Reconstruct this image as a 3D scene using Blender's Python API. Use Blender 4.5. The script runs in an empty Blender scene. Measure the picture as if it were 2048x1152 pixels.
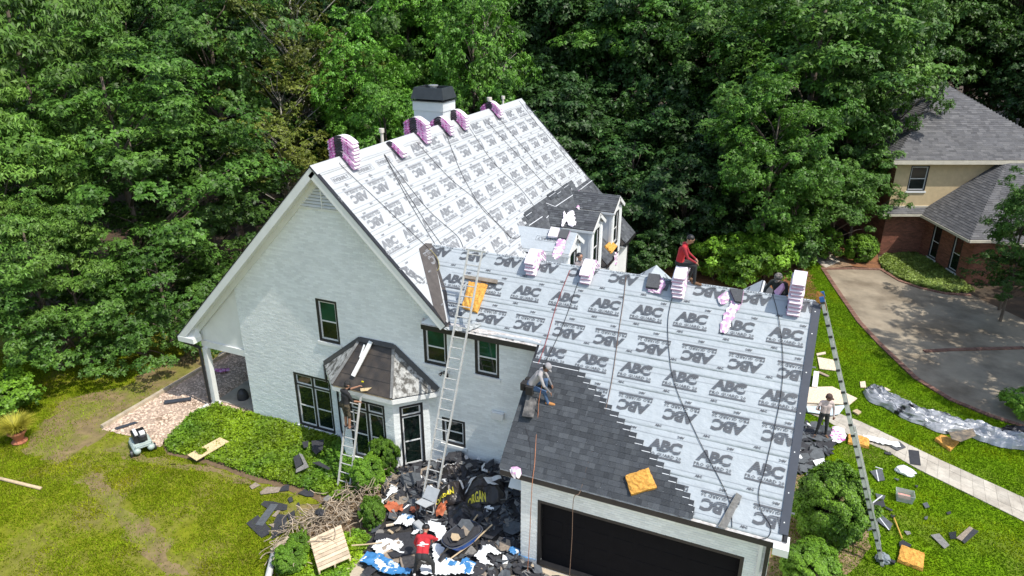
import bpy, bmesh, math, random
import numpy as np
from mathutils import Vector, Matrix, noise
from mathutils.geometry import tessellate_polygon
S = bpy.context.scene
COL = S.collection
random.seed(7); RNG = np.random.default_rng(7)
rad = math.radians
# ------------------------------------------------------------------ camera, sky, sun, exposure
CAM = Vector((13.785, -17.192, 14.705)); YAW, PITCH, FPX = .4057, -.3919, 1408.5
cd = bpy.data.cameras.new('camera'); cam = bpy.data.objects.new('camera', cd); COL.objects.link(cam)
cam.location = CAM; cam.rotation_euler = (math.pi/2+PITCH, 0, YAW)
cd.sensor_width = 36; cd.lens = 36*FPX/2048; cd.clip_start = .1; cd.clip_end = 600
S.camera = cam
SUN = Vector((.52, -.088, .85)).normalized()
w = bpy.data.worlds.new('World'); S.world = w; w.use_nodes = True
nt = w.node_tree; bg = nt.nodes['Background']
sk = nt.nodes.new('ShaderNodeTexSky'); sk.sky_type = 'NISHITA'; sk.sun_disc = False
sk.sun_elevation = math.asin(SUN.z); sk.sun_rotation = math.atan2(SUN.x, SUN.y)
sk.air_density = 1.3; sk.dust_density = 2.0; sk.altitude = 200
nt.links.new(sk.outputs[0], bg.inputs[0]); bg.inputs[1].default_value = .15
ld = bpy.data.lights.new('sun', 'SUN'); ld.energy = 3.5; ld.angle = rad(.53); ld.color = (1, .95, .87)
sun = bpy.data.objects.new('sun', ld); COL.objects.link(sun)
sun.rotation_euler = SUN.to_track_quat('Z', 'Y').to_euler(); sun.location = (30, -10, 50)
S.view_settings.view_transform = 'Standard'; S.view_settings.look = 'None'
S.view_settings.exposure = .42; S.view_settings.gamma = 1
S.render.engine = 'CYCLES'
try:
    S.cycles.max_bounces = 6; S.cycles.diffuse_bounces = 3; S.cycles.glossy_bounces = 2
    S.cycles.transmission_bounces = 4; S.cycles.transparent_max_bounces = 6
    S.cycles.use_denoising = True
except Exception: pass
# ------------------------------------------------------------------ survey helpers: a photo point to a point on a surface of the place
_F = Vector((-math.sin(YAW)*math.cos(PITCH), math.cos(YAW)*math.cos(PITCH), math.sin(PITCH)))
_R = Vector((math.cos(YAW), math.sin(YAW), 0)); _U = _R.cross(_F)
def ray(px, py): return _F + _R*((px-1024)/FPX) - _U*((py-576)/FPX)
def on_plane(px, py, n, d):
    n = Vector(n); r = ray(px, py); return CAM + r*((d-n.dot(CAM))/n.dot(r))
RZ, RX = 10.015, 0.0                    # main ridge
QW, YR, ZR = .8583, 1.770, 7.245        # wing slope, ridge y, ridge z
KW = math.sqrt(1+QW*QW); KM = math.sqrt(2)
def G(px, py, z=0.): return on_plane(px, py, (0, 0, 1), z)
def Yp(px, py, y): return on_plane(px, py, (0, 1, 0), y)
def Xp(px, py, x): return on_plane(px, py, (1, 0, 0), x)
def M(px, py, off=0.): return on_plane(px, py, (1, 0, 1), RZ+off*KM)
def Wp(px, py, off=0.): return on_plane(px, py, (0, -QW, 1), ZR-QW*YR+off*KW)
def at_depth(px, py, d): return CAM + ray(px, py)*d
NM = Vector((1, 0, 1)).normalized(); NW = Vector((0, -QW, 1)).normalized()
def m_pt(y, s, off=0.): return Vector((s/KM, y, RZ-s/KM)) + NM*off          # main slope: y along ridge, s down the slope
def w_pt(x, s, off=0.): return Vector((x, YR-s/KW, ZR-QW*s/KW)) + NW*off     # wing slope
# ------------------------------------------------------------------ mesh builder
class MB:
    def __init__(self): self.v = []; self.f = []; self.m = []
    def add(self, vs, fs, mi=0):
        b = len(self.v); self.v += [tuple(p) for p in vs]
        self.f += [tuple(b+i for i in f) for f in fs]; self.m += [mi]*len(fs)
    def box(self, c, s, rot=None, mi=0):
        c = Vector(c); hx, hy, hz = s[0]/2, s[1]/2, s[2]/2
        vs = [Vector((x, y, z)) for z in (-hz, hz) for y in (-hy, hy) for x in (-hx, hx)]
        if rot is not None: vs = [rot @ p for p in vs]
        self.add([c+p for p in vs], [(0, 2, 3, 1), (4, 5, 7, 6), (0, 1, 5, 4), (2, 6, 7, 3), (0, 4, 6, 2), (1, 3, 7, 5)], mi)
    def frame_box(self, O, u, v, n, a0, a1, b0, b1, c0, c1, mi=0):
        P = lambda a, b, c: O+u*a+v*b+n*c
        vs = [P(a, b, c) for c in (c0, c1) for b in (b0, b1) for a in (a0, a1)]
        self.add(vs, [(0, 2, 3, 1), (4, 5, 7, 6), (0, 1, 5, 4), (2, 6, 7, 3), (0, 4, 6, 2), (1, 3, 7, 5)], mi)
    def beam(self, p0, p1, wd, th, up=(0, 0, 1), mi=0):
        p0, p1 = Vector(p0), Vector(p1); d = (p1-p0); L = d.length; d.normalize()
        sd = d.cross(Vector(up)); sd.normalize(); u2 = sd.cross(d)
        self.frame_box(p0, d, sd, u2, 0, L, -wd/2, wd/2, -th/2, th/2, mi)
    def tube(self, pts, r, n=8, mi=0, cap=True):
        pts = [Vector(p) for p in pts]; N = len(pts)
        rs = r if isinstance(r, (list, tuple)) else [r]*N
        vs = []; ref = None
        for i, p in enumerate(pts):
            t = pts[min(i+1, N-1)]-pts[max(i-1, 0)]
            if t.length < 1e-9: t = Vector((0, 0, 1))
            t.normalize()
            if ref is None: ref = t.orthogonal().normalized()
            a = ref - t*ref.dot(t)
            if a.length < 1e-6: a = t.orthogonal()
            a.normalize(); ref = a; b = t.cross(a)
            vs += [p+(a*math.cos(2*math.pi*k/n)+b*math.sin(2*math.pi*k/n))*rs[i] for k in range(n)]
        fs = [(i*n+k, i*n+(k+1) % n, (i+1)*n+(k+1) % n, (i+1)*n+k) for i in range(N-1) for k in range(n)]
        if cap: fs += [tuple(range(n-1, -1, -1)), tuple((N-1)*n+k for k in range(n))]
        self.add(vs, fs, mi)
    def lathe(self, c, prof, n=16, mi=0, axis=None):
        c = Vector(c); vs = []
        q = Vector((0, 0, 1)).rotation_difference(Vector(axis)) if axis is not None else None
        for r, z in prof:
            for k in range(n):
                p = Vector((r*math.cos(2*math.pi*k/n), r*math.sin(2*math.pi*k/n), z))
                vs.append(c+(q @ p if q else p))
        N = len(prof)
        fs = [(i*n+k, i*n+(k+1) % n, (i+1)*n+(k+1) % n, (i+1)*n+k) for i in range(N-1) for k in range(n)]
        fs += [tuple(range(n-1, -1, -1)), tuple((N-1)*n+k for k in range(n))]
        self.add(vs, fs, mi)
    def ellipsoid(self, c, r, rot=None, nu=10, nv=7, mi=0):
        c = Vector(c); vs = []
        for j in range(nv+1):
            th = math.pi*j/nv
            for k in range(nu):
                p = Vector((r[0]*math.sin(th)*math.cos(2*math.pi*k/nu), r[1]*math.sin(th)*math.sin(2*math.pi*k/nu), r[2]*math.cos(th)))
                vs.append(c+(rot @ p if rot is not None else p))
        self.add(vs, [(j*nu+k, (j+1)*nu+k, (j+1)*nu+(k+1) % nu, j*nu+(k+1) % nu) for j in range(nv) for k in range(nu)], mi)
    def poly(self, loops, mi=0):
        """flat polygon, first loop outer, others holes"""
        loops = [[Vector(p) for p in l] for l in loops]
        allv = [p for l in loops for p in l]
        tris = tessellate_polygon(loops)
        a = allv; nn = Vector((0, 0, 0)); l = loops[0]
        for i in range(len(l)): nn += l[i].cross(l[(i+1) % len(l)])
        out = []
        for t in tris:
            n = (a[t[1]]-a[t[0]]).cross(a[t[2]]-a[t[0]])
            out.append(tuple(t) if n.dot(nn) >= 0 else (t[0], t[2], t[1]))
        self.add(allv, out, mi)
    def slab(self, outer, d, holes=(), mi=0):
        """polygon thickened by vector d (from the given face to face + d)"""
        d = Vector(d); outer = [Vector(p) for p in outer]; holes = [[Vector(p) for p in h] for h in holes]
        self.poly([outer]+holes, mi)
        self.poly([[p+d for p in reversed(outer)]]+[[p+d for p in h] for h in holes], mi)
        for l in [outer]+holes:
            n = len(l)
            self.add(l+[p+d for p in l], [(i, n+i, n+(i+1) % n, (i+1) % n) for i in range(n)], mi)
    def build(self, name, mats, parent=None, smooth=False, loc=None, fixn=True):
        me = bpy.data.meshes.new(name)
        off = Vector(loc) if loc is not None else Vector((0, 0, 0))
        me.from_pydata([Vector(p)-off for p in self.v] if loc is not None else self.v, [], self.f)
        ms = mats if isinstance(mats, (list, tuple)) else [mats]
        for m in ms: me.materials.append(m)
        if len(ms) > 1: me.polygons.foreach_set('material_index', self.m)
        if fixn:
            bm = bmesh.new(); bm.from_mesh(me); bmesh.ops.recalc_face_normals(bm, faces=bm.faces); bm.to_mesh(me); bm.free()
        if smooth: me.polygons.foreach_set('use_smooth', [True]*len(me.polygons))
        me.update()
        return link(name, me, parent, loc)
def link(name, me, parent=None, loc=None):
    o = bpy.data.objects.new(name, me); COL.objects.link(o)
    if loc is not None: o.location = loc
    if parent is not None: attach(o, parent)
    return o
def wpos(o):
    p = Vector((0, 0, 0))
    while o is not None: p += Vector(o.get('_at', (0, 0, 0))); o = o.parent
    return p
def attach(o, parent):
    o.parent = parent
    if parent.type == 'EMPTY': o.matrix_parent_inverse = Matrix.Translation(-Vector(parent.location))
def empty(name, loc=(0, 0, 0)):
    o = bpy.data.objects.new(name, None); COL.objects.link(o); o.location = loc; o.empty_display_size = .2; return o
def tag(o, label=None, cat=None, group=None, kind=None):
    if label: o['label'] = label
    if cat: o['category'] = cat
    if group: o['group'] = group
    if kind: o['kind'] = kind
    return o
def copy_tree(o, parent=None):
    c = o.copy(); COL.objects.link(c)
    if parent is not None: c.parent = parent
    for ch in o.children: copy_tree(ch, c)
    return c
def raw_mesh(name, V, Fc, mats, smooth=False, mi=None):
    """big numpy mesh: V (n,3), Fc (m,k) with one k"""
    me = bpy.data.meshes.new(name); V = np.asarray(V, np.float32); Fc = np.asarray(Fc, np.int32)
    k = Fc.shape[1]; me.vertices.add(len(V)); me.vertices.foreach_set('co', V.ravel())
    me.loops.add(Fc.size); me.loops.foreach_set('vertex_index', Fc.ravel())
    me.polygons.add(len(Fc)); me.polygons.foreach_set('loop_start', np.arange(0, Fc.size, k, dtype=np.int32))
    for m in (mats if isinstance(mats, (list, tuple)) else [mats]): me.materials.append(m)
    if mi is not None: me.polygons.foreach_set('material_index', np.asarray(mi, np.int32))
    if smooth: me.polygons.foreach_set('use_smooth', np.ones(len(Fc), bool))
    me.update(calc_edges=True); me.validate(); return me
# ------------------------------------------------------------------ materials
MATS = {}
def mat(name, col, rough=.7, var=.12, scale=3., bump=0., bscale=40., metal=0., spec=.5, col2=None, mixscale=None, lo=.4, hi=.6,
        rand=0., island=0., transl=0., stretch=(1, 1, 1), detail=6., alpha=1., sheen=0.):
    """noise-varied principled surface. col2 is a second colour in patches; rand: per-object tone; island: per-piece tone"""
    if name in MATS: return MATS[name]
    m = bpy.data.materials.new(name); m.use_nodes = True; MATS[name] = m
    t = m.node_tree; N = t.nodes; L = t.links; b = N['Principled BSDF']
    tc = N.new('ShaderNodeTexCoord'); mp = N.new('ShaderNodeMapping'); mp.inputs['Scale'].default_value = stretch
    L.new(tc.outputs['Object'], mp.inputs[0])
    def nz(sc, det=detail):
        n = N.new('ShaderNodeTexNoise'); n.inputs['Scale'].default_value = sc; n.inputs['Detail'].default_value = det
        n.inputs['Roughness'].default_value = .6; L.new(mp.outputs[0], n.inputs['Vector']); return n
    rgb = N.new('ShaderNodeRGB'); rgb.outputs[0].default_value = (*col, 1); cur = rgb.outputs[0]
    if col2 is not None:
        n2 = nz(mixscale or scale); r = N.new('ShaderNodeMapRange'); r.inputs[1].default_value = lo; r.inputs[2].default_value = hi
        L.new(n2.outputs[0], r.inputs[0])
        mx = N.new('ShaderNodeMixRGB'); mx.inputs[2].default_value = (*col2, 1); L.new(r.outputs[0], mx.inputs[0]); L.new(cur, mx.inputs[1]); cur = mx.outputs[0]
    def mulby(sock, amt):
        nonlocal cur
        r = N.new('ShaderNodeMapRange'); r.inputs[3].default_value = 1-amt; r.inputs[4].default_value = 1+amt; L.new(sock, r.inputs[0])
        mx = N.new('ShaderNodeVectorMath'); mx.operation = 'SCALE'; L.new(cur, mx.inputs[0]); L.new(r.outputs[0], mx.inputs['Scale']); cur = mx.outputs[0]
    if var:
        n1 = nz(scale); r0 = N.new('ShaderNodeMapRange'); r0.inputs[1].default_value = .3; r0.inputs[2].default_value = .7; L.new(n1.outputs[0], r0.inputs[0]); mulby(r0.outputs[0], var)
    if rand:
        oi = N.new('ShaderNodeObjectInfo'); mulby(oi.outputs['Random'], rand)
    if island:
        ge = N.new('ShaderNodeNewGeometry'); mulby(ge.outputs['Random Per Island'], island)
    L.new(cur, b.inputs['Base Color'])
    b.inputs['Roughness'].default_value = rough; b.inputs['Metallic'].default_value = metal
    b.inputs['Specular IOR Level'].default_value = spec
    if alpha < 1: b.inputs['Alpha'].default_value = alpha
    if bump:
        nb = nz(bscale, 4.); bp = N.new('ShaderNodeBump'); bp.inputs['Strength'].default_value = bump; bp.inputs['Distance'].default_value = .02
        L.new(nb.outputs[0], bp.inputs['Height']); L.new(bp.outputs[0], b.inputs['Normal'])
    if transl:
        tr = N.new('ShaderNodeBsdfTranslucent'); L.new(cur, tr.inputs['Color']); ms = N.new('ShaderNodeMixShader'); ms.inputs[0].default_value = transl
        out = N['Material Output']; L.new(b.outputs[0], ms.inputs[1]); L.new(tr.outputs[0], ms.inputs[2]); L.new(ms.outputs[0], out.inputs[0])
    return m
mWB = mat('white_painted_brick', (.80, .825, .81), .7, .07, .6, 0, 60, island=.08)
mWT = mat('white_trim', (.78, .79, .77), .5, .05, 2, .05, 30)
mBK = mat('black_trim', (.018, .018, .02), .45, .2, 6)
mGL = mat('window_glass', (.006, .014, .011), .05, .6, 1.6, spec=.6); mGLG = mat('green_lit_glass', (.008, .06, .036), .06, .5, 1.6, spec=.5)  # green-lit look of the upper panes is put into the glass colour
mSASH = mat('white_sash', (.72, .73, .72), .4, .04, 3)
mUW = mat('underlayment_grey', (.41, .45, .475), .45, .08, 2.5, .9, 5, stretch=(1, 1.6, 1.6), spec=.45)
mUM = mat('underlayment_white', (.46, .478, .487), .55, .05, 2.5, .4, 5, stretch=(1.6, 1, 1.6), spec=.35)
mINK = mat('printed_ink', (.10, .105, .115), .55, .15, 5); mINKM = mat('pale_printed_ink', (.22, .225, .235), .55, .15, 5)
mSH = mat('charcoal_shingle', (.058, .064, .072), .9, .25, 60, .6, 220, rand=.15, island=.2, spec=.2)
mSHD = mat('charcoal_shingle_courses', (.075, .08, .088), .9, .25, 40, .5, 200, island=.28, spec=.2)
mFELT = mat('brown_felt', (.085, .075, .07), .85, .2, 5, .4, 40)
mSTRIP = mat('white_sealant_strip', (.62, .64, .66), .6, .1, 8)
mWD = mat('bare_wood', (.52, .40, .25), .75, .2, 6, .2, 40, stretch=(1, 1, 4))
mOSB = mat('osb_board', (.62, .45, .22), .8, .22, 18, .3, 40, col2=(.72, .58, .36), mixscale=30)
mOSBP = mat('pale_sheathing', (.66, .52, .36), .8, .15, 10, .2, 40, col2=(.74, .63, .5), mixscale=20)
mFOAM = mat('yellow_foam', (.66, .34, .07), .95, .3, 14, 1., 22, col2=(.45, .2, .035), mixscale=16, lo=.52, hi=.66)
mAL = mat('aluminium', (.52, .52, .50), .5, .12, 8, metal=.15)
mCON = mat('concrete', (.42, .38, .32), .85, .18, 1.6, .3, 60, col2=(.3, .28, .24), mixscale=.9)
mMET = mat('dark_metal', (.05, .05, .055), .5, .2, 5, metal=.4)
# ------------------------------------------------------------------ the white house under a new roof
UX, UY, UZ = Vector((1, 0, 0)), Vector((0, 1, 0)), Vector((0, 0, 1))
house = tag(empty('house', (0, 0, 0)), 'white painted brick house with steep gable and roof covered in printed underlayment', 'house')
LAP = .20    # deck thickness
def bricks(mb, O, u, n, rows, holes=(), z0=0., bh=.072, bl=.215, proud=.007, j=.011):
    """courses of bricks; rows(z) -> (a0,a1) extent along u at height z; holes = rectangles (a0,z0,a1,z1)"""
    k = 0; z = z0
    while True:
        ext = rows(z+bh/2)
        if ext is None: break
        ivs = [ext]
        for h in holes:
            if h[1]-.01 < z+bh/2 < h[3]+.01:
                nv = []
                for a, b in ivs:
                    if h[0] > a: nv.append((a, min(b, h[0])))
                    if h[2] < b: nv.append((max(a, h[2]), b))
                ivs = [q for q in nv if q[1]-q[0] > .02]
        for a, b in ivs:
            x = math.floor(a/bl)*bl + (bl/2 if k % 2 else 0)-bl
            while x < b:
                x0, x1 = max(a, x+j/2), min(b, x+bl-j/2)
                if x1-x0 > .03:
                    p = proud*random.uniform(.7, 1.25)
                    P = lambda aa, zz, c: O+u*aa+UZ*zz+n*c
                    q = random.uniform(-.0012, .0004)
                    vs = [P(x0, z, -.01), P(x1, z, -.01), P(x1, z+bh-j, -.01), P(x0, z+bh-j, -.01),
                          P(x0, z, p+q), P(x1, z, p), P(x1, z+bh-j, p-q), P(x0, z+bh-j, p)]
                    mb.add(vs, [(4, 5, 6, 7), (0, 1, 5, 4), (3, 7, 6, 2), (0, 4, 7, 3), (1, 2, 6, 5)])
                x += bl
        z += bh; k += 1
# window openings: x0, z0, x1, z1 in the gable wall plane y = 0
WINS = {'up': (-.73, 3.88, .12, 5.45), 'big': (-2.1, .16, -.5, 2.36), 'w1': (3.36, 3.9, 4.2, 5.17), 'w2': (5.16, 3.9, 5.98, 5.17),
        'low': (3.9, 1.02, 4.75, 2.02), 'tiny': (6.75, .95, 7.25, 2.05)}
def rect(O, u, h): return [O+u*h[0]+UZ*h[1], O+u*h[2]+UZ*h[1], O+u*h[2]+UZ*h[3], O+u*h[0]+UZ*h[3]]
O0 = Vector((0, 0, 0))
# gable wall with its window openings
gw = MB()
outer = [(-4.26, 0, 0), (7.93, 0, 0), (7.93, 0, 3.2), (7.3, 0, 3.25), (7.3, 0, 5.42), (4.43, 0, 5.42), (0, 0, 9.74), (-4.26, 0, 5.52)]
gw.slab(outer, (0, .22, 0), [rect(O0, UX, h) for h in WINS.values()])
gw.build('wall', mWB, house)
mb = MB()
def rows_g(z):
    if z > 9.5: return None
    a = -4.26 if z < 5.5 else -(9.74-z)
    b = 7.93 if z < 3.2 else (7.3 if z < 5.42 else 9.74-z)
    return (a, b-.02)
BAYHOLE = (-.3, 0, 3.45, 2.9)
bricks(mb, O0, UX, -UY, rows_g, list(WINS.values())+[BAYHOLE])
tag(mb.build('brick_face', mWB, house), kind='stuff')
# plain walls of the rest of the body
mb = MB()
mb.slab([(-4.26, .22, 0), (-4.26, 16, 0), (-4.26, 16, 5.5), (-4.26, .22, 5.5)], (.2, 0, 0)); mb.build('side_wall', mWB, house)
mb = MB(); mb.slab([(-6.1, 16, 0), (5.9, 16, 0), (5.9, 16, 3.9), (0, 16, 9.7), (-6.1, 16, 3.6)], (0, -.2, 0)); mb.build('rear_wall', mWB, house)
mb = MB(); mb.slab([(5.9, 15.99, 0), (5.9, 6.6, 0), (5.9, 6.6, 3.8), (5.9, 15.99, 3.8)], (-.2, 0, 0)); mb.build('side_wall', mWB, house)
# windows -----------------------------------------------------------------
def ring(mb, O, u, n, a0, z0, a1, z1, wd, c0, c1):
    f = lambda *q: mb.frame_box(O, u, UZ, n, *q)
    f(a0, a1, z0, z0+wd, c0, c1); f(a0, a1, z1-wd, z1, c0, c1)
    f(a0, a0+wd, z0+wd, z1-wd, c0, c1); f(a1-wd, a1, z0+wd, z1-wd, c0, c1)
def window(O, u, n, h, units=1, transom=0, bw=.075, sill=True, green=False, parent=None, depth=.13):
    """black cased opening; each unit a double-hung sash with a mid rail, optional transom light above"""
    a0, z0, a1, z1 = h; O = Vector(O); mb = MB()
    ring(mb, O, u, n, a0, z0, a1, z1, bw, -depth, .004)
    W = (a1-a0-2*bw-(units-1)*.07)/units
    zt = z1-bw-(transom if transom else 0)
    for i in range(1, units):
        x = a0+bw+i*W+(i-1)*.07; mb.frame_box(O, u, UZ, n, x, x+.07, z0+bw, z1-bw, -depth, -.02)
    if transom: 
        for i in range(units):
            x = a0+bw+i*(W+.07); mb.frame_box(O, u, UZ, n, x, x+W, zt-.05, zt, -depth, -.02)
    fr = mb.build('window', mBK, parent or house)
    for i in range(units):
        x = a0+bw+i*(W+.07); top = zt-.05 if transom else zt
        s = MB(); g = MB()
        ring(s, O, u, n, x+.002, z0+bw+.002, x+W-.002, top-.002, .05, -.085, -.045)
        zm = z0+bw+(top-z0-bw)*.48
        s.frame_box(O, u, UZ, n, x+.052, x+W-.052, zm-.022, zm+.022, -.08, -.05)
        s.build('sash', mSASH, fr)
        g.frame_box(O, u, UZ, n, x+.05, x+W-.05, z0+bw+.05, zm-.022, -.072, -.066); g.build('pane', mGL, fr)
        g = MB(); g.frame_box(O, u, UZ, n, x+.05, x+W-.05, zm+.022, top-.05, -.072, -.066); g.build('pane', mGLG if green else mGL, fr); g = MB()
        if transom:
            s = MB(); g = MB()
            ring(s, O, u, n, x+.002, zt+.002, x+W-.002, z1-bw-.002, .045, -.085, -.045); s.build('sash', mSASH, fr)
            g.frame_box(O, u, UZ, n, x+.045, x+W-.045, zt+.045, z1-bw-.045, -.072, -.066); g.build('pane', mGL, fr)
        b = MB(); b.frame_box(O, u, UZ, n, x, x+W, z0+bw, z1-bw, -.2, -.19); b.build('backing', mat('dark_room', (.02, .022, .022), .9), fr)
    if sill:
        s = MB(); s.frame_box(O, u, UZ, n, a0-.06, a1+.06, z0-.11, z0-.003, -.05, .055); s.build('sill', mWT, fr)
    return fr
window(O0, UX, -UY, WINS['up'], green=True); window(O0, UX, -UY, WINS['big'], 2, .38); window(O0, UX, -UY, WINS['w1'], green=True); window(O0, UX, -UY, WINS['w2'], green=True)
window(O0, UX, -UY, WINS['low']); window(O0, UX, -UY, WINS['tiny'])
# bay ---------------------------------------------------------------------
BY = -.85; bA, bB, bC, bD = Vector((-.3, 0, 0)), Vector((.55, BY, 0)), Vector((2.6, BY, 0)), Vector((3.45, 0, 0))
def bayface(p, q, holes, name='bay_wall'):
    u = (q-p).normalized(); L = (q-p).length; n = Vector((u.y, -u.x, 0)); mb = MB()
    mb.slab([p, q, q+UZ*2.85, p+UZ*2.85], -n*.15, [rect(p, u, h) for h in holes]); o = mb.build(name, mWB, house)
    b = MB(); bricks(b, p, u, n, lambda z: (0, L) if z < 2.8 else None, holes); tag(b.build('bay_brick_face', mWB, house), kind='stuff')
    return u, n
fh = (.33, .2, 1.72, 2.5)
u1, n1 = bayface(bB, bC, [fh]); window(bB, u1, n1, fh, 2, .32)
rh = (.2, .12, .98, 2.5)
u2, n2 = bayface(bC, bD, [rh]); window(bC, u2, n2, rh, 1, .32, sill=False)
lh = (.2, .5, 1.0, 2.5)
u3, n3 = bayface(bA, bB, [lh]); window(bA, u3, n3, lh, 1, .32)
ev = [Vector((-.62, -.02, 2.98)), Vector((.44, -1.05, 2.98)), Vector((2.73, -1.05, 2.98)), Vector((3.84, -.02, 2.98))]
tp = [Vector((.95, -.02, 4.22)), Vector((2.25, -.02, 4.22))]
mOLD = mat('weathered_felt', (.075, .06, .048), .5, .4, 7, .5, 60, col2=(.035, .03, .027), mixscale=3.5)
mPEEL = mat('peeling_white_felt', (.42, .42, .40), .85, .35, 9, .6, 50, col2=(.10, .095, .085), mixscale=6, lo=.45, hi=.58, stretch=(1, 1, .5))
for pts, mm in (([ev[0], ev[1], tp[0]], mPEEL), ([ev[1], ev[2], tp[1], tp[0]], mOLD), ([ev[2], ev[3], tp[1]], mPEEL)):
    nn = (pts[1]-pts[0]).cross(pts[2]-pts[0]).normalized()
    b = MB(); b.slab([p+nn*.03 for p in pts], -nn*.06); b.build('bay_roof', mm, house)
b = MB()      # felt laps on the bay: three staggered courses on the front face
for t in (.28, .52, .76):
    a = ev[1].lerp(tp[0], t); c = ev[2].lerp(tp[1], t); nn = Vector((0, -.77, .63))
    b.beam(a+nn*.035+Vector((.03, 0, 0)), c+nn*.035-Vector((.03, 0, 0)), .012, .012, nn)
b.build('felt_lap', mat('black_felt', (.03, .03, .03), .9, .2, 8), house)
for p, q in ((ev[1], tp[0]), (ev[2], tp[1])):
    b = MB(); b.beam(p+Vector((0, -.03, .05)), q+Vector((0, -.03, .05)), .1, .015, (0, -.7, .7))
    b.build('hip_strip', mat('grey_felt_strip', (.2, .2, .195), .85, .3, 6), house)
b = MB()      # dark flashing where the bay roof meets the wall
up = Vector((0, -.5, .85))
for p, q in ((ev[0], tp[0]), (tp[0], tp[1]), (tp[1], ev[3])):
    b.beam(p+Vector((0, -.05, .07)), q+Vector((0, -.05, .07)), .16, .03, (0, -.75, .6))
b.build('flashing', mat('dark_flashing', (.06, .058, .056), .6, .2, 4), house)
b = MB()
for p, q in ((ev[0], ev[1]), (ev[1], ev[2]), (ev[2], ev[3])):
    d = (q-p).normalized(); n = Vector((d.y, -d.x, 0))
    b.frame_box(p, d, UZ, n, 0, (q-p).length, -.2, -.045, -.10, .02)
b.build('bay_fascia', mWT, house)
b = MB()
for p, q in ((ev[0], ev[1]), (ev[1], ev[2])):
    d = (q-p).normalized(); n = Vector((d.y, -d.x, 0)); b.frame_box(p, d, UZ, n, .05, (q-p).length-.02, -.04, -.012, -.02, .022)
b.build('eave_lath', mWD, house)
b = MB(); b.slab([Vector((-.6, -.01, 2.79)), Vector((.44, -1.03, 2.79)), Vector((2.73, -1.03, 2.79)), Vector((3.8, -.01, 2.79))], (0, 0, .03)); b.build('bay_soffit', mWT, house)
b = MB(); e0 = ev[0]; d = (ev[1]-ev[0]).normalized(); b.frame_box(e0, d, UZ, Vector((d.y, -d.x, 0)), -.05, .25, -.55, -.02, .0, .06); b.build('gutter', mBK, house)
# main roof -----------------------------------------------------------------
YF, YB, XE, XL = -.42, 16.09, 6.17, -6.96
vs_f = (YR+.32)/KW*0  # (kept simple: valley lines come from the two roof planes)
def vx(y): return RX+(RZ-ZR)+QW*abs(YR-y)
b = MB()
DORM = [(7.15, 6.45), (10.2, 6.45), (13.35, 6.38)]; DW = .8; XD = 5.88
pr = [(0, YF), (4.43, YF), (vx(-.3), -.3), (vx(YR), YR), (XD, 5.4), (XD, DORM[0][0]+DW)]
for i, (y, z) in enumerate(DORM):
    pr += [(XE, y+DW), (XE, DORM[i+1][0]-DW), (XD, DORM[i+1][0]-DW), (XD, DORM[i+1][0]+DW)] if i < 2 else [(XE, y+DW), (XE, YB), (0, YB)]
b.slab([m_pt(y, x*KM) for x, y in pr], -NM*LAP); b.build('roof', mFELT, house); roof_main = COL.objects['roof']
NL = Vector((-1, 0, 1)).normalized()
b = MB(); b.slab([(0, YF, RZ), (0, YB, RZ), (XL, YB, RZ+XL), (XL, YF, RZ+XL)], -NL*LAP); b.build('roof', mUM, house)
# rake boards, soffits, drip edges
def rake(p, q, dn, dep=.26, y0=YF-.02, y1=YF+.03, nm='rake_board', mm=None):
    p, q, dn = Vector(p), Vector(q), Vector(dn); d = (q-p).normalized(); b = MB()
    b.frame_box(p, d, dn, UY, 0, (q-p).length, .02, dep, y0-p.y, y1-p.y); return b.build(nm, mm or mWT, house)
rake((.1, 0, RZ-.1), (4.42, 0, RZ-4.42), -NM); rake((-.02, 0, RZ-.02), (XL, 0, RZ+XL), -NL)
b = MB()
b.frame_box(Vector((.0, YF, RZ)), Vector((1, 0, -1)).normalized(), NM, UY, 0, 4.43*KM, .001, .016, -.035, .12); b.build('drip_edge', mBK, house)
b = MB(); b.frame_box(Vector((0, YF, RZ)), Vector((-1, 0, -1)).normalized(), NL, UY, .02, -XL*KM, .001, .016, -.035, .06); b.build('drip_edge', mBK, house)
for sx, nn, ln in ((1, NM, 4.3), (-1, NL, 6.9)):
    b = MB(); b.frame_box(Vector((0, 0, RZ)), Vector((sx, 0, -1)).normalized(), -nn, UY, .3, ln*KM, LAP+.01, LAP+.03, YF+.03, -.01); b.build('soffit', mWT, house)
    b = MB(); b.frame_box(Vector((0, 0, RZ)), Vector((sx, 0, -1)).normalized(), -nn, UY, .3, ln*KM, LAP+.03, LAP+.2, -.05, -.012); b.build('frieze', mWT, house)
# far rake (dark metal edge)
b = MB(); b.frame_box(Vector((0, YB, RZ)), Vector((1, 0, -1)).normalized(), NM, UY, 0, XE*KM, -.2, .016, -.09, .03); b.build('drip_edge', mBK, house)
for a, c in ((DORM[0][0]+DW, DORM[1][0]-DW), (DORM[1][0]+DW, DORM[2][0]-DW), (DORM[2][0]+DW, YB)):
    b = MB(); b.frame_box(Vector((XE, 0, RZ-XE)), UY, UZ, UX, a, c, -.17, -.02, -.02, .05); b.build('gutter', mBK, house)
    b = MB(); b.slab([(XD, a, RZ-XE-.2), (XE, a, RZ-XE-.2), (XE, c, RZ-XE-.2), (XD, c, RZ-XE-.2)], (0, 0, .02)); b.build('soffit', mWT, house)
b = MB(); b.frame_box(Vector((XL, 0, RZ+XL)), UY, UZ, -UX, YF, YB, -.2, -.02, -.02, .12); b.build('gutter', mBK, house)
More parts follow.
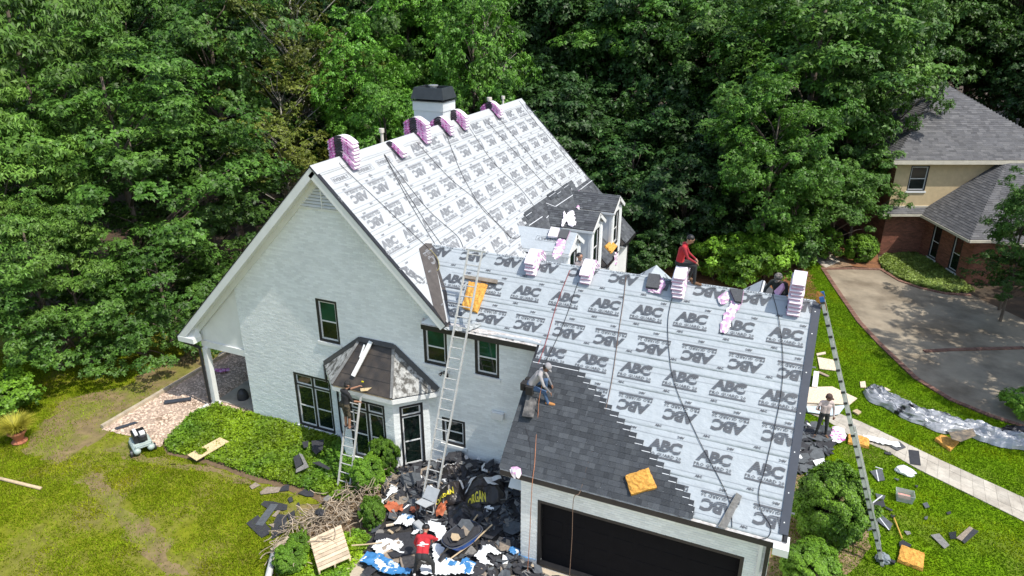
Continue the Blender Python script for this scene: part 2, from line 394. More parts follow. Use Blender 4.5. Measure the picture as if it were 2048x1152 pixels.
# louvred gable vent
b = MB(); zb, zt = 8.62, 9.55; hw = zt-zb
b.slab([(-hw, -.012, zb), (hw, -.012, zb), (0, -.012, zt)], (0, .01, 0)); vent = b.build('gable_vent', mat('vent_gap', (.16, .17, .17), .8, .1, 5), house)
for i in range(9):
    z = zb+.03+i*.105; h2 = zt-z-.06
    if h2 < .06: break
    for s in (-1, 1):
        b = MB(); x0, x1 = (.02, h2) if s > 0 else (-h2, -.02)
        b.add([(x0, -.016, z+.06), (x1, -.016, z+.06), (x1, -.075, z), (x0, -.075, z), (x0, -.016, z+.048), (x1, -.016, z+.048), (x1, -.07, z-.012), (x0, -.07, z-.012)],
              [(0, 1, 2, 3), (7, 6, 5, 4), (3, 2, 6, 7), (0, 3, 7, 4), (1, 5, 6, 2), (0, 4, 5, 1)]); b.build('slat', mWT, vent)
b = MB(); b.frame_box(Vector((0, -.012, zb)), UX, UZ, -UY, -.02, .02, -.02, zt-zb-.1, 0, .06); b.frame_box(Vector((0, -.012, zb)), UX, UZ, -UY, -hw, hw, -.05, -.002, 0, .05); b.build('frame', mWT, vent)
# porch at the left
b = MB(); b.slab([(-6.35, .05, 2.78), (-4.27, .05, 2.78), (-4.27, .05, 5.5), (-6.35, .05, 3.42)], (0, .1, 0)); b.build('gable_panel', mWT, house)
b = MB(); b.box((-5.3, .1, 2.64), (2.08, .2, .26)); b.build('porch_beam', mWT, house)
b = MB(); b.box((-6.22, 8, 2.64), (.2, 15.8, .26)); b.build('porch_beam', mWT, house)
for y in (-.0, 7.5, 15.5):
    b = MB(); b.box((-6.15, y, 1.3), (.2, .2, 2.42)); b.box((-6.15, y, .06), (.28, .28, .12)); b.build('porch_column', mWT, house)
b = MB(); b.slab([(-6.3, .2, 2.5), (-4.3, .2, 2.5), (-4.3, 15.9, 2.5), (-6.3, 15.9, 2.5)], (0, 0, .02)); b.build('porch_ceiling', mWT, house)
# cornice return
b = MB(); zr = RZ+XL
b.box((XL+.36, YF+.17, zr-.13), (.76, .40, .2)); b.add([(XL-.02, YF-.03, zr-.03), (XL+.74, YF-.03, zr-.03), (XL+.74, YF+.37, zr-.03), (XL-.02, YF+.37, zr-.03), (XL+.45, YF+.3, zr+.24), (XL+.55, YF+.37, zr+.3)],
     [(0, 1, 4), (1, 2, 5, 4), (2, 3, 5), (0, 4, 5, 3)]); b.build('cornice_return', mWT, house)
# downspout on the porch column
b = MB(); b.tube([(XL+.05, YF+.1, zr-.2), (XL+.15, YF+.1, zr-.32), (-6.32, -.16, zr-.5), (-6.3, -.16, zr-.7), (-6.28, -.16, .15)], .055, 8); b.build('downspout', mBK, house)
# wing roof -----------------------------------------------------------------
XR, XG, YEU, YEG = 14.51, 7.39, -.3, -3.03
def wz(y): return ZR-QW*(YR-y)
b = MB(); wf = [(vx(YR), YR), (XR, YR), (XR, YEG), (XG, YEG), (XG, YEU), (vx(YEU), YEU)]
b.slab([Vector((x, y, wz(y)-.004)) for x, y in reversed(wf)], -NW*LAP); roof_wing = b.build('roof', mFELT, house)
YBK = 6.57; NB = Vector((0, QW, 1)).normalized()
b = MB(); b.slab([(vx(YR), YR, ZR-.004), (vx(YBK)-.1, YBK, wz(YR-(YBK-YR))), (XR, YBK, wz(YR-(YBK-YR))), (XR, YR, ZR-.004)], -NB*LAP); b.build('roof', mUW, house)
# wing walls
GX0, GX1, GY = 7.93, 14.26, -2.949
DOOR = (8.42, .12, 13.72, 2.32)
b = MB(); b.slab([(GX0, GY, 0), (GX1, GY, 0), (GX1, GY, 3.0), (GX0, GY, 3.0)], (0, .2, 0), [rect(Vector((0, GY, 0)), UX, DOOR)]); b.build('garage_wall', mWB, house)
b = MB(); bricks(b, Vector((0, GY, 0)), UX, -UY, lambda z: (GX0, GX1) if z < 2.98 else None, [DOOR]); tag(b.build('garage_brick_face', mWB, house), kind='stuff')
b = MB(); b.slab([(GX0, GY+.2, 0), (GX0, 0, 0), (GX0, 0, 5.2), (GX0, GY+.2, 3.0)], (.2, 0, 0)); b.build('garage_side_wall', mWB, house)
b = MB(); b.slab([(GX1, GY+.2, 0), (GX1, YBK-.3, 0), (GX1, YBK-.3, 3.05), (GX1, YR, 7.0), (GX1, GY+.2, 3.0)], (-.2, 0, 0)); b.build('wing_end_wall', mWB, house)
b = MB(); b.slab([(5.9, YBK-.3, 0), (GX1-.2, YBK-.3, 0), (GX1-.2, YBK-.3, 3.05), (5.9, YBK-.3, 3.05)], (0, -.2, 0)); b.build('wing_rear_wall', mWB, house)
# garage door: four rows of raised panels, black
gd = MB(); gd.frame_box(Vector((0, GY, 0)), UX, UZ, -UY, DOOR[0]+.09, DOOR[2]-.09, DOOR[1], DOOR[3]-.09, -.2, -.16)
mDOOR = mat('black_door_paint', (.008, .008, .01), .8, .1, 4, spec=.1)
gdo = gd.build('garage_door', mDOOR, house)
pw = (DOOR[2]-DOOR[0]-.18)/8
for r in range(4):
    for c in range(8):
        p = MB(); x = DOOR[0]+.09+c*pw; z = DOOR[1]+r*.53
        p.frame_box(Vector((0, GY, 0)), UX, UZ, -UY, x+.07, x+pw-.07, z+.08, z+.46, -.16, -.154); p.build('panel', mDOOR, gdo)
p = MB(); ring(p, Vector((0, GY, 0)), UX, -UY, DOOR[0], DOOR[1]-.06, DOOR[2], DOOR[3], .085, -.16, .012); p.build('garage_door_trim', mBK, house)
# eaves of the wing: worn white edge over a black fascia and gutter
mWORN = mat('worn_white_edge', (.6, .57, .55), .7, .3, 9, col2=(.3, .25, .22), mixscale=5, lo=.5, hi=.7, stretch=(1, 3, 3))
def eave(x0, x1, y, z, nm):
    b = MB(); b.frame_box(Vector((0, y, z)), UX, UZ, -UY, x0, x1, -.2, -.05, -.01, .05); b.build('gutter', mBK, house)
    b = MB(); b.frame_box(Vector((0, y, z)), UX, NW, Vector((0, -1, -QW)).normalized(), x0, x1, -.03, .012, -.16, .06); b.build('eave_edge', mWORN, house)
    b = MB(); b.frame_box(Vector((0, y, z)), UX, UZ, -UY, x0+.05, x1-.05, -.22, -.2, -.28 if nm else -.1, .03); b.build('soffit', mBK if nm else mWT, house)
eave(3.5, XG+.02, YEU, wz(YEU), 1); eave(XG-.02, XR+.05, YEG, wz(YEG)-.02, 0)
b = MB(); b.box((4.0, -.17, wz(YEU)-.1), (.95, .3, .16)); b.add([(3.5, -.33, wz(YEU)), (4.45, -.33, wz(YEU)), (4.45, -.02, wz(YEU)), (3.5, -.02, wz(YEU)), (3.9, -.03, wz(YEU)+.28), (4.3, -.03, wz(YEU)+.28)],
     [(0, 1, 5, 4), (1, 2, 5), (2, 3, 4, 5), (3, 0, 4)]); b.build('cornice_return', mWT, house)
# rakes of the wing
def wrake(x, y0, y1, w_, nm='rake_edge'):
    b = MB(); p = Vector((x, y0, wz(y0))); q = Vector((x, y1, wz(y1))); d = (q-p).normalized()
    b.frame_box(p, d, NW, UX, 0, (q-p).length, -.24, .03, -w_/2, w_/2); return b.build(nm, mBK, house)
wrake(XG-.03, YEU, YEG, .06); wrake(XR+.02, YR, YEG, .08)
b = MB(); p = Vector((XR, YR, wz(YR))); q = Vector((XR, YEG+.12, wz(YEG+.12))); d = (q-p).normalized()
b.frame_box(p, d, NW, UX, .05, (q-p).length, .03, .045, -.14, .06); rk = b.build('drip_edge', mat('slate_metal', (.05, .058, .075), .45, .1, 4), house)
for s in (.35, 1.0, 2.1, 3.2, 4.2, 5.2, 5.9):
    nb = MB(); nb.lathe(p+d*s+NW*.046+UX*-.06, [(.016, 0), (.016, .006)], 8, axis=NW); nb.build('nail_cap', mWT, rk)
b = MB(); b.box((XR-.05, YEG+.03, wz(YEG)-.15), (.34, .5, .2)); b.build('cornice_return', mWT, house)
b = MB(); b.box((7.66, -1.5, 3.1), (.5, 2.9, .04), Matrix.Rotation(math.atan(QW), 3, 'X')); b.build('soffit', mWT, house)
# downspouts by the second floor corner and the garage corner
for pts in ([(7.33, -.09, 5.2), (7.33, -.09, 4.9), (7.33, -.09, 3.2)], [(14.2, GY-.09, 2.9), (14.2, GY-.09, .1)], [(3.3, -.09, 5.2), (3.33, -.09, 5.0), (3.33, -.09, 3.95)]):
    if pts[0][0] < 4: continue
    b = MB(); b.beam(pts[0], pts[-1], .09, .07, UY); b.build('downspout', mBK, house)
b = MB(); b.box((14.05, GY-.03, 1.5), (.08, .06, 2.8)); b.build('corner_board', mWT, house)
# small fittings on the wall
b = MB(); b.box((5.95, -.08, 2.62), (.4, .14, .22)); b.build('vent_hood', mWT, house)
b = MB(); b.lathe((5.22, -.01, .72), [(.06, 0), (.06, .04), (.03, .06)], 12, axis=(0, -1, 0)); b.build('pipe_cap', mWT, house)
b = MB(); b.box((4.12, -.05, 3.72), (.1, .06, .1)); 
for s in (-1, 1): b.lathe((4.12+s*.08, -.08, 3.73), [(.03, 0), (.055, .13)], 10, axis=(s*.4, -.8, -.45))
b.build('flood_light', mBK, house)
# chimney --------------------------------------------------------------------
cx0, cx1, cy0, cy1 = -1.5, -.1, 8.15, 9.2
b = MB(); b.box(((cx0+cx1)/2, (cy0+cy1)/2, 9.3), (cx1-cx0-.06, cy1-cy0-.06, 3.0)); mCH = mat('chimney_paint', (.66, .69, .69), .6, .05, 2); b.build('chimney', mCH, house)
b = MB(); b.box(((cx0+cx1)/2, (cy0+cy1)/2, 10.62), (cx1-cx0, cy1-cy0, .36)); b.build('chimney_band', mCH, house)
b = MB(); zc = 10.84
def ringz(x0, x1, y0, y1, z): return [(x0, y0, z), (x1, y0, z), (x1, y1, z), (x0, y1, z)]
b.add(ringz(cx0-.05, cx1+.05, cy0-.05, cy1+.05, zc+.06)+ringz(cx0+.06, cx1-.06, cy0+.06, cy1-.06, zc+.5)+ringz(cx0+.12, cx1-.12, cy0+.12, cy1-.12, zc+.5)+ringz(cx0+.12, cx1-.12, cy0+.12, cy1-.12, zc+.1),
      [(0, 1, 5, 4), (1, 2, 6, 5), (2, 3, 7, 6), (3, 0, 4, 7), (4, 5, 9, 8), (5, 6, 10, 9), (6, 7, 11, 10), (7, 4, 8, 11), (8, 9, 13, 12), (9, 10, 14, 13), (10, 11, 15, 14), (11, 8, 12, 15), (12, 13, 14, 15)], 0)
b.add(ringz(cx0-.05, cx1+.05, cy0-.05, cy1+.05, zc-.03)+ringz(cx0-.05, cx1+.05, cy0-.05, cy1+.05, zc+.0), [(0, 1, 5, 4), (1, 2, 6, 5), (2, 3, 7, 6), (3, 0, 4, 7), (4, 5, 6, 7), (3, 2, 1, 0)], 0)
for x in (cx0+.03, cx1-.03):
    for y in (cy0+.03, cy1-.03): b.box((x, y, zc+.03), (.04, .04, .07))
b.build('chimney_cap', mat('black_chimney_cap', (.035, .04, .045), .4, .2, 5), house)
b = MB(); b.lathe(((cx0+cx1)/2, (cy0+cy1)/2, zc+.1), [(.14, 0), (.14, .42), (.2, .43), (.2, .47)], 14); b.build('flue', mat('galvanised', (.5, .5, .5), .4, .1, 4, metal=.6), house)
mPIPE = mat('vent_pipe_paint', (.6, .55, .48), .6, .1, 6)
for (x, y, z, h, r) in ((-.15, 3.75, 9.8, .68, .055), (-.2, 12.75, 9.75, .72, .07), (-.05, 13.95, 9.9, .5, .05)):
    b = MB(); b.lathe((x, y, z), [(r, 0), (r, h-.14), (r*1.7, h-.14), (r*1.7, h), (r*1.4, h)], 14); b.build('vent_pipe', mPIPE, house)
# ------------------------------------------------------------------ lettering templates (flat print on the sheets)
def text_mesh(body, wd, ht, bold=0., shear=0., stripes=None, spacing=1., res=2):
    c = bpy.data.curves.new('print', 'FONT'); c.body = body; c.size = 1; c.offset = bold; c.shear = shear; c.resolution_u = res; c.space_character = spacing
    o = bpy.data.objects.new('print', c); COL.objects.link(o)
    dg = bpy.context.evaluated_depsgraph_get(); me = bpy.data.meshes.new_from_object(o.evaluated_get(dg))
    bpy.data.objects.remove(o); bpy.data.curves.remove(c)
    bm = bmesh.new(); bm.from_mesh(me); bpy.data.meshes.remove(me)
    xs = [v.co.x for v in bm.verts]; ys = [v.co.y for v in bm.verts]; x0, x1, y0, y1 = min(xs), max(xs), min(ys), max(ys)
    for v in bm.verts: v.co = ((v.co.x-x0)/(x1-x0)*wd-wd/2, (v.co.y-y0)/(y1-y0)*ht-ht/2, 0)
    if stripes:
        for a, b_ in stripes:
            for y in (a, b_):
                bmesh.ops.bisect_plane(bm, geom=bm.verts[:]+bm.edges[:]+bm.faces[:], plane_co=(0, y*ht-ht/2, 0), plane_no=(0, 1, 0))
        kill = [f for f in bm.faces if any(a*ht-ht/2 < f.calc_center_median().y < b_*ht-ht/2 for a, b_ in stripes)]
        bmesh.ops.delete(bm, geom=kill, context='FACES')
    bmesh.ops.triangulate(bm, faces=bm.faces); bm.verts.index_update()
    V = [(v.co.x, v.co.y) for v in bm.verts]; F = [tuple(v.index for v in f.verts) for f in bm.faces]; bm.free()
    return V, F
ST = [(.10, .155), (.25, .30), (.39, .435), (.53, .565), (.67, .70), (.81, .83)]
T_ABC = text_mesh('ABC', .86, .31, .055, .12, ST, .93); T_PRO = text_mesh('PRO GUARD 20', .9, .085, .012, 0, None, 1.02, 1)
T_SM = text_mesh('ABC', .17, .062, .05, 0, None, .95, 1); T_EV = text_mesh('EVERBILT', .74, .125, .02, 0, None, 1.0, 1)
RB = lambda a, b, c, d: ([(a, c), (b, c), (b, d), (a, d)], [(0, 1, 2), (0, 2, 3)])
T_BAR = RB(-.455, .455, -.022, .022)
LOGO = [(T_ABC, 0, 0), (T_PRO, 0, -.235), (T_BAR, 0, -.31)]
mTINT = mat('seam_ink', (.3, .32, .34), .6, .1, 5)
def stamp(mb, fn, a, s, tpl, inv, off, keep=None, mi=0, rot=0.):
    """fn(a, s, off): surface point; letters read along +a and stand up the slope (-s)"""
    V, F = tpl; sg = -1 if inv else 1; cr, sr = math.cos(rot), math.sin(rot)
    Q = [((x*cr-y*sr), (x*sr+y*cr)) for x, y in V]
    if keep is not None:
        F = [f for f in F if keep(a+sg*sum(Q[i][0] for i in f)/3, s-sg*sum(Q[i][1] for i in f)/3)]
    if F: mb.add([fn(a+sg*x, s-sg*y, off) for x, y in Q], F, mi)
def put_logo(mb, fn, a, s, inv, keep, off=.027, small=True):
    sg = -1 if inv else 1
    for t, dx, dy in LOGO: stamp(mb, fn, a+sg*dx, s-sg*dy, t, inv, off, keep)
def sheet(name, fn, alo, ahi, s0, s1, parent, mm, da=.13, off0=.007, off1=.013, amp=.007):
    """one course of underlayment: a thin wrinkled sheet lapped over the course below"""
    ns = max(3, int((s1-s0)/.065)); na = max(2, int(max(ahi(s0)-alo(s0), ahi(s1)-alo(s1))/da)); V = []; F = []
    for i in range(ns+1):
        t = i/ns; s = s0+(s1-s0)*t; a0, a1 = alo(s), ahi(s)
        for j in range(na+1):
            a = a0+(a1-a0)*j/na
            o = off0+(off1-off0)*t+amp*(.6*noise.noise(Vector((a*.9, s*7, 3.1)))+.7*(1-2*abs(noise.noise(Vector((a*.8+s*1.5, s*3.3-a*.3, 8.1)))))*max(0, noise.noise(Vector((a*.5, s*.8, 1))))*2)*(0 if i in (0, ns) else 1)
            ss = s+(.012*noise.noise(Vector((a*.9, s*7, 0))) if i == ns else 0)
            V.append(fn(a, ss, o))
    for i in range(ns):
        for j in range(na):
            k = i*(na+1)+j; F.append((k, k+1, k+na+2, k+na+1))
    o_ = len(V); V += [fn(alo(s1)+(ahi(s1)-alo(s1))*j/na, s1+.001, .0) for j in range(na+1)]
    for j in range(na): F.append((ns*(na+1)+j, ns*(na+1)+j+1, o_+j+1, o_+j))
    mb = MB(); mb.add(V, F); return mb.build(name, mm, parent, smooth=True, fixn=False)
# wing roof sheets
SE = (YR-YEU)*KW
def wl(s): return vx(YR)+QW*(s/KW) if s < SE+1e-6 else XG
WB = [0, .72, 1.66, 2.5, SE, 3.42, 4.38, 5.42, 6.33]
WROWS = [(.24, 1, 12.92), (1.1, 0, 12.61), (2.22, 1, 12.98), (2.86, 0, 12.69), (3.93, 1, 12.86), (4.78, 0, 12.66), (5.95, 1, 12.97)]
wsheets = []
for i in range(len(WB)-1):
    s0, s1 = WB[i], WB[i+1]; left = s0 < SE-1e-6
    f = (lambda s: vx(YR)+QW*s/KW) if left else (lambda s: XG)
    wsheets.append((s0, s1, sheet('underlayment_sheet', w_pt, f, lambda s: XR-.06, s0, s1, roof_wing, mUW)))
keepW = lambda a, s: (vx(YR)+QW*s/KW if s < SE else XG) < a < XR-.07 and .01 < s < 6.33
for k, (s0, s1, o) in enumerate(wsheets):
    mb = MB()
    for s, inv, x0 in WROWS:
        if s0 <= s < s1:
            for q in range(-8, 4):
                x = x0+q*1.222
                if 3 < x < 15: put_logo(mb, w_pt, x, s, inv, keepW)
    for sl, dx in ((s0+.09, .1), (s1-.1, .7)):
        if s1-s0 < .5: continue
        for q in range(-8, 4):
            x = 12.9+dx+q*1.222; stamp(mb, w_pt, x, sl, T_SM, sl < s0+.3, .027, keepW)
        # lap lines printed along the sheet
        bar = RB(0, XR-.1-max(wl(sl), wl(s1))-.02, -.004, .004); stamp(mb, w_pt, max(wl(sl), wl(s1))+.02, sl+(.06 if sl < s0+.3 else -.05), bar, 0, .0265, None, 1)
    if mb.f: mb.build('lettering', [mINK, mTINT], roof_wing, fixn=False)
# main roof sheets
def m_hi(s): return YB-.06
def m_back(s):
    x = s/KM; return -.42+.0 if x < vx(YR) else YR+(x-vx(YR))/QW
MBD = [0, .40, .98, 1.93, 2.8, 3.72, vx(YR)*KM, 4.72, 5.6, 6.5, 7.35, 8.3]
MROWS = [(.56, 0, 3.89), (1.49, 1, .48), (2.43, 1, .3), (3.2, 0, .1), (4.36, 1, .27), (5.12, 0, .1), (6.1, 1, .3), (6.85, 0, .2), (7.8, 1, .4)]
keepM = lambda a, s: YF+.03 < a < YB-.08 and (s/KM < vx(YR) or a > m_back(s) or a < YR-(s/KM-vx(YR))/QW)
msheets = []
for i in range(len(MBD)-1):
    s0, s1 = MBD[i], MBD[i+1]
    msheets.append((s0, s1, sheet('underlayment_sheet', m_pt, (lambda s: YF-.02) if s1 < vx(YR)*KM+.001 else m_back, m_hi, s0, s1, roof_main, mUM)))
    if s0 >= vx(YR)*KM-.001 and s0 < 6.2:
        s1b = min(s1, 4.4*KM)
        sheet('underlayment_sheet', m_pt, lambda s: YF-.02, lambda s: max(YF+.01, YR-(s/KM-vx(YR))/QW), s0, s1b, roof_main, mUM)
boxEV = lambda c, s, w_, h_: None
for s0, s1, o in msheets:
    mb = MB()
    for s, inv, y0 in MROWS:
        if s0 <= s < s1:
            for q in range(-1, 15):
                y = y0+q*1.222
                if s < .9 and y < 2.9: continue
                if s > 3.8 and y < 1.0: continue
                if -.8 < y < 16.3: put_logo(mb, m_pt, y, s, inv, keepM)
    for sl, dx in ((s0+.09, .1), (s1-.1, .7)):
        if s1-s0 < .7: continue
        for q in range(0, 14): stamp(mb, m_pt, dx+q*1.222, sl, T_SM, sl < s0+.3, .027, keepM)
        lo = max(m_back(s1), m_back(s0), YF+.03) if s0 > 3.8 else YF+.03
        stamp(mb, m_pt, lo+.05, sl+(.06 if sl < s0+.3 else -.05), RB(0, YB-.15-lo, -.004, .004), 0, .0265, None, 1)
    if mb.f: mb.build('lettering', [mINKM, mTINT], roof_main, fixn=False)
def ys(px, py): p = M(px, py); return p.y, p.x*KM
mb = MB()
def everbilt(fn, a, s, inv, off):
    stamp(mb, fn, a, s, T_EV, inv, off)
    for t in (RB(-.43, .43, .105, .116), RB(-.43, .43, -.116, -.105), RB(-.43, -.418, -.105, .105), RB(.418, .43, -.105, .105)): stamp(mb, fn, a, s, t, inv, off)
    sg = -1 if inv else 1
    for t in (RB(-.06, .06, -.36, -.34), RB(-.07, -.02, -.32, -.21), RB(.0, .07, -.3, -.24), RB(-.03, .03, -.24, -.2), RB(-.12, .1, -.43, -.42)): stamp(mb, fn, a, s, t, inv, off)
for px, py in ((681.7, 357), (729.6, 339), (768, 323)):
    y, s = ys(px, py); everbilt(m_pt, y, s, False, .022)
a, s = ys(822, 548); stamp(mb, m_pt, a, s, T_ABC, False, .022, keepM, 0, rad(-68)); a, s = ys(835, 553); stamp(mb, m_pt, a, s, T_PRO, False, .022, keepM, 0, rad(-68))
mb.build('lettering', mINKM, roof_main, fixn=False)
# ridge caps of folded sheet
b = MB(); N_ = 60
for i in range(N_):
    y0, y1 = YF+(YB-YF)*i/N_, YF+(YB-YF)*(i+1)/N_
    pts = []
    for y in (y0, y1):
        e = .30+.04*noise.noise(Vector((y*1.1, 0, 5)))
        pts += [Vector((-.3, y, RZ-.3+.02)), Vector((0, y, RZ+.03)), m_pt(y, e*KM*.75, .026)]
    b.add(pts, [(0, 1, 4, 3), (1, 2, 5, 4)])
b.build('ridge_sheet', mUM, roof_main, fixn=False)
b = MB()
for i in range(48):
    x0, x1 = vx(YR)+.1+(XR-.1-vx(YR)-.1)*i/48, vx(YR)+.1+(XR-.1-vx(YR)-.1)*(i+1)/48; pts = []
    for x in (x0, x1):
        pts += [Vector((x, YR+.16, ZR-.13)), Vector((x, YR, ZR+.012)), w_pt(x, .05+.012*noise.noise(Vector((x*2, 1, 1))), .019)]
    b.add(pts, [(0, 1, 4, 3), (1, 2, 5, 4)])
b.build('ridge_sheet', mUW, roof_wing, fixn=False)
# valley felt
b = MB(); pm = [M(p, q, .024) for p, q in ((838, 497), (851, 486), (864, 487), (893, 640), (889, 646), (867, 613))]
b.slab(list(reversed(pm)), -NM*.003); b.build('valley_felt', mFELT, roof_main)
b = MB(); pw = [Wp(p, q, .024) for p, q in ((862.5, 488), (872, 498), (878, 537), (894, 586), (898, 650), (891, 645))]
b.slab(list(reversed(pw)), -NW*.003); b.build('valley_felt', mFELT, roof_wing)
# charcoal shingles laid on the wing: single laminated shingles about a metre long
steps = [(8.48, 3.3), (8.64, 3.38), (8.87, 3.53), (9.05, 3.68), (9.26, 3.83), (9.46, 3.98), (9.81, 4.28), (10.02, 4.41), (10.43, 4.71), (10.8, 5.0), (11.04, 5.13), (11.22, 5.26), (11.45, 5.44), (11.65, 5.6), (12.22, 6.01), (12.39, 6.19), (12.45, 6.4)]
EXPO = .1465
def shingle(fn, nn, x0, x1, slow, parent, lift=.034, strip=True, ends=(0, 0)):
    b = MB(); up = slow-.30
    P = lambda x, s, o: fn(x, s, o)
    hi, lo_ = lift, lift+.012
    def plate(xa, xb, sa, sb, oa, ob, th, mi=0):
        b.add([P(xa, sa, oa), P(xb, sa, oa), P(xb, sb, ob), P(xa, sb, ob), P(xa, sa, oa-th), P(xb, sa, oa-th), P(xb, sb, ob-th), P(xa, sb, ob-th)],
              [(0, 1, 2, 3), (0, 4, 5, 1), (2, 6, 7, 3), (1, 5, 6, 2), (3, 7, 4, 0)], mi)
    plate(x0+.003, x1-.003, up, slow, hi, lo_, .004)
    x = x0+.003; thick = random.random() < .5
    while x < x1-.004:
        w_ = min(random.uniform(.1, .24), x1-.003-x)
        if thick: plate(x, x+w_, slow-EXPO+.005, slow+random.choice((0, .0)), hi+.5*(lo_-hi)+.007, lo_+.005, .005, random.choice((0, 0, 1)))
        elif random.random() < .6: plate(x, x+w_, slow-EXPO+.005, slow, hi+.5*(lo_-hi)+.003, lo_+.0015, .002, random.choice((0, 1)))
        x += w_; thick = not thick
    if strip: plate(x0+.02, x1-.02, slow-EXPO-.036, slow-EXPO-.018, hi+.007, hi+.008, .001, 2)
    o = b.build('shingle', [mSH, mat('grey_shingle', (.072, .079, .087), .9, .2, 60, .6, 220, rand=.12, island=.18, spec=.2), mSTRIP], parent, fixn=False); return o
for i in range(21):
    slow = 6.37-i*EXPO
    xr = float(np.interp(slow, [p[1] for p in steps], [p[0] for p in steps]))
    cut = (i*.235) % 1.0; x = XG-.05; first = True
    while x < xr-.02:
        x1 = min(x+(1.0-cut if first and cut < .9 else 1.0), xr)
        if xr-x1 < .1: x1 = xr
        first = False
        shingle(w_pt, NW, x, x1, slow, roof_wing, strip=True); x = x1
# courses on the lower main roof round the dormers (smaller in view: joined)
bl = [ys(px, py) for px, py in ((1037, 431), (1062, 410), (1089, 396), (1110, 380), (1136, 366), (1157, 376), (1184, 360))]
bs = sorted([(s, y) for y, s in bl]); 
def intervals(x):
    if x < XD-.05: return [(m_back(x*KM)+.02, YB-.05)]
    return [(DORM[0][0]+DW, DORM[1][0]-DW), (DORM[1][0]+DW, DORM[2][0]-DW), (DORM[2][0]+DW, YB-.05)]
b = MB(); s = XE*KM+.02
while s > 4.85:
    ystart = float(np.interp(s, [4.8, 5.3, 5.6, 5.9, 6.3, 7.2, 8.0], [8.1, 7.5, 7.15, 7.0, 7.0, 7.0, 7.0]))+random.uniform(-.35, .35)
    yend = 13.9+random.uniform(-.3, .3) if s < 5.35 else YB
    for a0, a1 in intervals(s/KM):
        y = max(a0, ystart); a1 = min(a1, yend)
        while y < a1-.02:
            y1 = min(a1, y+random.uniform(.12, .3)); o = .034+random.choice((0, .004))
            b.add([m_pt(y, s-.17, .032), m_pt(y1, s-.17, .032), m_pt(y1, s, o+.008), m_pt(y, s, o+.008), m_pt(y1, s, .02), m_pt(y, s, .02)], [(0, 3, 2, 1), (3, 5, 4, 2)], random.choice((0, 0, 1)))
            y = y1
    s -= .1465
tag(b.build('shingle_courses', [mSHD, mat('shingle_courses_light', (.10, .108, .115), .9, .25, 40, .4, 200, island=.25, spec=.2)], roof_main, fixn=False), kind='stuff')
b = MB()      # white starter strips and loose edges of the shingled corner
for p, q in (((1058, 451), (1085, 433)), ((1111, 413), (1147, 389)), ((1158, 381), (1184, 361)), ((1096, 411), (1101, 427)), ((1093, 436), (1101, 427)), ((1092, 406), (1110, 413)), ((1143, 376), (1146, 388))):
    b = MB(); b.beam(M(*p, .05), M(*q, .05), .03, .004, NM); b.build('sealant_strip', mSTRIP, roof_main)
for px, py in ((1112, 394), (1128, 380), (1098, 398), (1052, 437)):
    y, s = ys(px, py); shingle(m_pt, NM, y, y+random.uniform(.5, .9), s+.1, roof_main, lift=.045, strip=True)
b = MB(); b.slab([M(p, q, .05) for p, q in ((1053, 458), (1075, 457), (1066, 465), (1060, 486), (1070, 492), (1050, 498), (1046, 493), (1056, 482), (1049, 470))], -NM*.004); b.build('valley_felt', mFELT, roof_main)
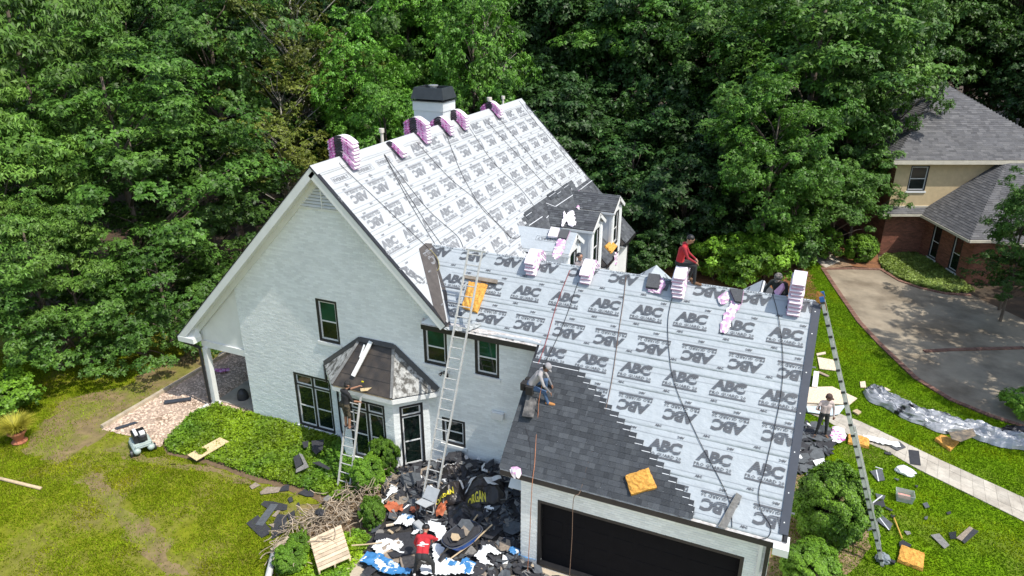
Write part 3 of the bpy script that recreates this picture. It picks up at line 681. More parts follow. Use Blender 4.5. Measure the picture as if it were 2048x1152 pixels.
# dormers ------------------------------------------------------------------
for k, (y0, zr) in enumerate(DORM):
    hw, ze, xo = .93, zr-.55, 6.02
    rm = (mUW, mSHD, mSHD)[k]
    for sg in (-1, 1):
        n = Vector((0, sg*.55, .93)).normalized()
        xr_, xe_ = RZ-zr, RZ-ze
        pts = [(xr_, y0, zr), (xo, y0, zr), (xo, y0+sg*hw, ze), (xe_, y0+sg*hw, ze)]
        if sg > 0: pts = list(reversed(pts))
        b = MB(); b.slab(pts, -n*.08); dr = b.build('dormer_roof', mFELT if k else rm, house)
        if k:     # courses of shingles on the dormer
            b = MB(); L = math.hypot(hw, zr-ze); c = 0
            while c*.13 < L:
                t1 = min(1.0, (L-c*.13)/L+.02); t0 = max(0, t1-.15/L); x = xo
                while x > (xr_+(xe_-xr_)*t0):
                    x1 = max(x-random.uniform(.12, .3), xr_+(xe_-xr_)*(t0+t1)/2)
                    f = lambda xx, t, o: Vector((xx, y0+sg*hw*t, zr-(zr-ze)*t))+n*o
                    o = .01+random.choice((0, .004)); b.add([f(x, t0, .006), f(x1, t0, .006), f(x1, t1, o+.006), f(x, t1, o+.006), f(x1, t1, 0), f(x, t1, 0)], [(0, 3, 2, 1), (3, 5, 4, 2)], random.choice((0, 0, 1)))
                    if x-x1 < .05: break
                    x = x1
                c += 1
            tag(b.build('shingle_courses', [mSHD, MATS['shingle_courses_light']], dr, fixn=False), kind='stuff')
        elif sg < 0:
            mb = MB(); fn = lambda a, s, o: Vector((a, y0-hw*s, zr-(zr-ze)*s))+n*o
            f2 = lambda a, s, o: Vector((a, y0-hw*s/1.08, zr-(zr-ze)*s/1.08))+n*o
            everbilt(f2, 4.95, .5, True, .006); mb.build('lettering', mINK, dr, fixn=False)
        b = MB(); b.slab([(5.88, y0+sg*.79, RZ-5.88-.1), (5.88, y0+sg*.79, ze+.02), (RZ-ze-.1, y0+sg*.79, ze+.02)], (0, -sg*.1, 0)); b.build('dormer_cheek', mat('dormer_paint', (.66, .68, .68), .6, .06, 2), house)
        b = MB(); b.frame_box(Vector((xo, y0, zr-.02)), Vector((0, sg*hw, ze-zr)).normalized(), Vector((0, sg*.55, .93)), UX, 0, math.hypot(hw, zr-ze)+.02, -.15, -.02, -.02, .02); b.build('dormer_rake', mWT, house)
        b = MB(); b.frame_box(Vector((0, y0+sg*hw, ze)), UX, UZ, Vector((0, sg, 0)), RZ-ze+.05, xo, -.13, -.03, -.01, .02); b.build('dormer_fascia', mWT, house)
    fw = MB(); Of = Vector((5.9, y0, 0)); ww = (-.4, zr-2.35, .4, zr-.75)
    fw.slab([(5.9, y0-.8, 3.4), (5.9, y0+.8, 3.4), (5.9, y0+.8, ze+.06), (5.9, y0, zr-.1), (5.9, y0-.8, ze+.06)], (-.12, 0, 0), [rect(Of, UY, ww)]); fw.build('dormer_wall', mWT, house)
    window(Of, UY, UX, ww, 1, 0, .06, sill=False)
    b = MB()
    for sg in (-1, 1): 
        b = MB(); b.frame_box(Of, UY, UZ, UX, sg*.63-.14, sg*.63+.14, 3.5, ze-.05, .0, .035); b.build('quoin_board', mWB, house)
# two cross gables over the far slope of the wing
for (ax, ay), hwid in (((1313, 530), 1.5), ((1525, 560), 1.45)):
    a = Yp(ax, ay, 4.6); zr = a.z; hb = 1.25
    for sg in (-1, 1):
        b = MB(); pts = [(a.x, 4.6, zr), (a.x, 2.0, zr), (a.x+sg*hb, 2.3, zr-.95), (a.x+sg*hb, 4.6, zr-.95)]
        n = Vector((sg*.95, 0, hb)).normalized(); b.slab(pts if sg > 0 else list(reversed(pts)), -n*.1); cg = b.build('cross_gable_roof', mUW if ax < 1400 or sg < 0 else mSHD, house)
        if sg < 0 or ax < 1400:
            mb = MB(); sl = math.hypot(hb, .95); fn = lambda aa, ss, o, sg=sg: Vector((a.x+sg*hb*ss/sl, 2.0+aa, zr-.95*ss/sl))+n*o
            for q in (1.0, 2.1): stamp(mb, fn, q, .55, T_ABC, sg > 0, .006); stamp(mb, fn, q, .8, T_PRO, sg > 0, .006)
            mb.build('lettering', mINK, cg, fixn=False)
        else:
            b = MB(); b.beam(Vector((a.x+.06, 2.2, zr-.03)), Vector((a.x+.06, 4.6, zr-.03)), .06, .02, n); b.build('sealant_strip', mSTRIP, cg)
    b = MB(); b.slab([(a.x-hb, 4.45, zr-1), (a.x+hb, 4.45, zr-1), (a.x, 4.45, zr-.12)], (0, -.1, 0)); b.build('cross_gable_wall', mWB, house)
# ------------------------------------------------------------------ ground, lawns, beds, paths
def in_poly(X, Y, poly):
    P_ = np.array([(p[0], p[1]) for p in poly]); n = len(P_); c = np.zeros(len(X), bool); j = n-1
    for i in range(n):
        xi, yi = P_[i]; xj, yj = P_[j]
        m = ((yi > Y) != (yj > Y)) & (X < (xj-xi)*(Y-yi)/(yj-yi+1e-12)+xi); c ^= m; j = i
    return c
def g2(px, py): p = G(px, py); return (p.x, p.y)
def densify(poly, step=.35, jit=.05, seed=0):
    out = []; rr = random.Random(seed)
    for i in range(len(poly)):
        a, b = Vector(poly[i][:2]), Vector(poly[(i+1) % len(poly)][:2]); n = max(1, int((b-a).length/step))
        for k in range(n): 
            p = a.lerp(b, k/n); j = jit if k else 0; out.append((p.x+rr.uniform(-j, j), p.y+rr.uniform(-j, j)))
    return out
def patch(name, poly, z, m, jit=.05, step=.35, dep=.0):
    pl = densify(poly, step, jit, len(name)); mb = MB()
    if dep: mb.slab([(x, y, z) for x, y in pl], (0, 0, -dep))
    else: mb.poly([[(x, y, z) for x, y in pl]])
    o = mb.build(name, m, None, fixn=bool(dep))
    if not dep and o.data.polygons[0].normal.z < 0: o.data.flip_normals()
    return tag(o, kind='structure')
mFLOOR = mat('forest_floor', (.05, .036, .022), .95, .4, .8, .6, 12, col2=(.09, .055, .03), mixscale=.5)
mLAWN = mat('lawn_turf', (.18, .20, .014), .9, .3, 3.5, .7, 45, spec=.05, col2=(.18, .165, .045), mixscale=.5, lo=.42, hi=.62)
mLAWNR = mat('fresh_lawn_turf', (.13, .24, .006), .9, .3, 2.5, .7, 45, spec=.05, col2=(.14, .17, .03), mixscale=.5, lo=.5, hi=.7)
mGRA = mat('gravel_bed_base', (.40, .30, .23), .95, .35, 14, 1., 30, col2=(.26, .18, .12), mixscale=1.6, lo=.5, hi=.65)
mSOIL = mat('bare_soil', (.22, .14, .085), .95, .35, 5, .8, 25, col2=(.30, .21, .13), mixscale=1.5)
mSTRAW = mat('pine_straw', (.27, .12, .05), .95, .4, 9, .8, 30, col2=(.17, .075, .035), mixscale=1.2, stretch=(1, 2.5, 1))
mIVYB = mat('bed_soil', (.15, .10, .055), .95, .3, 6)
mPAV = mat('sidewalk_stone', (.50, .46, .39), .85, .14, 5, .3, 50, col2=(.40, .36, .30), mixscale=1.1, rand=.12)
mJNT = mat('joint_dirt', (.26, .23, .18), .95, .2, 10)
mDRV = mat('driveway_concrete', (.30, .25, .18), .85, .25, .9, .25, 50, col2=(.17, .135, .092), mixscale=.35, lo=.45, hi=.62)
mBRK = mat('red_brick', (.25, .095, .06), .85, .25, 20, .3, 60, rand=.2, island=.3)
gb = MB(); gb.poly([[(-220, -60, -.03), (220, -60, -.03), (220, 260, -.03), (-220, 260, -.03)]]); tag(gb.build('ground', mFLOOR, None, fixn=False), kind='structure')
LEFT = [(-40, -58), (3.9, -58), (3.9, -3.2), (2.6, -.3), (-3, .2), (-8.9, .2), (-8.9, 9), (-9.5, 15), (-14, 7.5), (-19, 4), (-24, 2)]
tag(patch('lawn', LEFT, 0, mLAWN, .12), kind='structure')
EDGE = [(1645, 537), (1660, 560), (1680, 590), (1718, 645), (1760, 690), (1830, 757), (1900, 800), (1980, 833), (2048, 855)]
edge = [g2(*p) for p in EDGE]; edge.append((31, 6))
RIGHT = [g2(1608, 522), g2(1632, 522)]+edge+[(40, 3), (40, -58), (14.3, -58), (14.3, 17)]
patch('lawn', RIGHT, 0, mLAWNR, .03)
GRV = [g2(*p) for p in ((203, 860), (470, 700), (540, 690), (560, 790), (440, 808), (385, 835), (335, 882), (318, 895), (272, 872))]
GRV = [g2(203, 860), (-8.85, 16), (-4.3, 16), (-4.3, 0), g2(440, 812), g2(385, 838), g2(335, 884), g2(318, 895), g2(268, 874)]
patch('gravel_bed', GRV, .012, mGRA, .08)
IVY = [g2(*p) for p in ((383, 832), (325, 886), (334, 910), (418, 929), (498, 959), (576, 981), (632, 1000), (655, 1018), (630, 1045), (590, 1075), (545, 1110), (552, 1152), (640, 1152), (690, 1150), (748, 1080), (800, 960))]+[(2.6, -.8), (.5, -.8), (-.3, -.05), (-6.0, -.05)]
patch('planting_bed', IVY, .012, mIVYB, .05)
patch('patio', [(-6.3, .2), (-4.28, .2), (-4.28, 6), (-6.3, 6)], .06, mCON, 0, dep=.1)
APR = [g2(678, 1152), g2(748, 1080), g2(790, 1010), (5.1, -.05), (7.9, -.05), (7.9, -2.92), (14.3, -2.92), (14.3, -40), (3.6, -40)]
patch('garage_apron', APR, .035, mat('apron_concrete', (.50, .42, .31), .85, .15, 2, .3, 60), .02, dep=.05)
patch('mulch_bed', [g2(1545, 1152), (14.3, -1), (14.3, 4.2), g2(1640, 960), g2(1700, 985), g2(1745, 1050), g2(1742, 1095), g2(1690, 1152), (15.4, -4), (14.4, -4)], .012, mSOIL, .1)
STRAWP = [(6, 17), (14.3, 15), g2(1640, 602), g2(1612, 528), g2(1640, 508), g2(1700, 500), g2(1756, 508), g2(1700, 480), g2(1560, 470), g2(1300, 470), (2, 22)]
patch('pine_straw_bed', STRAWP, .006, mSTRAW, .12)
patch('pine_straw_bed', [g2(1655, 516), g2(1690, 500), g2(1756, 509), g2(1762, 538), g2(1690, 532)], .012, mSTRAW, .05)
patch('lawn', [g2(1225, 545), g2(1232, 530), g2(1262, 528), g2(1268, 548)], .012, mLAWNR, .1)
mWORN2 = mat('worn_lawn_soil', (.205, .15, .068), .95, .3, 3, .6, 30, col2=(.17, .165, .03), mixscale=1.1, lo=.42, hi=.58)
WORN = []
for k, pp in enumerate((((40, 900), (130, 800), (240, 775), (330, 720), (420, 690), (470, 700), (380, 760), (290, 800), (240, 850), (200, 880), (120, 930)), ((205, 900), (250, 880), (262, 905), (320, 912), (400, 930), (500, 962), (600, 990), (560, 985), (420, 945), (300, 925)), ((150, 960), (190, 940), (300, 1050), (380, 1150), (330, 1150), (250, 1060)), ((560, 1010), (640, 1010), (650, 1040), (590, 1060)))):
    WORN.append([g2(*q) for q in pp]); patch('worn_ground', WORN[-1], .004, mWORN2, .22, .3)
# neighbour's drive with its brick edging
DRV = edge+[(46, 4), (46, 26), g2(2048, 640), g2(1942, 590), g2(1890, 587), g2(1840, 576), g2(1800, 562), g2(1765, 541), g2(1700, 538)]
patch('driveway', DRV, .02, mDRV, 0, dep=.05)
def brick_line(pts, name, label, wd=.22):
    root = tag(empty(name, (pts[0][0], pts[0][1], 0)), label, 'edging')
    b0 = MB(); b0.box((0, 0, 0), (.1, wd, .06)); me = None; d0 = 0; n = 0
    P_ = [Vector((p[0], p[1], 0)) for p in pts]
    for a, c in zip(P_, P_[1:]):
        L = (c-a).length; d = (c-a).normalized(); k = 0
        while k*.115 < L and n < 280:
            p = a+d*(k*.115+.05)
            if me is None: o = b0.build('brick', mat('edging_brick', (.20, .105, .075), .9, .25, 20, .3, 60, rand=.3), root); me = o.data
            else: o = link('brick', me, root)
            o.location = (p.x, p.y, .035+random.uniform(-.004, .004)); o.rotation_euler = (0, 0, math.atan2(d.y, d.x)+random.uniform(-.03, .03)); k += 1; n += 1
    return root
brick_line(edge, 'brick_edging', 'curving red brick edging between the green lawn and the grey driveway')
brick_line([g2(1762, 540), g2(1800, 563), g2(1840, 577), g2(1890, 588), g2(1942, 592)], 'brick_edging', 'red brick edging along the bright ground cover by the brick house')
brick_line([g2(1848, 704), g2(1900, 701), g2(1975, 699), g2(2048, 697)], 'brick_edging', 'straight red brick band crossing the shaded driveway')
brick_line([g2(1650, 539), g2(1700, 538), g2(1763, 540)], 'brick_edging', 'short red brick edging at the top end of the driveway beside the stone path')
# sidewalk of square pavers
up_e = [Vector((*g2(*p), 0)) for p in ((1600, 796), (1679, 828.6), (1721, 844), (1804, 884), (1882, 921.7), (2048, 996.7))]
lo_e = [Vector((*g2(*p), 0)) for p in ((1580, 812), (1657, 844), (1700, 873), (1771, 902), (1838, 941), (2048, 1044))]
up_e.append(up_e[-1]+(up_e[-1]-up_e[-2])*.5); lo_e.append(lo_e[-1]+(lo_e[-1]-lo_e[-2])*.5)
sw = patch('sidewalk', [(p.x, p.y) for p in up_e]+[(p.x, p.y) for p in reversed(lo_e)], .02, mJNT, 0, dep=.05)
def along(pl, t):
    L = [0]
    for a, b in zip(pl, pl[1:]): L.append(L[-1]+(b-a).length)
    s = t*L[-1]
    for i in range(len(pl)-1):
        if s <= L[i+1]+1e-9: return pl[i].lerp(pl[i+1], (s-L[i])/(L[i+1]-L[i]))
    return pl[-1]
NP = 26
for i in range(NP):
    for j in range(3):
        q = [along(up_e, i/NP).lerp(along(lo_e, i/NP), j/3), along(up_e, (i+1)/NP).lerp(along(lo_e, (i+1)/NP), j/3), along(up_e, (i+1)/NP).lerp(along(lo_e, (i+1)/NP), (j+1)/3), along(up_e, i/NP).lerp(along(lo_e, i/NP), (j+1)/3)]
        c = sum(q, Vector((0, 0, 0)))/4; z = .032+random.uniform(-.004, .004)
        b = MB(); b.slab([c+(p-c)*.982+UZ*z for p in reversed(q)], (0, 0, -.03)); b.build('paver', mPAV, sw)
# stone path beside the drive
pth = [(1622, 507), (1640, 500), (1652, 508), (1634, 516), (1648, 498), (1662, 506), (1640, 518), (1662, 511), (1676, 522), (1652, 530), (1668, 508), (1686, 518), (1680, 524), (1700, 534), (1664, 536)]
st = patch('stone_path', [g2(1614, 510), g2(1646, 494), g2(1706, 532), g2(1652, 538)], .014, mSOIL, .02)
for i in range(5):
    for j in range(3):
        f = lambda a, b_: Vector((*g2(1616+a*36+b_*30, 510+a*27-b_*13), .03))
        q = [f(i/5*.98, j/3), f((i+1)/5*.98, j/3), f((i+1)/5*.98, (j+1)/3), f(i/5*.98, (j+1)/3)]; c = sum(q, Vector((0, 0, 0)))/4
        b = MB(); b.slab([c+(p-c)*random.uniform(.85, .95) for p in reversed(q)], (0, 0, -.03)); b.build('flagstone', mPAV, st)
# timber edging of the gravel bed
tr = tag(empty('timber_edging', (*g2(203, 858), 0)), 'pale timber beam edging the gravel bed at the left lawn', 'edging')
a, c = Vector((*g2(205, 857), .07)), Vector((-8.85, 9.5, .07)); n = 4
for i in range(n):
    b = MB(); b.beam(a.lerp(c, i/n), a.lerp(c, (i+.99)/n), .15, .14); b.build('timber', mat('grey_timber', (.44, .37, .27), .85, .25, 5, .3, 40), tr)
# loose ground stuff -------------------------------------------------------
def scatter_in(poly, n, holes=(), seed=1):
    P_ = np.array([(p[0], p[1]) for p in poly]); lo, hi = P_.min(0), P_.max(0); r = np.random.default_rng(seed)
    X = r.uniform(lo[0], hi[0], n); Y = r.uniform(lo[1], hi[1], n); k = in_poly(X, Y, poly)
    for h in holes: k &= ~in_poly(X, Y, h)
    return X[k], Y[k], r
def nval(X, Y, sc, seed=0.):
    return np.array([noise.noise(Vector((x*sc, y*sc, seed))) for x, y in zip(X, Y)])
def blades(name, poly, dens, holes, m, h=(.03, .07), wd=.018, z=0., seed=3, mask=None, label=None):
    P_ = np.array([(p[0], p[1]) for p in poly]); ext = P_.max(0)-P_.min(0)
    X, Y, r = scatter_in(poly, int(dens*ext[0]*ext[1]), holes, seed)
    if mask is not None:
        k = mask(X, Y, r); X, Y = X[k], Y[k]
    n = len(X); ang = r.uniform(0, 2*np.pi, n); H = r.uniform(h[0], h[1], n); lx, ly = r.normal(0, .5, n)*H, r.normal(0, .5, n)*H
    V = np.zeros((n, 3, 3)); V[:, 0] = np.stack([X-np.cos(ang)*wd, Y-np.sin(ang)*wd, np.full(n, z)], 1); V[:, 1] = np.stack([X+np.cos(ang)*wd, Y+np.sin(ang)*wd, np.full(n, z)], 1)
    V[:, 2] = np.stack([X+lx, Y+ly, z+H], 1)
    return tag(link(name, raw_mesh(name, V.reshape(-1, 3), np.arange(3*n).reshape(-1, 3), m)), kind='stuff')
mGB = mat('grass_blades', (.20, .275, .012), .8, .3, 1.1, island=.4, transl=.25, spec=.0, col2=(.32, .32, .015), mixscale=.5, lo=.5, hi=.7)
mGBR = mat('fresh_grass_blades', (.15, .265, .012), .8, .25, 1.0, island=.4, transl=.25, spec=.0, col2=(.27, .34, .008), mixscale=.45, lo=.5, hi=.7)
VIS_L = [(-19, -1), (-16, -7), (-7, -12), (3.6, -12), (3.6, -3), (2.6, -.3), (-8.8, .2), (-8.8, 9), (-13, 6), (-19, 4)]
def thin_mask(X, Y, r):
    v = nval(X, Y, .30, 7.)+.45*nval(X, Y, 1.3, 2.)+.3*nval(X, Y, 4, 3.); far = np.clip((Y+2.6-(-9-X)*.25)/4, 0, 1)
    wn = np.zeros(len(X), bool)
    for q in WORN: wn |= in_poly(X+.35*v, Y+.35*v, q)
    return r.uniform(0, 1, len(X)) < np.where(wn, .22, 1)*np.clip(.62+1.5*v-.6*far, .05, 1)
blades('grass', VIS_L, 1700, [GRV, IVY], mGB, seed=3, mask=thin_mask)
VIS_R = [g2(1610, 524), g2(1632, 524)]+edge[:-1]+[(27, 4), (26, -5), (16.5, -5), (16.5, -1.5), (14.4, -1.5), (14.4, 17)]
SWP = [(p.x, p.y) for p in up_e]+[(p.x, p.y) for p in reversed(lo_e)]
blades('grass', VIS_R, 900, [SWP], mGBR, h=(.03, .075), seed=5)
# pebbles of the gravel bed
X, Y, r = scatter_in([g2(203, 860), (-8.8, 7), (-4.3, 7), (-4.3, 0), g2(440, 812), g2(385, 838), g2(335, 884), g2(318, 895), g2(268, 874)], 9000, seed=9)
n = len(X); V = []; base = np.array([(-1, -1, 0), (1, -1, 0), (1, 1, 0), (-1, 1, 0), (0, 0, 1)], float)
sz = r.uniform(.02, .05, n); an = r.uniform(0, 6.28, n)
B = base[None]*np.stack([sz, sz*r.uniform(.5, 1, n), sz*r.uniform(.4, 1.0, n)], 1)[:, None]
c_, s_ = np.cos(an)[:, None], np.sin(an)[:, None]
V = np.stack([B[..., 0]*c_-B[..., 1]*s_+X[:, None], B[..., 0]*s_+B[..., 1]*c_+Y[:, None], B[..., 2]+.013], 2).reshape(-1, 3)
F = (np.arange(n)[:, None, None]*5+np.array([(0, 1, 4), (1, 2, 4), (2, 3, 4), (3, 0, 4)])[None]).reshape(-1, 3)
tag(link('gravel', raw_mesh('gravel', V, F, mat('shell_gravel', (.56, .43, .33), .9, .2, 6, island=.45, spec=.2))), kind='stuff')
# pine needles
for k, (pl_, nn_) in enumerate(((STRAWP, 9000),)):
    X, Y, r = scatter_in(pl_, nn_, seed=12); n = len(X); an = r.uniform(0, 6.28, n); L = r.uniform(.12, .3, n); wd = .012
    dx, dy = np.cos(an)*L, np.sin(an)*L; z = r.uniform(.015, .06, n)
    V = np.stack([np.stack([X-dx-dy*.06, Y-dy+dx*.06, z], 1), np.stack([X-dx+dy*.06, Y-dy-dx*.06, z], 1), np.stack([X+dx, Y+dy, z*.8], 1)], 1).reshape(-1, 3)
    tag(link('pine_needles', raw_mesh('pine_needles', V, np.arange(3*n).reshape(-1, 3), mat('pine_needles', (.30, .13, .05), .9, .2, 5, island=.4))), kind='stuff')
# ------------------------------------------------------------------ the brick and stucco house next door
A0 = Vector((18.41, 29.47, 0)); NU = Vector((math.cos(YAW), math.sin(YAW), 0)); NV = Vector((-NU.y, NU.x, 0))
def nb_(u, v, z): return A0+NU*u+NV*v+UZ*z
nh = tag(empty('neighbour_house', A0), 'brick and cream stucco house with grey hipped roofs beyond the driveway', 'house')
mST = mat('cream_stucco', (.60, .47, .28), .85, .08, 4, .2, 80); mMOR = mat('mortar', (.20, .13, .10), .9, .2, 10)
mNR = mat('grey_roof_shingle', (.115, .115, .12), .9, .2, 25, .4, 120, island=.2, spec=.2); mNT = mat('cream_trim', (.62, .58, .48), .6, .1, 3)
yw = (1.35, 4.05, 2.02, 5.6)
p = Vector(on_plane(1823.6, 331.4, NV, NV.dot(A0))); q = Vector(on_plane(1845, 381.8, NV, NV.dot(A0)))
yw = ((p-A0).dot(NU), q.z, (q-A0).dot(NU)+.12, p.z)
b = MB(); b.slab([nb_(0, 0, 3.05), nb_(12, 0, 3.05), nb_(12, 0, 5.9), nb_(0, 0, 5.9)], NV*.2, [rect(A0, NU, yw)]); b.build('stucco_wall', mST, nh)
window(A0, NU, -NV, yw, 1, 0, .06, sill=True, parent=nh)
b = MB(); b.slab([nb_(0, .2, 0), nb_(0, 11, 0), nb_(0, 11, 5.9), nb_(0, .2, 5.9)], NU*.2); b.build('side_wall', mMOR, nh)
b = MB(); b.slab([nb_(0, 0, 0), nb_(2.45, 0, 0), nb_(2.45, 0, 2.75), nb_(0, 0, 2.75)], NV*.2); b.build('brick_wall', mMOR, nh)
b = MB(); bricks(b, nb_(0, 0, 0), NU, -NV, lambda z: (0, 2.44) if z < 2.7 else None, j=.016); tag(b.build('brick_face', mBRK, nh), kind='stuff')
b = MB(); bricks(b, nb_(0, 11, 0), -NV, -NU, lambda z: (0, 10.98) if z < 5.8 else None, j=.016, bl=.43, bh=.144); tag(b.build('brick_face', mBRK, nh), kind='stuff')
w1, w2 = (.95, .25, 1.8, 2.35), (3.05, .25, 3.9, 2.35)
Ow = nb_(2.45, 0, 0)
b = MB(); b.slab([Ow, Ow-NV*4.82, Ow-NV*4.82+UZ*2.7, Ow+UZ*2.7], NU*.2, [rect(Ow, -NV, w1), rect(Ow, -NV, w2)]); b.build('brick_wall', mMOR, nh)
b = MB(); bricks(b, Ow, -NV, -NU, lambda z: (0, 4.82) if z < 2.66 else None, [w1, w2], j=.016); tag(b.build('brick_face', mBRK, nh), kind='stuff')
for h in (w1, w2): window(Ow, -NV, -NU, h, 1, 0, .06, parent=nh)
Oc = Ow-NV*4.82
b = MB(); b.slab([Oc, Oc+NU*9, Oc+NU*9+UZ*2.7, Oc+UZ*2.7], NV*.2); b.build('brick_wall', mMOR, nh)
b = MB(); bricks(b, Oc, NU, -NV, lambda z: (0, 9) if z < 2.66 else None, j=.016); tag(b.build('brick_face', mBRK, nh), kind='stuff')
def hip(pts, name='roof', parent=nh, expo=.16):
    """roof face: first edge is the eave; laid with joined shingle courses"""
    pts = [Vector(p) for p in pts]; n = (pts[1]-pts[0]).cross(pts[2]-pts[0]).normalized()
    if n.z < 0: n = -n
    b = MB(); b.slab(pts, -n*.12); ro = b.build(name, mNR, parent)
    e = (pts[1]-pts[0]).normalized(); up = n.cross(e); up = up if up.z > 0 else -up
    Q = [((p-pts[0]).dot(e), (p-pts[0]).dot(up)) for p in pts]; H = max(q[1] for q in Q); b = MB(); t = 0.
    while t < H-.05:
        xs = []
        tt = t+expo*.5
        for i in range(len(Q)):
            a, c = Q[i], Q[(i+1) % len(Q)]
            if (a[1] > tt) != (c[1] > tt): xs.append(a[0]+(c[0]-a[0])*(tt-a[1])/(c[1]-a[1]))
        if len(xs) >= 2:
            x, x9 = min(xs), max(xs)
            while x < x9-.02:
                x1 = min(x9, x+random.uniform(.15, .45)); o = .018+random.choice((0, .006)); t1 = min(t+expo*1.1, H)
                f = lambda a, s, oo: pts[0]+e*a+up*s+n*oo
                b.add([f(x, t, o), f(x1, t, o), f(x1, t1, .008), f(x, t1, .008), f(x1, t, .0), f(x, t, .0)], [(0, 1, 2, 3), (0, 5, 4, 1)], random.choice((0, 0, 1))); x = x1
        t += expo
    tag(b.build('shingle_courses', [mNR, mat('light_roof_shingle', (.14, .139, .142), .9, .2, 25, .4, 120, island=.18, spec=.2)], ro, fixn=False), kind='stuff')
apx = nb_(4.5, 5.0, 9.75)
hip([nb_(-.5, -.45, 5.95), nb_(10.2, -.45, 5.95), apx]); hip([nb_(-.5, 11, 5.95), nb_(-.5, -.45, 5.95), apx, nb_(4.5, 6.5, 9.75)]); hip([nb_(10.2, -.45, 5.95), nb_(10.2, 11, 5.95), nb_(4.5, 6.5, 9.75), apx])
b = MB(); b.frame_box(A0, NU, UZ, NV, -.5, 10.2, 5.7, 5.93, -.48, -.4); b.build('fascia', mNT, nh)
b = MB(); b.slab([nb_(-.45, -.42, 5.72), nb_(10.1, -.42, 5.72), nb_(10.1, -.0, 5.72), nb_(-.45, -.0, 5.72)], (0, 0, .03)); b.build('soffit', mNT, nh)
hip([nb_(-.5, -.45, 2.72), nb_(1.9, -.45, 2.72), nb_(2.3, -.01, 3.0), nb_(0, -.01, 3.0)], 'skirt_roof'); b = MB(); b.frame_box(A0, NU, UZ, NV, -.5, 1.9, 2.56, 2.7, -.47, -.4); b.frame_box(A0, NU, UZ, NV, 0, 2.6, 3.0, 3.1, -.05, -.0); b.build('fascia', mNT, nh)
ap2 = nb_(6.37, -.02, 6.02); P0, P1, P2, P3, P4 = nb_(1.85, -.02, 2.68), nb_(1.85, -5.2, 2.68), nb_(3.02, -5.2, 2.68), nb_(4.2, -5.9, 2.68), nb_(11, -5.9, 2.68)
hip([P1, P0, ap2]); hip([P1, P2, ap2]); hip([P2, P3, ap2]); hip([P3, P4, nb_(9.5, -.02, 6.02), ap2])
for p, q in ((P0, P1), (P1, P2), (P2, P3), (P3, P4)):
    b = MB(); d = (q-p).normalized(); n = Vector((d.y, -d.x, 0)); b.frame_box(p, d, UZ, n, 0, (q-p).length, -.16, -.02, -.02, .06); b.build('gutter', mNT, nh)
b = MB(); b.lathe(nb_(9.2, 4, 7.2), [(.06, -.6), (.06, .3), (.1, .3), (.1, .42)], 10); b.build('vent_pipe', mMET, nh)
# ------------------------------------------------------------------ trees and shrubs
def unit(A): return A/(np.linalg.norm(A, axis=-1, keepdims=True)+1e-9)
def leaf_cloud(r, Pp, Nn, k, L, W, droop=.25):
    """rosettes of k bent leaves at points Pp with normals Nn; one quad per leaf"""
    n = len(Pp); Nn = unit(Nn); ref = np.where(np.abs(Nn[:, 2:3]) < .9, np.array([[0, 0, 1.]]), np.array([[1., 0, 0]]))
    T = unit(np.cross(Nn, ref)); B = np.cross(Nn, T); a0 = r.uniform(0, 6.28, (n, 1)); a = a0+np.arange(k)[None]*(6.283/k)+r.normal(0, .25, (n, k))
    D = T[:, None]*np.cos(a)[..., None]+B[:, None]*np.sin(a)[..., None]; Sd = -T[:, None]*np.sin(a)[..., None]+B[:, None]*np.cos(a)[..., None]
    N3 = Nn[:, None]; l = L*r.uniform(.6, 1.25, (n, k, 1)); w_ = W*r.uniform(.7, 1.2, (n, k, 1)); tl = r.normal(0, .25, (n, k, 1))
    P0 = Pp[:, None]+D*l*.08; mid = Pp[:, None]+D*l*.5; tip = Pp[:, None]+D*l-N3*l*(droop+r.normal(0, .12, (n, k, 1)))
    up = N3*l*.06; s1 = (Sd+N3*tl)*w_; V = np.stack([P0, mid+s1+up, tip, mid-s1+up], 2).reshape(-1, 3)
    return V
def quads(V, name, m): return raw_mesh(name, V, np.arange(len(V)).reshape(-1, 4), m)
def crown_points(r, R, zc, hv, nc, per, cr=(.7, 1.3), flat=.5, lobes=.25, inner=.5, low=-.6, seed=0):
    d = unit(r.normal(0, 1, (nc*4, 3))); d = d[d[:, 2] > low][:nc]; nc = len(d)
    rr = r.uniform(inner, 1., nc)**.6
    lob = np.array([1+lobes*2*noise.noise(Vector(q*1.7)+Vector((seed*7.3, 0, 0))) for q in d])
    Cc = d*rr[:, None]*lob[:, None]*np.array([R, R, hv]); Cc[:, 2] += zc
    q = unit(r.normal(0, 1, (nc, per, 3)))*(r.uniform(.25, 1, (nc, per, 1))**.5); rad_ = r.uniform(*cr, nc)[:, None, None]
    P_ = Cc[:, None]+q*rad_*np.array([1, 1, flat]); out = unit(d)[:, None]*.45+q*.5*np.array([1, 1, .6])+np.array([0, 0, .75])+r.normal(0, .35, q.shape)
    return Cc, P_.reshape(-1, 3), out.reshape(-1, 3)
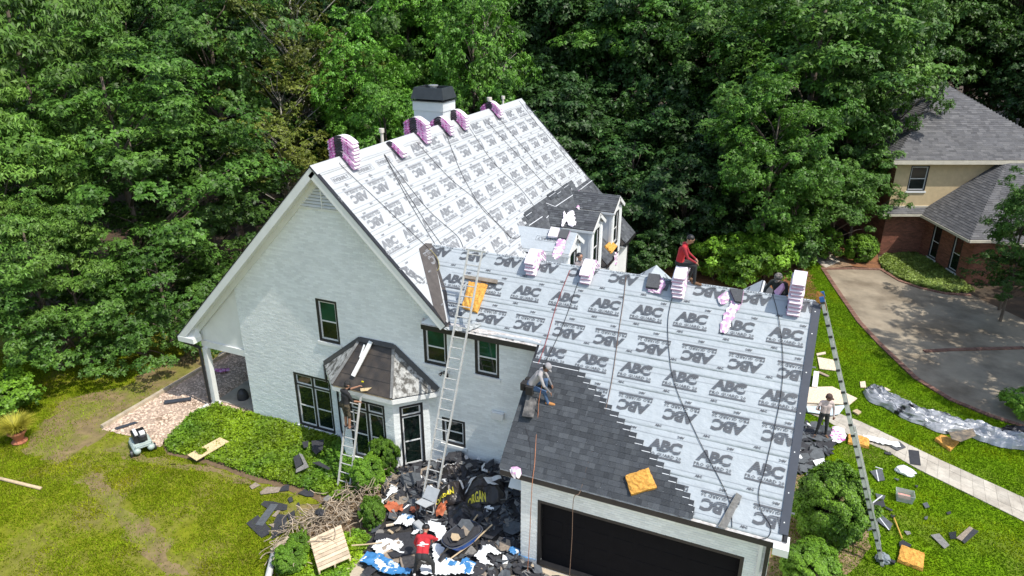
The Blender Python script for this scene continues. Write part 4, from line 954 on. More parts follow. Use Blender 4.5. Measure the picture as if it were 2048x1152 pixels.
def trunk_mesh(r, Cc, zc, hv, r0, m, nl=22, name='trunk', deep=5., top=.65, bare=False):
    mb = MB(); ht = zc+hv*top; pts = []; bx = r.normal(0, .25, 2)
    for i in range(9):
        t = i/8; z = -deep+(ht+deep)*t; pts.append(Vector((bx[0]*math.sin(t*3), bx[1]*math.sin(t*2.2), z)))
    mb.tube(pts, [r0*(1-.8*(i/8)**1.2) for i in range(9)], 8)
    idx = r.permutation(len(Cc))[:nl]
    for i in idx:
        c = Vector(Cc[i]); hz = math.hypot(c.x, c.y); z0 = max(zc-hv*1.0, c.z-hz*.8-.5); z0 = min(z0, ht*.97)
        t = (z0+deep)/(ht+deep); a = Vector((bx[0]*math.sin(t*3), bx[1]*math.sin(t*2.2), z0)); rb = r0*(1-.8*t**1.2)*.5
        m1 = a.lerp(c, .35)+Vector((*r.normal(0, .2, 2), .25)); m2 = a.lerp(c, .7)+Vector((*r.normal(0, .25, 2), .3))
        mb.tube([a, m1, m2, c], [rb, rb*.65, rb*.42, rb*.15], 5)
        if bare:
            for _ in range(3):
                e = m2+Vector(r.normal(0, .9, 3)); mb.tube([m1.lerp(m2, r.uniform(.3, 1)), e], [rb*.25, rb*.06], 4)
    o = mb.build(name, m, None, smooth=True, fixn=False); me = o.data; bpy.data.objects.remove(o); return me
def leaf_mat(name, c, c2, var=.3, transl=.22): return mat(name, c, .5, var, .55, island=.42, rand=.3, transl=transl, col2=c2, mixscale=.35, lo=.42, hi=.62, spec=.35, detail=2)
mBARK = mat('bark', (.14, .11, .085), .95, .35, 4, .8, 14, stretch=(1, 1, .25)); mPALE = mat('pale_bark', (.36, .33, .28), .9, .3, 3, .5, 12, stretch=(1, 1, .3))
KINDS = {}
def kind(key, seed, R, zc, hv, nc, per, k, L, W, lm, bm_=None, r0=.28, nl=20, **kw):
    r = np.random.default_rng(seed); droop = kw.pop('droop', .25); tk = {q: kw.pop(q) for q in ('deep', 'top', 'bare') if q in kw}
    Cc, P_, N_ = crown_points(r, R, zc, hv, nc, per, seed=seed, **kw)
    KINDS[key] = (quads(leaf_cloud(r, P_, N_, k, L, W, droop), 'crown', lm), trunk_mesh(r, Cc, zc, hv, r0, bm_ or mBARK, nl, **tk), R, zc)
mO1 = leaf_mat('oak_leaves', (0.055, 0.136, 0.017), (0.092, 0.190, 0.027)); mO2 = leaf_mat('bright_leaves', (0.082, 0.211, 0.021), (0.121, 0.271, 0.029))
mO3 = leaf_mat('olive_leaves', (0.116, 0.155, 0.021), (0.173, 0.196, 0.032)); mO4 = leaf_mat('dark_shaded_leaves', (0.026, 0.07, 0.014), (0.046, 0.108, 0.02)); mO5 = leaf_mat('hickory_leaves', (0.087, 0.190, 0.025), (0.135, 0.241, 0.037))  # dark foliage green, deepened further to paint in the shade of the wood
kind('oak', 1, 5, 9, 5.4, 120, 42, 6, .23, .06, mO1, cr=(.7, 1.35), flat=.42, inner=.35, lobes=.35)
kind('oak_b', 2, 5, 9, 5.6, 150, 38, 6, .22, .06, mO1, cr=(.6, 1.2), flat=.5, inner=.35, lobes=.4)
kind('bright', 3, 5, 9, 6, 160, 38, 5, .24, .07, mO2, cr=(.6, 1.1), flat=.6, inner=.35, lobes=.35)
kind('sparse', 4, 5, 9, 6.5, 130, 26, 5, .2, .055, mO3, mPALE, r0=.22, nl=70, cr=(.5, 1.0), flat=.6, inner=.2, lobes=.5)
kind('broad', 5, 5, 9, 5.5, 190, 22, 5, .34, .1, mO4, cr=(.8, 1.5), flat=.3, inner=.4, lobes=.3)
kind('hickory', 6, 5, 9, 6, 150, 38, 6, .27, .05, mO5, cr=(.6, 1.1), flat=.5, inner=.4, droop=.5, lobes=.3)
kind('dark', 7, 5, 9, 6, 200, 26, 5, .28, .085, mO4, cr=(.7, 1.4), flat=.5, inner=.3, lobes=.3)
kind('bare', 8, 3.2, 9, 6, 40, 3, 4, .15, .04, mO3, mPALE, r0=.16, nl=40, inner=.3, bare=True, cr=(.4, .6), top=.95)
kind('pale', 9, 5, 11, 4.5, 130, 28, 5, .22, .065, mO2, mPALE, r0=.3, nl=40, cr=(.6, 1.1), flat=.5, inner=.35, low=-.2, lobes=.4, top=.9)
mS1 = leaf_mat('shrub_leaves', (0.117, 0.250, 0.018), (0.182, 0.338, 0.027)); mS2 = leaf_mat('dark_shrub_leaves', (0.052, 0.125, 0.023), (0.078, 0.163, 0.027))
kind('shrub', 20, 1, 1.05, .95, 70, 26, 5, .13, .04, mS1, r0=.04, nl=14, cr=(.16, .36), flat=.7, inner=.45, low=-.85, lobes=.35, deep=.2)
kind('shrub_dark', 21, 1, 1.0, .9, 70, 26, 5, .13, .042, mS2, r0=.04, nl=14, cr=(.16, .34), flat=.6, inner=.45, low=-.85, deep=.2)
kind('round', 22, 1, 1.0, 1.0, 120, 30, 4, .09, .035, mS1, r0=.05, nl=8, cr=(.12, .2), flat=1, inner=.9, low=-.95, lobes=.06, deep=.2)
kind('bigshrub', 23, 1, 1.0, 1.0, 300, 60, 5, .07, .026, mS1, r0=.03, nl=30, cr=(.09, .19), flat=.85, inner=.7, low=-.9, lobes=.2, deep=.2)
def plant(name, key, base, sxy, sz, rot, label, cat, group=None):
    cm, tm, R, zc = KINDS[key]; root = empty(name, base); root.scale = (sxy, sxy, sz); root.rotation_euler = (0, 0, rot)
    for nm, me in (('trunk' if cat == 'tree' else 'stem', tm), ('crown' if cat == 'tree' else 'foliage', cm)):
        o = bpy.data.objects.new(nm, me); COL.objects.link(o); o.parent = root
    return tag(root, label, cat, group)
def tree_at(px, py, d, R, key, label, group=None, name='tree', zs=None):
    c = at_depth(px, py, d); cm, tm, R0, zc = KINDS[key]; s = R/R0; sz = min(max(c.z/zc, .9*s), 1.45*s) if zs is None else zs
    return plant(name, key, (c.x, c.y, c.z-zc*sz), s, sz, random.uniform(0, 6.28), label, 'tree', group)
TREES = [
 (235, 300, 33, 5.2, 'oak', 'large rounded oak whose crown bulges over the middle of the left lawn', 'oak_tree'),
 (420, 420, 37, 4.4, 'oak', 'oak with a bare brown trunk beside the left rake of the white gable', 'oak_tree'),
 (70, 560, 28.5, 3.3, 'hickory', 'tree with long drooping leaves above the potted yellow grass', 'hickory_tree'),
 (50, 170, 34, 5, 'hickory', 'tall long-leaved tree in the upper left corner', 'hickory_tree'),
 (430, 130, 43, 5.5, 'oak_b', 'dense oak rising behind the rounded lawn oak, left of the olive tree', 'oak_tree'),
 (235, 60, 46, 6, 'oak_b', 'oak filling the gap between the corner tree and the dense oak', 'oak_tree'),
 (-20, 380, 30, 4, 'hickory', 'long-leaved tree cut by the left edge of the view', 'hickory_tree'),
 (160, 610, 29.5, 3.1, 'oak', 'low oak bough spreading over the shaded edge of the left lawn', 'oak_tree'),
 (320, 600, 31.5, 3.2, 'oak', 'low oak crown reaching down to the dark lawn edge', 'oak_tree'),
 (445, 585, 35, 2.9, 'oak_b', 'small oak standing behind the porch corner of the white house', 'oak_tree'),
 (590, 120, 47, 5.6, 'sparse', 'thin olive green tree with pale branches behind the first bundle stack', 'olive_tree'),
 (570, 300, 44, 4.2, 'sparse', 'lower olive green tree with twisted pale limbs behind the gable peak', 'olive_tree'),
 (690, 40, 56, 5.5, 'sparse', 'tall olive green tree at the top edge behind the olive tree', 'olive_tree'),
 (815, 130, 52, 5, 'bright', 'bright green tree standing left of the chimney cap', 'maple_tree'),
 (905, 60, 54, 5, 'bright', 'tall bright green tree above the chimney', 'maple_tree'),
 (720, 230, 46, 3.6, 'bright', 'low bright green tree behind the vent pipe of the ridge', 'maple_tree'),
 (950, 170, 47, 3.6, 'bright', 'bright green tree between the chimney and the last ridge stack', 'maple_tree'),
 (770, 290, 43, 3, 'bright', 'small bright green tree just behind the main ridge', 'maple_tree'),
 (975, 70, 50, 3.2, 'bare', 'dead tree with bare white branches at the top edge', 'dead_tree'),
 (1100, 90, 60, 6.5, 'dark', 'dark tree right of the dead white tree', 'forest_tree'),
 (1085, 270, 48, 4.2, 'broad', 'broad-leaved tree just beyond the far end of the main ridge', 'beech_tree'),
 (1170, 270, 52, 5, 'dark', 'dark tree behind the far roof corner', 'forest_tree'),
 (1275, 70, 53, 6, 'pale', 'tall tree with a long pale bare trunk and a light green top', 'poplar_tree'),
 (1420, 130, 51, 6.5, 'oak_b', 'large green tree between the pale trunk and the big oak', 'oak_tree'),
 (1460, 300, 47, 5, 'dark', 'dark tree above the seated man in red', 'forest_tree'),
 (1375, 405, 42, 3.8, 'broad', 'beech with wide light-catching leaves right of the dormers', 'beech_tree'),
 (1265, 360, 46, 4, 'broad', 'shaded beech right behind the dormers', 'beech_tree'),
 (1630, 150, 43, 7.0, 'oak_b', 'huge oak in front of the brick and stucco house', 'oak_tree'),
 (1700, 255, 42, 2.6, 'oak_b', 'oak bough overlapping the grey roof next door', 'oak_tree'),
 (1545, 335, 38, 3.3, 'bright', 'sunlit light green tree below the huge oak', 'maple_tree'),
 (1675, 395, 41, 2.6, 'oak_b', 'lower oak crown beside the cream stucco wall', 'oak_tree'),
 (1722, 365, 42, 2.2, 'oak_b', 'oak bough touching the left end of the cream stucco wall', 'oak_tree'),
 (1590, 430, 40, 2.4, 'bright', 'small light green tree above the sunny shrubs', 'maple_tree'),
 (1785, 140, 43, 3.0, 'oak_b', 'oak bough reaching over the roof peak next door', 'oak_tree'),
 (1830, 40, 66, 7, 'oak', 'tall oak far behind the roof peak next door', 'oak_tree'),
 (1965, 60, 70, 8, 'dark', 'dark tall tree behind the roof next door', 'forest_tree'),
 (2040, 170, 62, 5.5, 'dark', 'dark tree at the right edge behind the hipped roof', 'forest_tree'),
 (2050, 440, 34, 1.7, 'oak_b', 'small shade tree at the right edge in front of the brick house', 'oak_tree'),
 (2030, 545, 33.5, 1.6, 'oak_b', 'low branching tree at the right edge over the shaded drive', 'oak_tree'),
]
for px, py, d, R, key, lab, nm in TREES: tree_at(px, py, d, R, key, lab, None, nm)
# the deeper rows of the wood: nothing tells one from the next
rt = random.Random(4)
for row, (d, step, zc_, R) in enumerate(((57, 150, 10, 5.5), (68, 170, 13, 7), (80, 170, 15, 8), (95, 190, 17, 9))):
    px = -380+row*60
    while px < 2500:
        if not (1700 < px < 2150 and d < 66):
            p = at_depth(px, 300, d+rt.uniform(-3, 3)); zz = zc_*rt.uniform(.9, 1.15); key = rt.choice(('oak', 'oak_b', 'dark', 'dark', 'dark', 'oak_b'))  # mostly dark crowns: shade behind the front trees is put into leaf colour
            plant('forest_tree', key, (p.x, p.y, 0), R*rt.uniform(.9, 1.1)/5, zz/9, rt.uniform(0, 6.28), 'tree of the deep wood filling the background behind the front rows', 'tree', 'trees of the deep wood')
        px += step*rt.uniform(.85, 1.15)
for px in range(-300, 1750, 150):      # understorey
    p = at_depth(px+rt.uniform(-30, 30), 380, rt.uniform(46, 54))
    if p.x > -2 or True: plant('forest_tree', rt.choice(('dark', 'broad', 'dark')), (p.x, p.y, 0), .75, .55, rt.uniform(0, 6.28), 'low shaded tree of the dark undergrowth between the trunks', 'tree', 'undergrowth trees of the wood')
# trees right of the view that shade the drive
for x, y, z, R in ((27, 13, 8, 3.6), (29, 17.5, 9, 3.8), (31, 10, 9, 3.5), (33, 22, 10, 4)):
    plant('oak_tree', 'oak_b', (x, y, 0), R/5, z/9, rt.uniform(0, 6), 'oak beyond the right edge shading the driveway', 'tree', 'oaks shading the drive')
# shrubs
def shrub(px, py, s, key, label, sz=None, name='shrub', group=None):
    p = G(px, py); return plant(name, key, (p.x, p.y, 0), s, sz or s, random.uniform(0, 6), label, 'shrub', group)
shrub(1652, 1072, 1.0, 'bigshrub', 'large sunlit rounded shrub at the garage corner', 1.15); shrub(1617, 1168, .72, 'bigshrub', 'small green shrub at the bottom edge below the garage corner', .6)
shrub(1717, 521, .85, 'round', 'neatly clipped round bush beside the stone path', .8); shrub(1730, 516, .6, 'round', 'smaller clipped bush touching the round one', .72)
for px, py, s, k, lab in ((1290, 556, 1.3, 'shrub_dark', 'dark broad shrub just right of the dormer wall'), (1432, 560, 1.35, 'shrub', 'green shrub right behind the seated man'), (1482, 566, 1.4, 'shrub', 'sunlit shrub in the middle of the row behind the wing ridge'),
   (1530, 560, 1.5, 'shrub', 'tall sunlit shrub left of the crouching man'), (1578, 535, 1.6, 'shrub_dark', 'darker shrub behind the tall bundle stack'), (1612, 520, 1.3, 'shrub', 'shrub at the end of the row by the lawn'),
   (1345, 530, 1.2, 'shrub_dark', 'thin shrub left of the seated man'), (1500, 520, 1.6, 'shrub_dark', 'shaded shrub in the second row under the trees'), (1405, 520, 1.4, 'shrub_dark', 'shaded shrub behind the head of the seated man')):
    shrub(px, py, s, k, lab)
shrub(15, 830, 1.1, 'shrub', 'broad-leaved bush behind the potted grass', .9)
shrub(2046, 832, .7, 'shrub', 'small plant beside the drive at the right edge', .5)
shrub(738, 978, .5, 'bigshrub', 'climbing green shrub against the bay corner', .6); shrub(772, 948, .42, 'bigshrub', 'leafy shrub below the bay window', .7)
shrub(748, 1052, .36, 'bigshrub', 'green shrub at the edge of the torn shingle pile', .5); shrub(583, 1138, .42, 'bigshrub', 'low green shrub behind the fallen gutter', .4); shrub(600, 1112, .28, 'bigshrub', 'ivy clump left of the wooden pallet', .4)
# ivy and ground cover
def cover(name, poly, n, L, W, m, zf, holes=(), seed=31, k=4):
    X, Y, r = scatter_in(poly, n, holes, seed); z = zf(X, Y, r); P_ = np.stack([X, Y, z], 1); N_ = r.normal(0, .45, (len(X), 3))+np.array([0, 0, 1.])
    return tag(link(name, quads(leaf_cloud(r, P_, N_, k, L, W, .2), name, m)), kind='stuff')
mIV = leaf_mat('ivy_leaves', (.21, .33, .012), (.11, .24, .02)); mIV2 = leaf_mat('ground_cover_leaves', (.24, .32, .07), (.20, .28, .05))
cover('ivy', [g2(*p) for p in ((385, 833), (330, 886), (338, 905), (420, 921), (500, 950), (580, 971), (640, 989), (672, 1004), (700, 1000), (740, 985), (800, 950))]+[(2.6, -.85), (.5, -.85), (-.3, -.05), (-6.0, -.05)], 16000, .085, .034, mIV, lambda X, Y, r: .03+r.uniform(0, .14, len(X))+.10*np.clip(nval(X, Y, .9, 4), 0, 1))
cover('ivy', [g2(*p) for p in ((748, 1080), (720, 1060), (600, 1090), (552, 1120), (560, 1165), (690, 1165))], 2600, .08, .03, mIV, lambda X, Y, r: .02+r.uniform(0, .06, len(X)), seed=32)
cover('ground_cover', [g2(*p) for p in ((1758, 522), (1770, 512), (1828, 508), (1870, 530), (1932, 572), (1948, 584), (1890, 585), (1840, 574), (1800, 560), (1768, 540))], 15000, .12, .04, mIV2, lambda X, Y, r: .03+r.uniform(0, .16, len(X)), seed=33)
# ------------------------------------------------------------------ bundles of shingles, ropes, ladders
ORD = ['topmost', 'second from the top', 'third from the top', 'fourth from the top', 'fifth from the top', 'sixth from the top', 'seventh from the top', 'eighth from the top', 'ninth from the top', 'tenth from the top']
mWR = mat('white_wrapper', (.80, .74, .78), .38, .06, 5, .3, 30); mWRP = mat('pale_pink_wrapper', (.62, .36, .56), .38, .12, 7, .4, 30)
mWRM = mat('magenta_print', (.46, .06, .30), .4, .3, 14, col2=(.7, .35, .6), mixscale=16, lo=.5, hi=.55); mWRB = mat('black_print', (.025, .02, .03), .4, .2, 6); mPACK = mat('shingle_pack', (.085, .088, .095), .9, .3, 40, .4, 120)
BT = .078
def bundle_mesh(c, a, plain, seed, L=.47, W=.17):
    rr = random.Random(seed); mb = MB(); N = 14; fz = lambda x: -c*(math.sqrt(x*x+a*a)-a); rows = []
    for i in range(N+1):
        x = -L+2*L*i/N; z = fz(x); dz = (fz(x+.01)-fz(x-.01))/.02; n = Vector((-dz, 0, 1)).normalized(); j = lambda: rr.uniform(-.005, .005)
        th = BT*(.84 if i in (0, N) else .97); w_ = W-(.012 if i in (0, N) else 0); p = Vector((x, 0, z))
        rows.append([p+Vector((0, -w_+j(), 0)), p+Vector((0, w_+j(), 0)), p+n*th+Vector((j(), w_-.012+j(), j())), p+n*th+Vector((j(), -w_+.012+j(), j()))])
    for r_ in rows: mb.v += [tuple(q) for q in r_]
    for i in range(N):
        b = i*4; t = (i+.5)/N
        side = 1 if t < .10 or t > .84 else (2 if t < .28 else (3 if t < .60 else rr.choice((2, 2, 1))))
        sp = rr.choice((0, 1, 0)) if plain else side
        for f, m in (((b, b+4, b+7, b+3), sp), ((b+1, b+2, b+6, b+5), rr.choice((0, 0, 1)) if plain else side), ((b+3, b+7, b+6, b+2), 0), ((b, b+1, b+5, b+4), 1)):
            mb.f.append(f); mb.m.append(m)
    e = N*4; mb.f += [(0, 3, 2, 1), (e, e+1, e+2, e+3)]; mb.m += [1, 1]
    o = mb.build('shingle_bundle', [mWR, mWRP, mWRM, mWRB], None, fixn=True); me = o.data; bpy.data.objects.remove(o); return me
BM = {}
def stack(base, n, main, label, group, seed=0, hmax=9, slip=.0):
    rr = random.Random(seed); z = base[2]
    for k in range(n):
        t = k/hmax; key = (main, k)
        if key not in BM:
            c, a = ((1.0-.38*t, .07+.2*t) if main else (.87-.36*t, .05+.22*t)); BM[key] = bundle_mesh(c, a, not main, k+(50 if main else 0))
        o = link('shingle_bundle', BM[key]); o.location = (base[0]+rr.uniform(-.02, .02), base[1]+rr.uniform(-.018, .018), z)
        o.rotation_euler = (0, 0, (0 if main else -math.pi/2)+rr.uniform(-.05, .05))
        pos = ORD[n-1-k] if k else 'bottom one'
        tag(o, ('pink-wrapped shingle bundle, %s of ' % pos if n > 1 else 'single pink and white wrapped shingle bundle ')+label, 'shingle bundle', group); z += BT+.003
    return z
zb = RZ+.035
for px, n, lab in ((690, 8, 'the tall stack near the gable peak'), (838, 7, 'the curved stack just left of the chimney'), (885, 4, 'the low curved stack below the chimney'), (915, 5, 'the curved stack right of the chimney'), (982, 4, 'the curved stack by the far vent pipes')):
    py = {690: 318, 838: 272, 885: 256, 915: 245, 982: 219}[px]; y = M(px, py).y; stack((.06, y, zb), n, True, lab, 'shingle bundles along the main ridge', px)
stack((.2, M(779, 290).y, zb-.12), 2, True, 'the pair beside the near vent pipe', 'shingle bundles along the main ridge', 5)
zw = ZR+.03
for (px, py), n, lab in (((1069, 527), 4, 'the stack at the wing ridge left end'), ((1178, 546), 3, 'the stack before the man between dormers'), ((1359, 575), 6, 'the stack under the seated man in red'), ((1590, 607), 9, 'the tallest stack on the wing ridge')):
    x = Wp(px, py).x; ztop = stack((x, YR-.03, zw), n, False, lab, 'shingle bundles along the wing ridge', px)
    if n == 6: SEAT = (x, ztop)
    if n == 9: TALL = (x, ztop)
def crumple(name, pts, wd, m, label, cat='wrapper', nn=Vector((0, 0, 1)), amp=.05, seed=0, group=None, cross=5, taper=.6):
    """crumpled strip of film along 3D points"""
    rr = random.Random(seed); pts = [Vector(p) for p in pts]; P_ = []
    for a, b in zip(pts, pts[1:]):
        n = max(2, int((b-a).length/.07)); P_ += [a.lerp(b, i/n) for i in range(n)]
    P_.append(pts[-1]); V = []; F = []; N = len(P_)
    for i, p in enumerate(P_):
        d = (P_[min(i+1, N-1)]-P_[max(0, i-1)]).normalized(); s = d.cross(nn).normalized(); w_ = wd*(1-taper*abs(2*i/(N-1)-1)**3)*rr.uniform(.75, 1.15)
        for j in range(cross):
            t = j/(cross-1)-.5; V.append(p+s*t*w_+nn*(amp*(.5-2*t*t)+rr.uniform(0, amp))+d*rr.uniform(-.02, .02))
    for i in range(N-1):
        for j in range(cross-1): k = i*cross+j; F.append((k, k+1, k+cross+1, k+cross))
    mb = MB(); mb.add(V, F); mb.m = [rr.randrange(len(m)) if isinstance(m, list) else 0 for _ in F]
    o = mb.build(name, m, None, fixn=False); return tag(o, label, cat, group)
def W_(*pp, off=.04): return [Wp(x, y, off) for x, y in pp]
def M_(*pp, off=.05): return [M(x, y, off) for x, y in pp]
def G_(*pp, z=.05): return [G(x, y, z) for x, y in pp]
def pack(corners, th, nn, label, name='shingle_pack', wrap=True):
    """opened bundle: bare shingles lying on a torn wrapper"""
    root = tag(empty(name, corners[0]), label, 'opened bundle'); cc = sum(corners, Vector())/len(corners)
    for k in range(3):
        b = MB(); b.slab([cc+(p-cc)*(1-.01*k)+nn*(th*(k+1)/3) for p in corners], -nn*(th/3-.004)); b.build('shingle', mPACK, root)
    if wrap: b = MB(); b.slab([cc+(p-cc)*1.07+nn*.012 for p in corners], -nn*.01); b.build('wrapper', mWRP, root)
    return root
pack(W_((1292, 577), (1298, 550), (1321, 553), (1318, 581), off=.03), .13, NW, 'opened shingle bundle lying flat left of the seated man')
crumple('wrapper', W_((1323, 557), (1326, 570), (1317, 585), (1296, 581)), .16, [mWR, mWRP], 'pink wrapper folded under the flat opened bundle left of the seated man', nn=NW, seed=3)
pack(W_((1459, 580), (1487, 583), (1483, 608), (1470, 606), off=.03), .12, NW, 'opened shingle bundle draped over the wing ridge right of the seated man')
crumple('wrapper', W_((1455, 585), (1446, 600), (1444, 610)), .28, [mWR, mWRP], 'short torn pink wrapper left of the draped opened bundle', nn=NW, seed=4)
crumple('wrapper', W_((1462, 604), (1472, 610), (1462, 622), (1455, 640), (1449, 655), (1446, 667)), .3, [mWR, mWR, mWRP], 'long torn white and pink wrapper trailing down the wing roof', nn=NW, seed=5, amp=.03)
# on the dormers
def D_(k, sg, pp, off=.05):
    y0, zr = DORM[k]; n = Vector((0, sg*.55, .93)).normalized(); return [on_plane(x, y, n, n.dot(Vector((5, y0, zr)))+off) for x, y in pp], n
q, n = D_(0, -1, ((1096, 475), (1103, 457), (1120, 460), (1115, 477))); b = MB(); b.slab([p+n*.1 for p in q], -n*.1); tag(b.build('shingle_bundle', mWR, None), 'white wrapped shingle bundle on the nearest dormer', 'shingle bundle')
q, n = D_(0, -1, ((1117, 478), (1122, 461), (1140, 463), (1133, 480))); pack(q, .1, n, 'opened shingle bundle on the nearest dormer beside the white one')
q, n = D_(0, -1, ((1123, 478), (1121, 492), (1116, 505), (1111, 514), (1107, 516))); crumple('wrapper', q, .42, [mWR, mWRP], 'torn pink wrapper hanging from the eave of the nearest dormer', nn=n, seed=6)
q, n = D_(1, -1, ((1146, 423), (1139, 433), (1143, 445), (1148, 453))); crumple('wrapper', q, .4, [mWR], 'white torn wrapper spread over the middle dormer', nn=n, seed=7)
q, n = D_(1, -1, ((1128, 424), (1130, 433), (1127, 446), (1124, 454))); crumple('wrapper', q, .16, [mWR], 'narrow white wrapper strip on the middle dormer', nn=n, seed=8)
q = M_((1155, 396), (1158, 381), (1178, 384), (1170, 397), off=.08); pack(q, .1, NM, 'opened shingle bundle behind the farthest dormer')
crumple('wrapper', M_((1154, 384), (1156, 398), (1163, 401), (1161, 412), (1154, 418), off=.12), .3, [mWR, mWRP, mWR], 'pink and white torn wrapper behind the farthest dormer', nn=NM, seed=9)
crumple('wrapper', [Xp(1228, 508, 6.25), Xp(1233, 518, 6.27), Xp(1229, 530, 6.27)], .4, [mWRP, mWR], 'pink wrapper scrap hanging off the eave between dormers', nn=UX, seed=10)
crumple('wrapper', [w_pt(7.7, 6.3, .05), w_pt(7.85, 6.36, .06), Vector((7.9, -3.16, 3.0))], .3, [mWR, mWRP], 'small pink wrapper scrap caught on the garage gutter', nn=NW, seed=11)
# ropes
def rope(pts, r, m, label): 
    P_ = [Vector(p) for p in pts]; Q = []
    for i in range(len(P_)-1):
        p0, p1, p2, p3 = P_[max(0, i-1)], P_[i], P_[i+1], P_[min(i+2, len(P_)-1)]
        for k in range(6):
            t = k/6; Q.append(.5*((2*p1)+(-p0+p2)*t+(2*p0-5*p1+4*p2-p3)*t*t+(-p0+3*p1-3*p2+p3)*t**3))
    Q.append(P_[-1]); mb = MB(); mb.tube(Q, r, 5); return tag(mb.build('rope', m, None, smooth=True, fixn=False), label, 'rope')
mRB = mat('black_rope', (.03, .03, .035), .8, .2, 20); mRR = mat('red_rope', (.28, .06, .06), .8, .2, 20); mRO = mat('orange_rope', (.40, .17, .09), .8, .2, 20); mRBR = mat('brown_rope', (.16, .10, .07), .8, .2, 20); mRY = mat('green_yellow_rope', (.28, .24, .10), .8, .2, 20)
Z3 = lambda *pp: [M(600+x/3.388, 160+y/3.388, .035) for x, y in pp]
rope(Z3((270, 560), (290, 590), (480, 770), (690, 970), (870, 1140)), .009, mRB, 'black rope running down from the first ridge stack')
rope(Z3((570, 505), (640, 640), (720, 790), (820, 960), (915, 1110)), .009, mRB, 'leftmost of three black ropes fanning from below the near vent pipe')
rope(Z3((572, 505), (660, 660), (780, 850), (870, 990), (960, 1115)), .009, mRB, 'middle of three black ropes fanning from below the near vent pipe')
rope(Z3((574, 505), (700, 670), (880, 890), (1060, 1050), (1105, 1130)), .009, mRB, 'rightmost of three black ropes fanning from below the near vent pipe')
rope(Z3((790, 420), (1010, 660), (1190, 810), (1380, 1020), (1440, 1070), (1490, 1060), (1508, 1000)), .009, mRB, 'black rope from the stack left of the chimney curling near the dormers')
rope(Z3((985, 350), (1080, 600), (1170, 770), (1250, 890), (1380, 1010), (1430, 1075)), .009, mRB, 'black rope from the low stack below the chimney')
rope(Z3((1140, 310), (1300, 545), (1480, 720), (1590, 860), (1600, 895)), .009, mRB, 'black rope from the stack right of the chimney')
rope(Z3((1275, 290), (1440, 470), (1560, 600), (1690, 740)), .009, mRB, 'black rope in the open sheet between the chimney and far stacks')
rope(Z3((1360, 270), (1500, 440), (1650, 610), (1800, 740)), .009, mRB, 'black rope from the far ridge stack')
rope(Z3((1485, 140), (1600, 290), (1700, 400), (1900, 640)), .009, mRB, 'black rope beside the far rake of the main roof')
rope([Wp(x, y, .035) for x, y in ((1252, 553), (1247, 600), (1238, 660), (1222, 770), (1200, 860), (1178, 920), (1160, 984))]+[Vector((9.5, -3.25, 2.9)), Vector((9.5, -3.25, 1.6)), Vector((9.48, -3.3, .1))], .0095, mRBR, 'brown rope over the shingles hanging down across the garage door')
rope([Wp(x, y, .035) for x, y in ((1345, 592), (1336, 640), (1338, 700), (1350, 770), (1398, 880), (1440, 960), (1461, 1010), (1464, 1055))], .0085, mRB, 'black rope from the seated man to the lower eave')
rope([Wp(x, y, .035) for x, y in ((1545, 588), (1558, 640), (1566, 720), (1560, 800), (1532, 930), (1518, 980), (1522, 1020), (1541, 1052), (1536, 1074), (1512, 1079))], .0085, mRB, 'black rope from the crouching man to the right end of the eave')
rope([Wp(x, y, .035) for x, y in ((1140, 540), (1115, 605), (1090, 690), (1072, 738))], .011, mRR, 'thin red rope from the wing ridge to the second floor corner')
rope([Wp(x, y, .035) for x, y in ((1156, 565), (1130, 640), (1108, 690), (1092, 722))], .009, mRB, 'thin black rope leading to the roofer kneeling on the shingles')
rope([Wp(1084, 770, .55), Wp(1078, 800, .3), Wp(1076, 830, .05), Wp(1072, 880, .04), Wp(1069, 930, .05), Vector((8.35, -3.22, 2.9)), Vector((8.33, -3.3, 1.2)), Vector((8.3, -3.35, .1))], .0105, mRO, 'orange rope from the kneeling roofer down past the gutter')
rope([Wp(x, y, .045) for x, y in ((1050, 852), (1060, 890), (1061, 940))], .009, mRB, 'short black cord on the shingles below the seat board')
rope([M(858, 498, .06), Wp(866, 505, .1), Wp(876, 520, .07), Wp(877, 538, .05), Wp(862, 545, .06), Wp(855, 530, .09), Wp(858, 508, .1), Wp(870, 580, .05), Wp(886, 622, .05)], .013, mRY, 'yellow green rope coiled on the valley felt')
# ladders
def ladder(label, f, t, wdir, wd, n, rail=(.035, .08), feet=True, caps=None, r=.018, ends=False):
    f, t, wdir = Vector(f), Vector(t), Vector(wdir).normalized(); root = tag(empty('ladder', f), label, 'ladder'); d = (t-f).normalized(); nn = wdir.cross(d)
    for s in (-1, 1):
        b = MB(); b.frame_box(f+wdir*(s*wd/2), d, wdir, nn, 0, (t-f).length, -rail[0]/2, rail[0]/2, -rail[1]/2, rail[1]/2); b.build('rail', mAL, root)
        if caps:
            b = MB(); b.frame_box(t+wdir*(s*wd/2), d, wdir, nn, -.12, .03, -.03, .03, -.055, .055); b.build('end_cap', caps, root)
        if feet:
            b = MB(); b.box(f+wdir*(s*wd/2)+Vector((0, 0, -.01)), (.07, .1, .05)); b.build('foot', mMET, root)
    for i in range(n):
        p = f+d*((t-f).length*(i+.6)/n); b = MB(); b.tube([p-wdir*(wd/2-.01), p+wdir*(wd/2-.01)], r, 6); b.build('rung', mAL, root)
        if ends: b = MB(); b.frame_box(p-wdir*(wd/2+.02), d, wdir, nn, -.03, .03, -.012, .012, -.05, .05); b.build('rung_end', mMET, root)
    return root
F0 = G(852, 1034, .22); E0 = Yp(922, 656, -.47); dv = (E0-F0); tt = min((i*.01 for i in range(90, 220)), key=lambda t: abs(576-FPX*((F0+dv*t-CAM).dot(_U))/((F0+dv*t-CAM).dot(_F))-503))
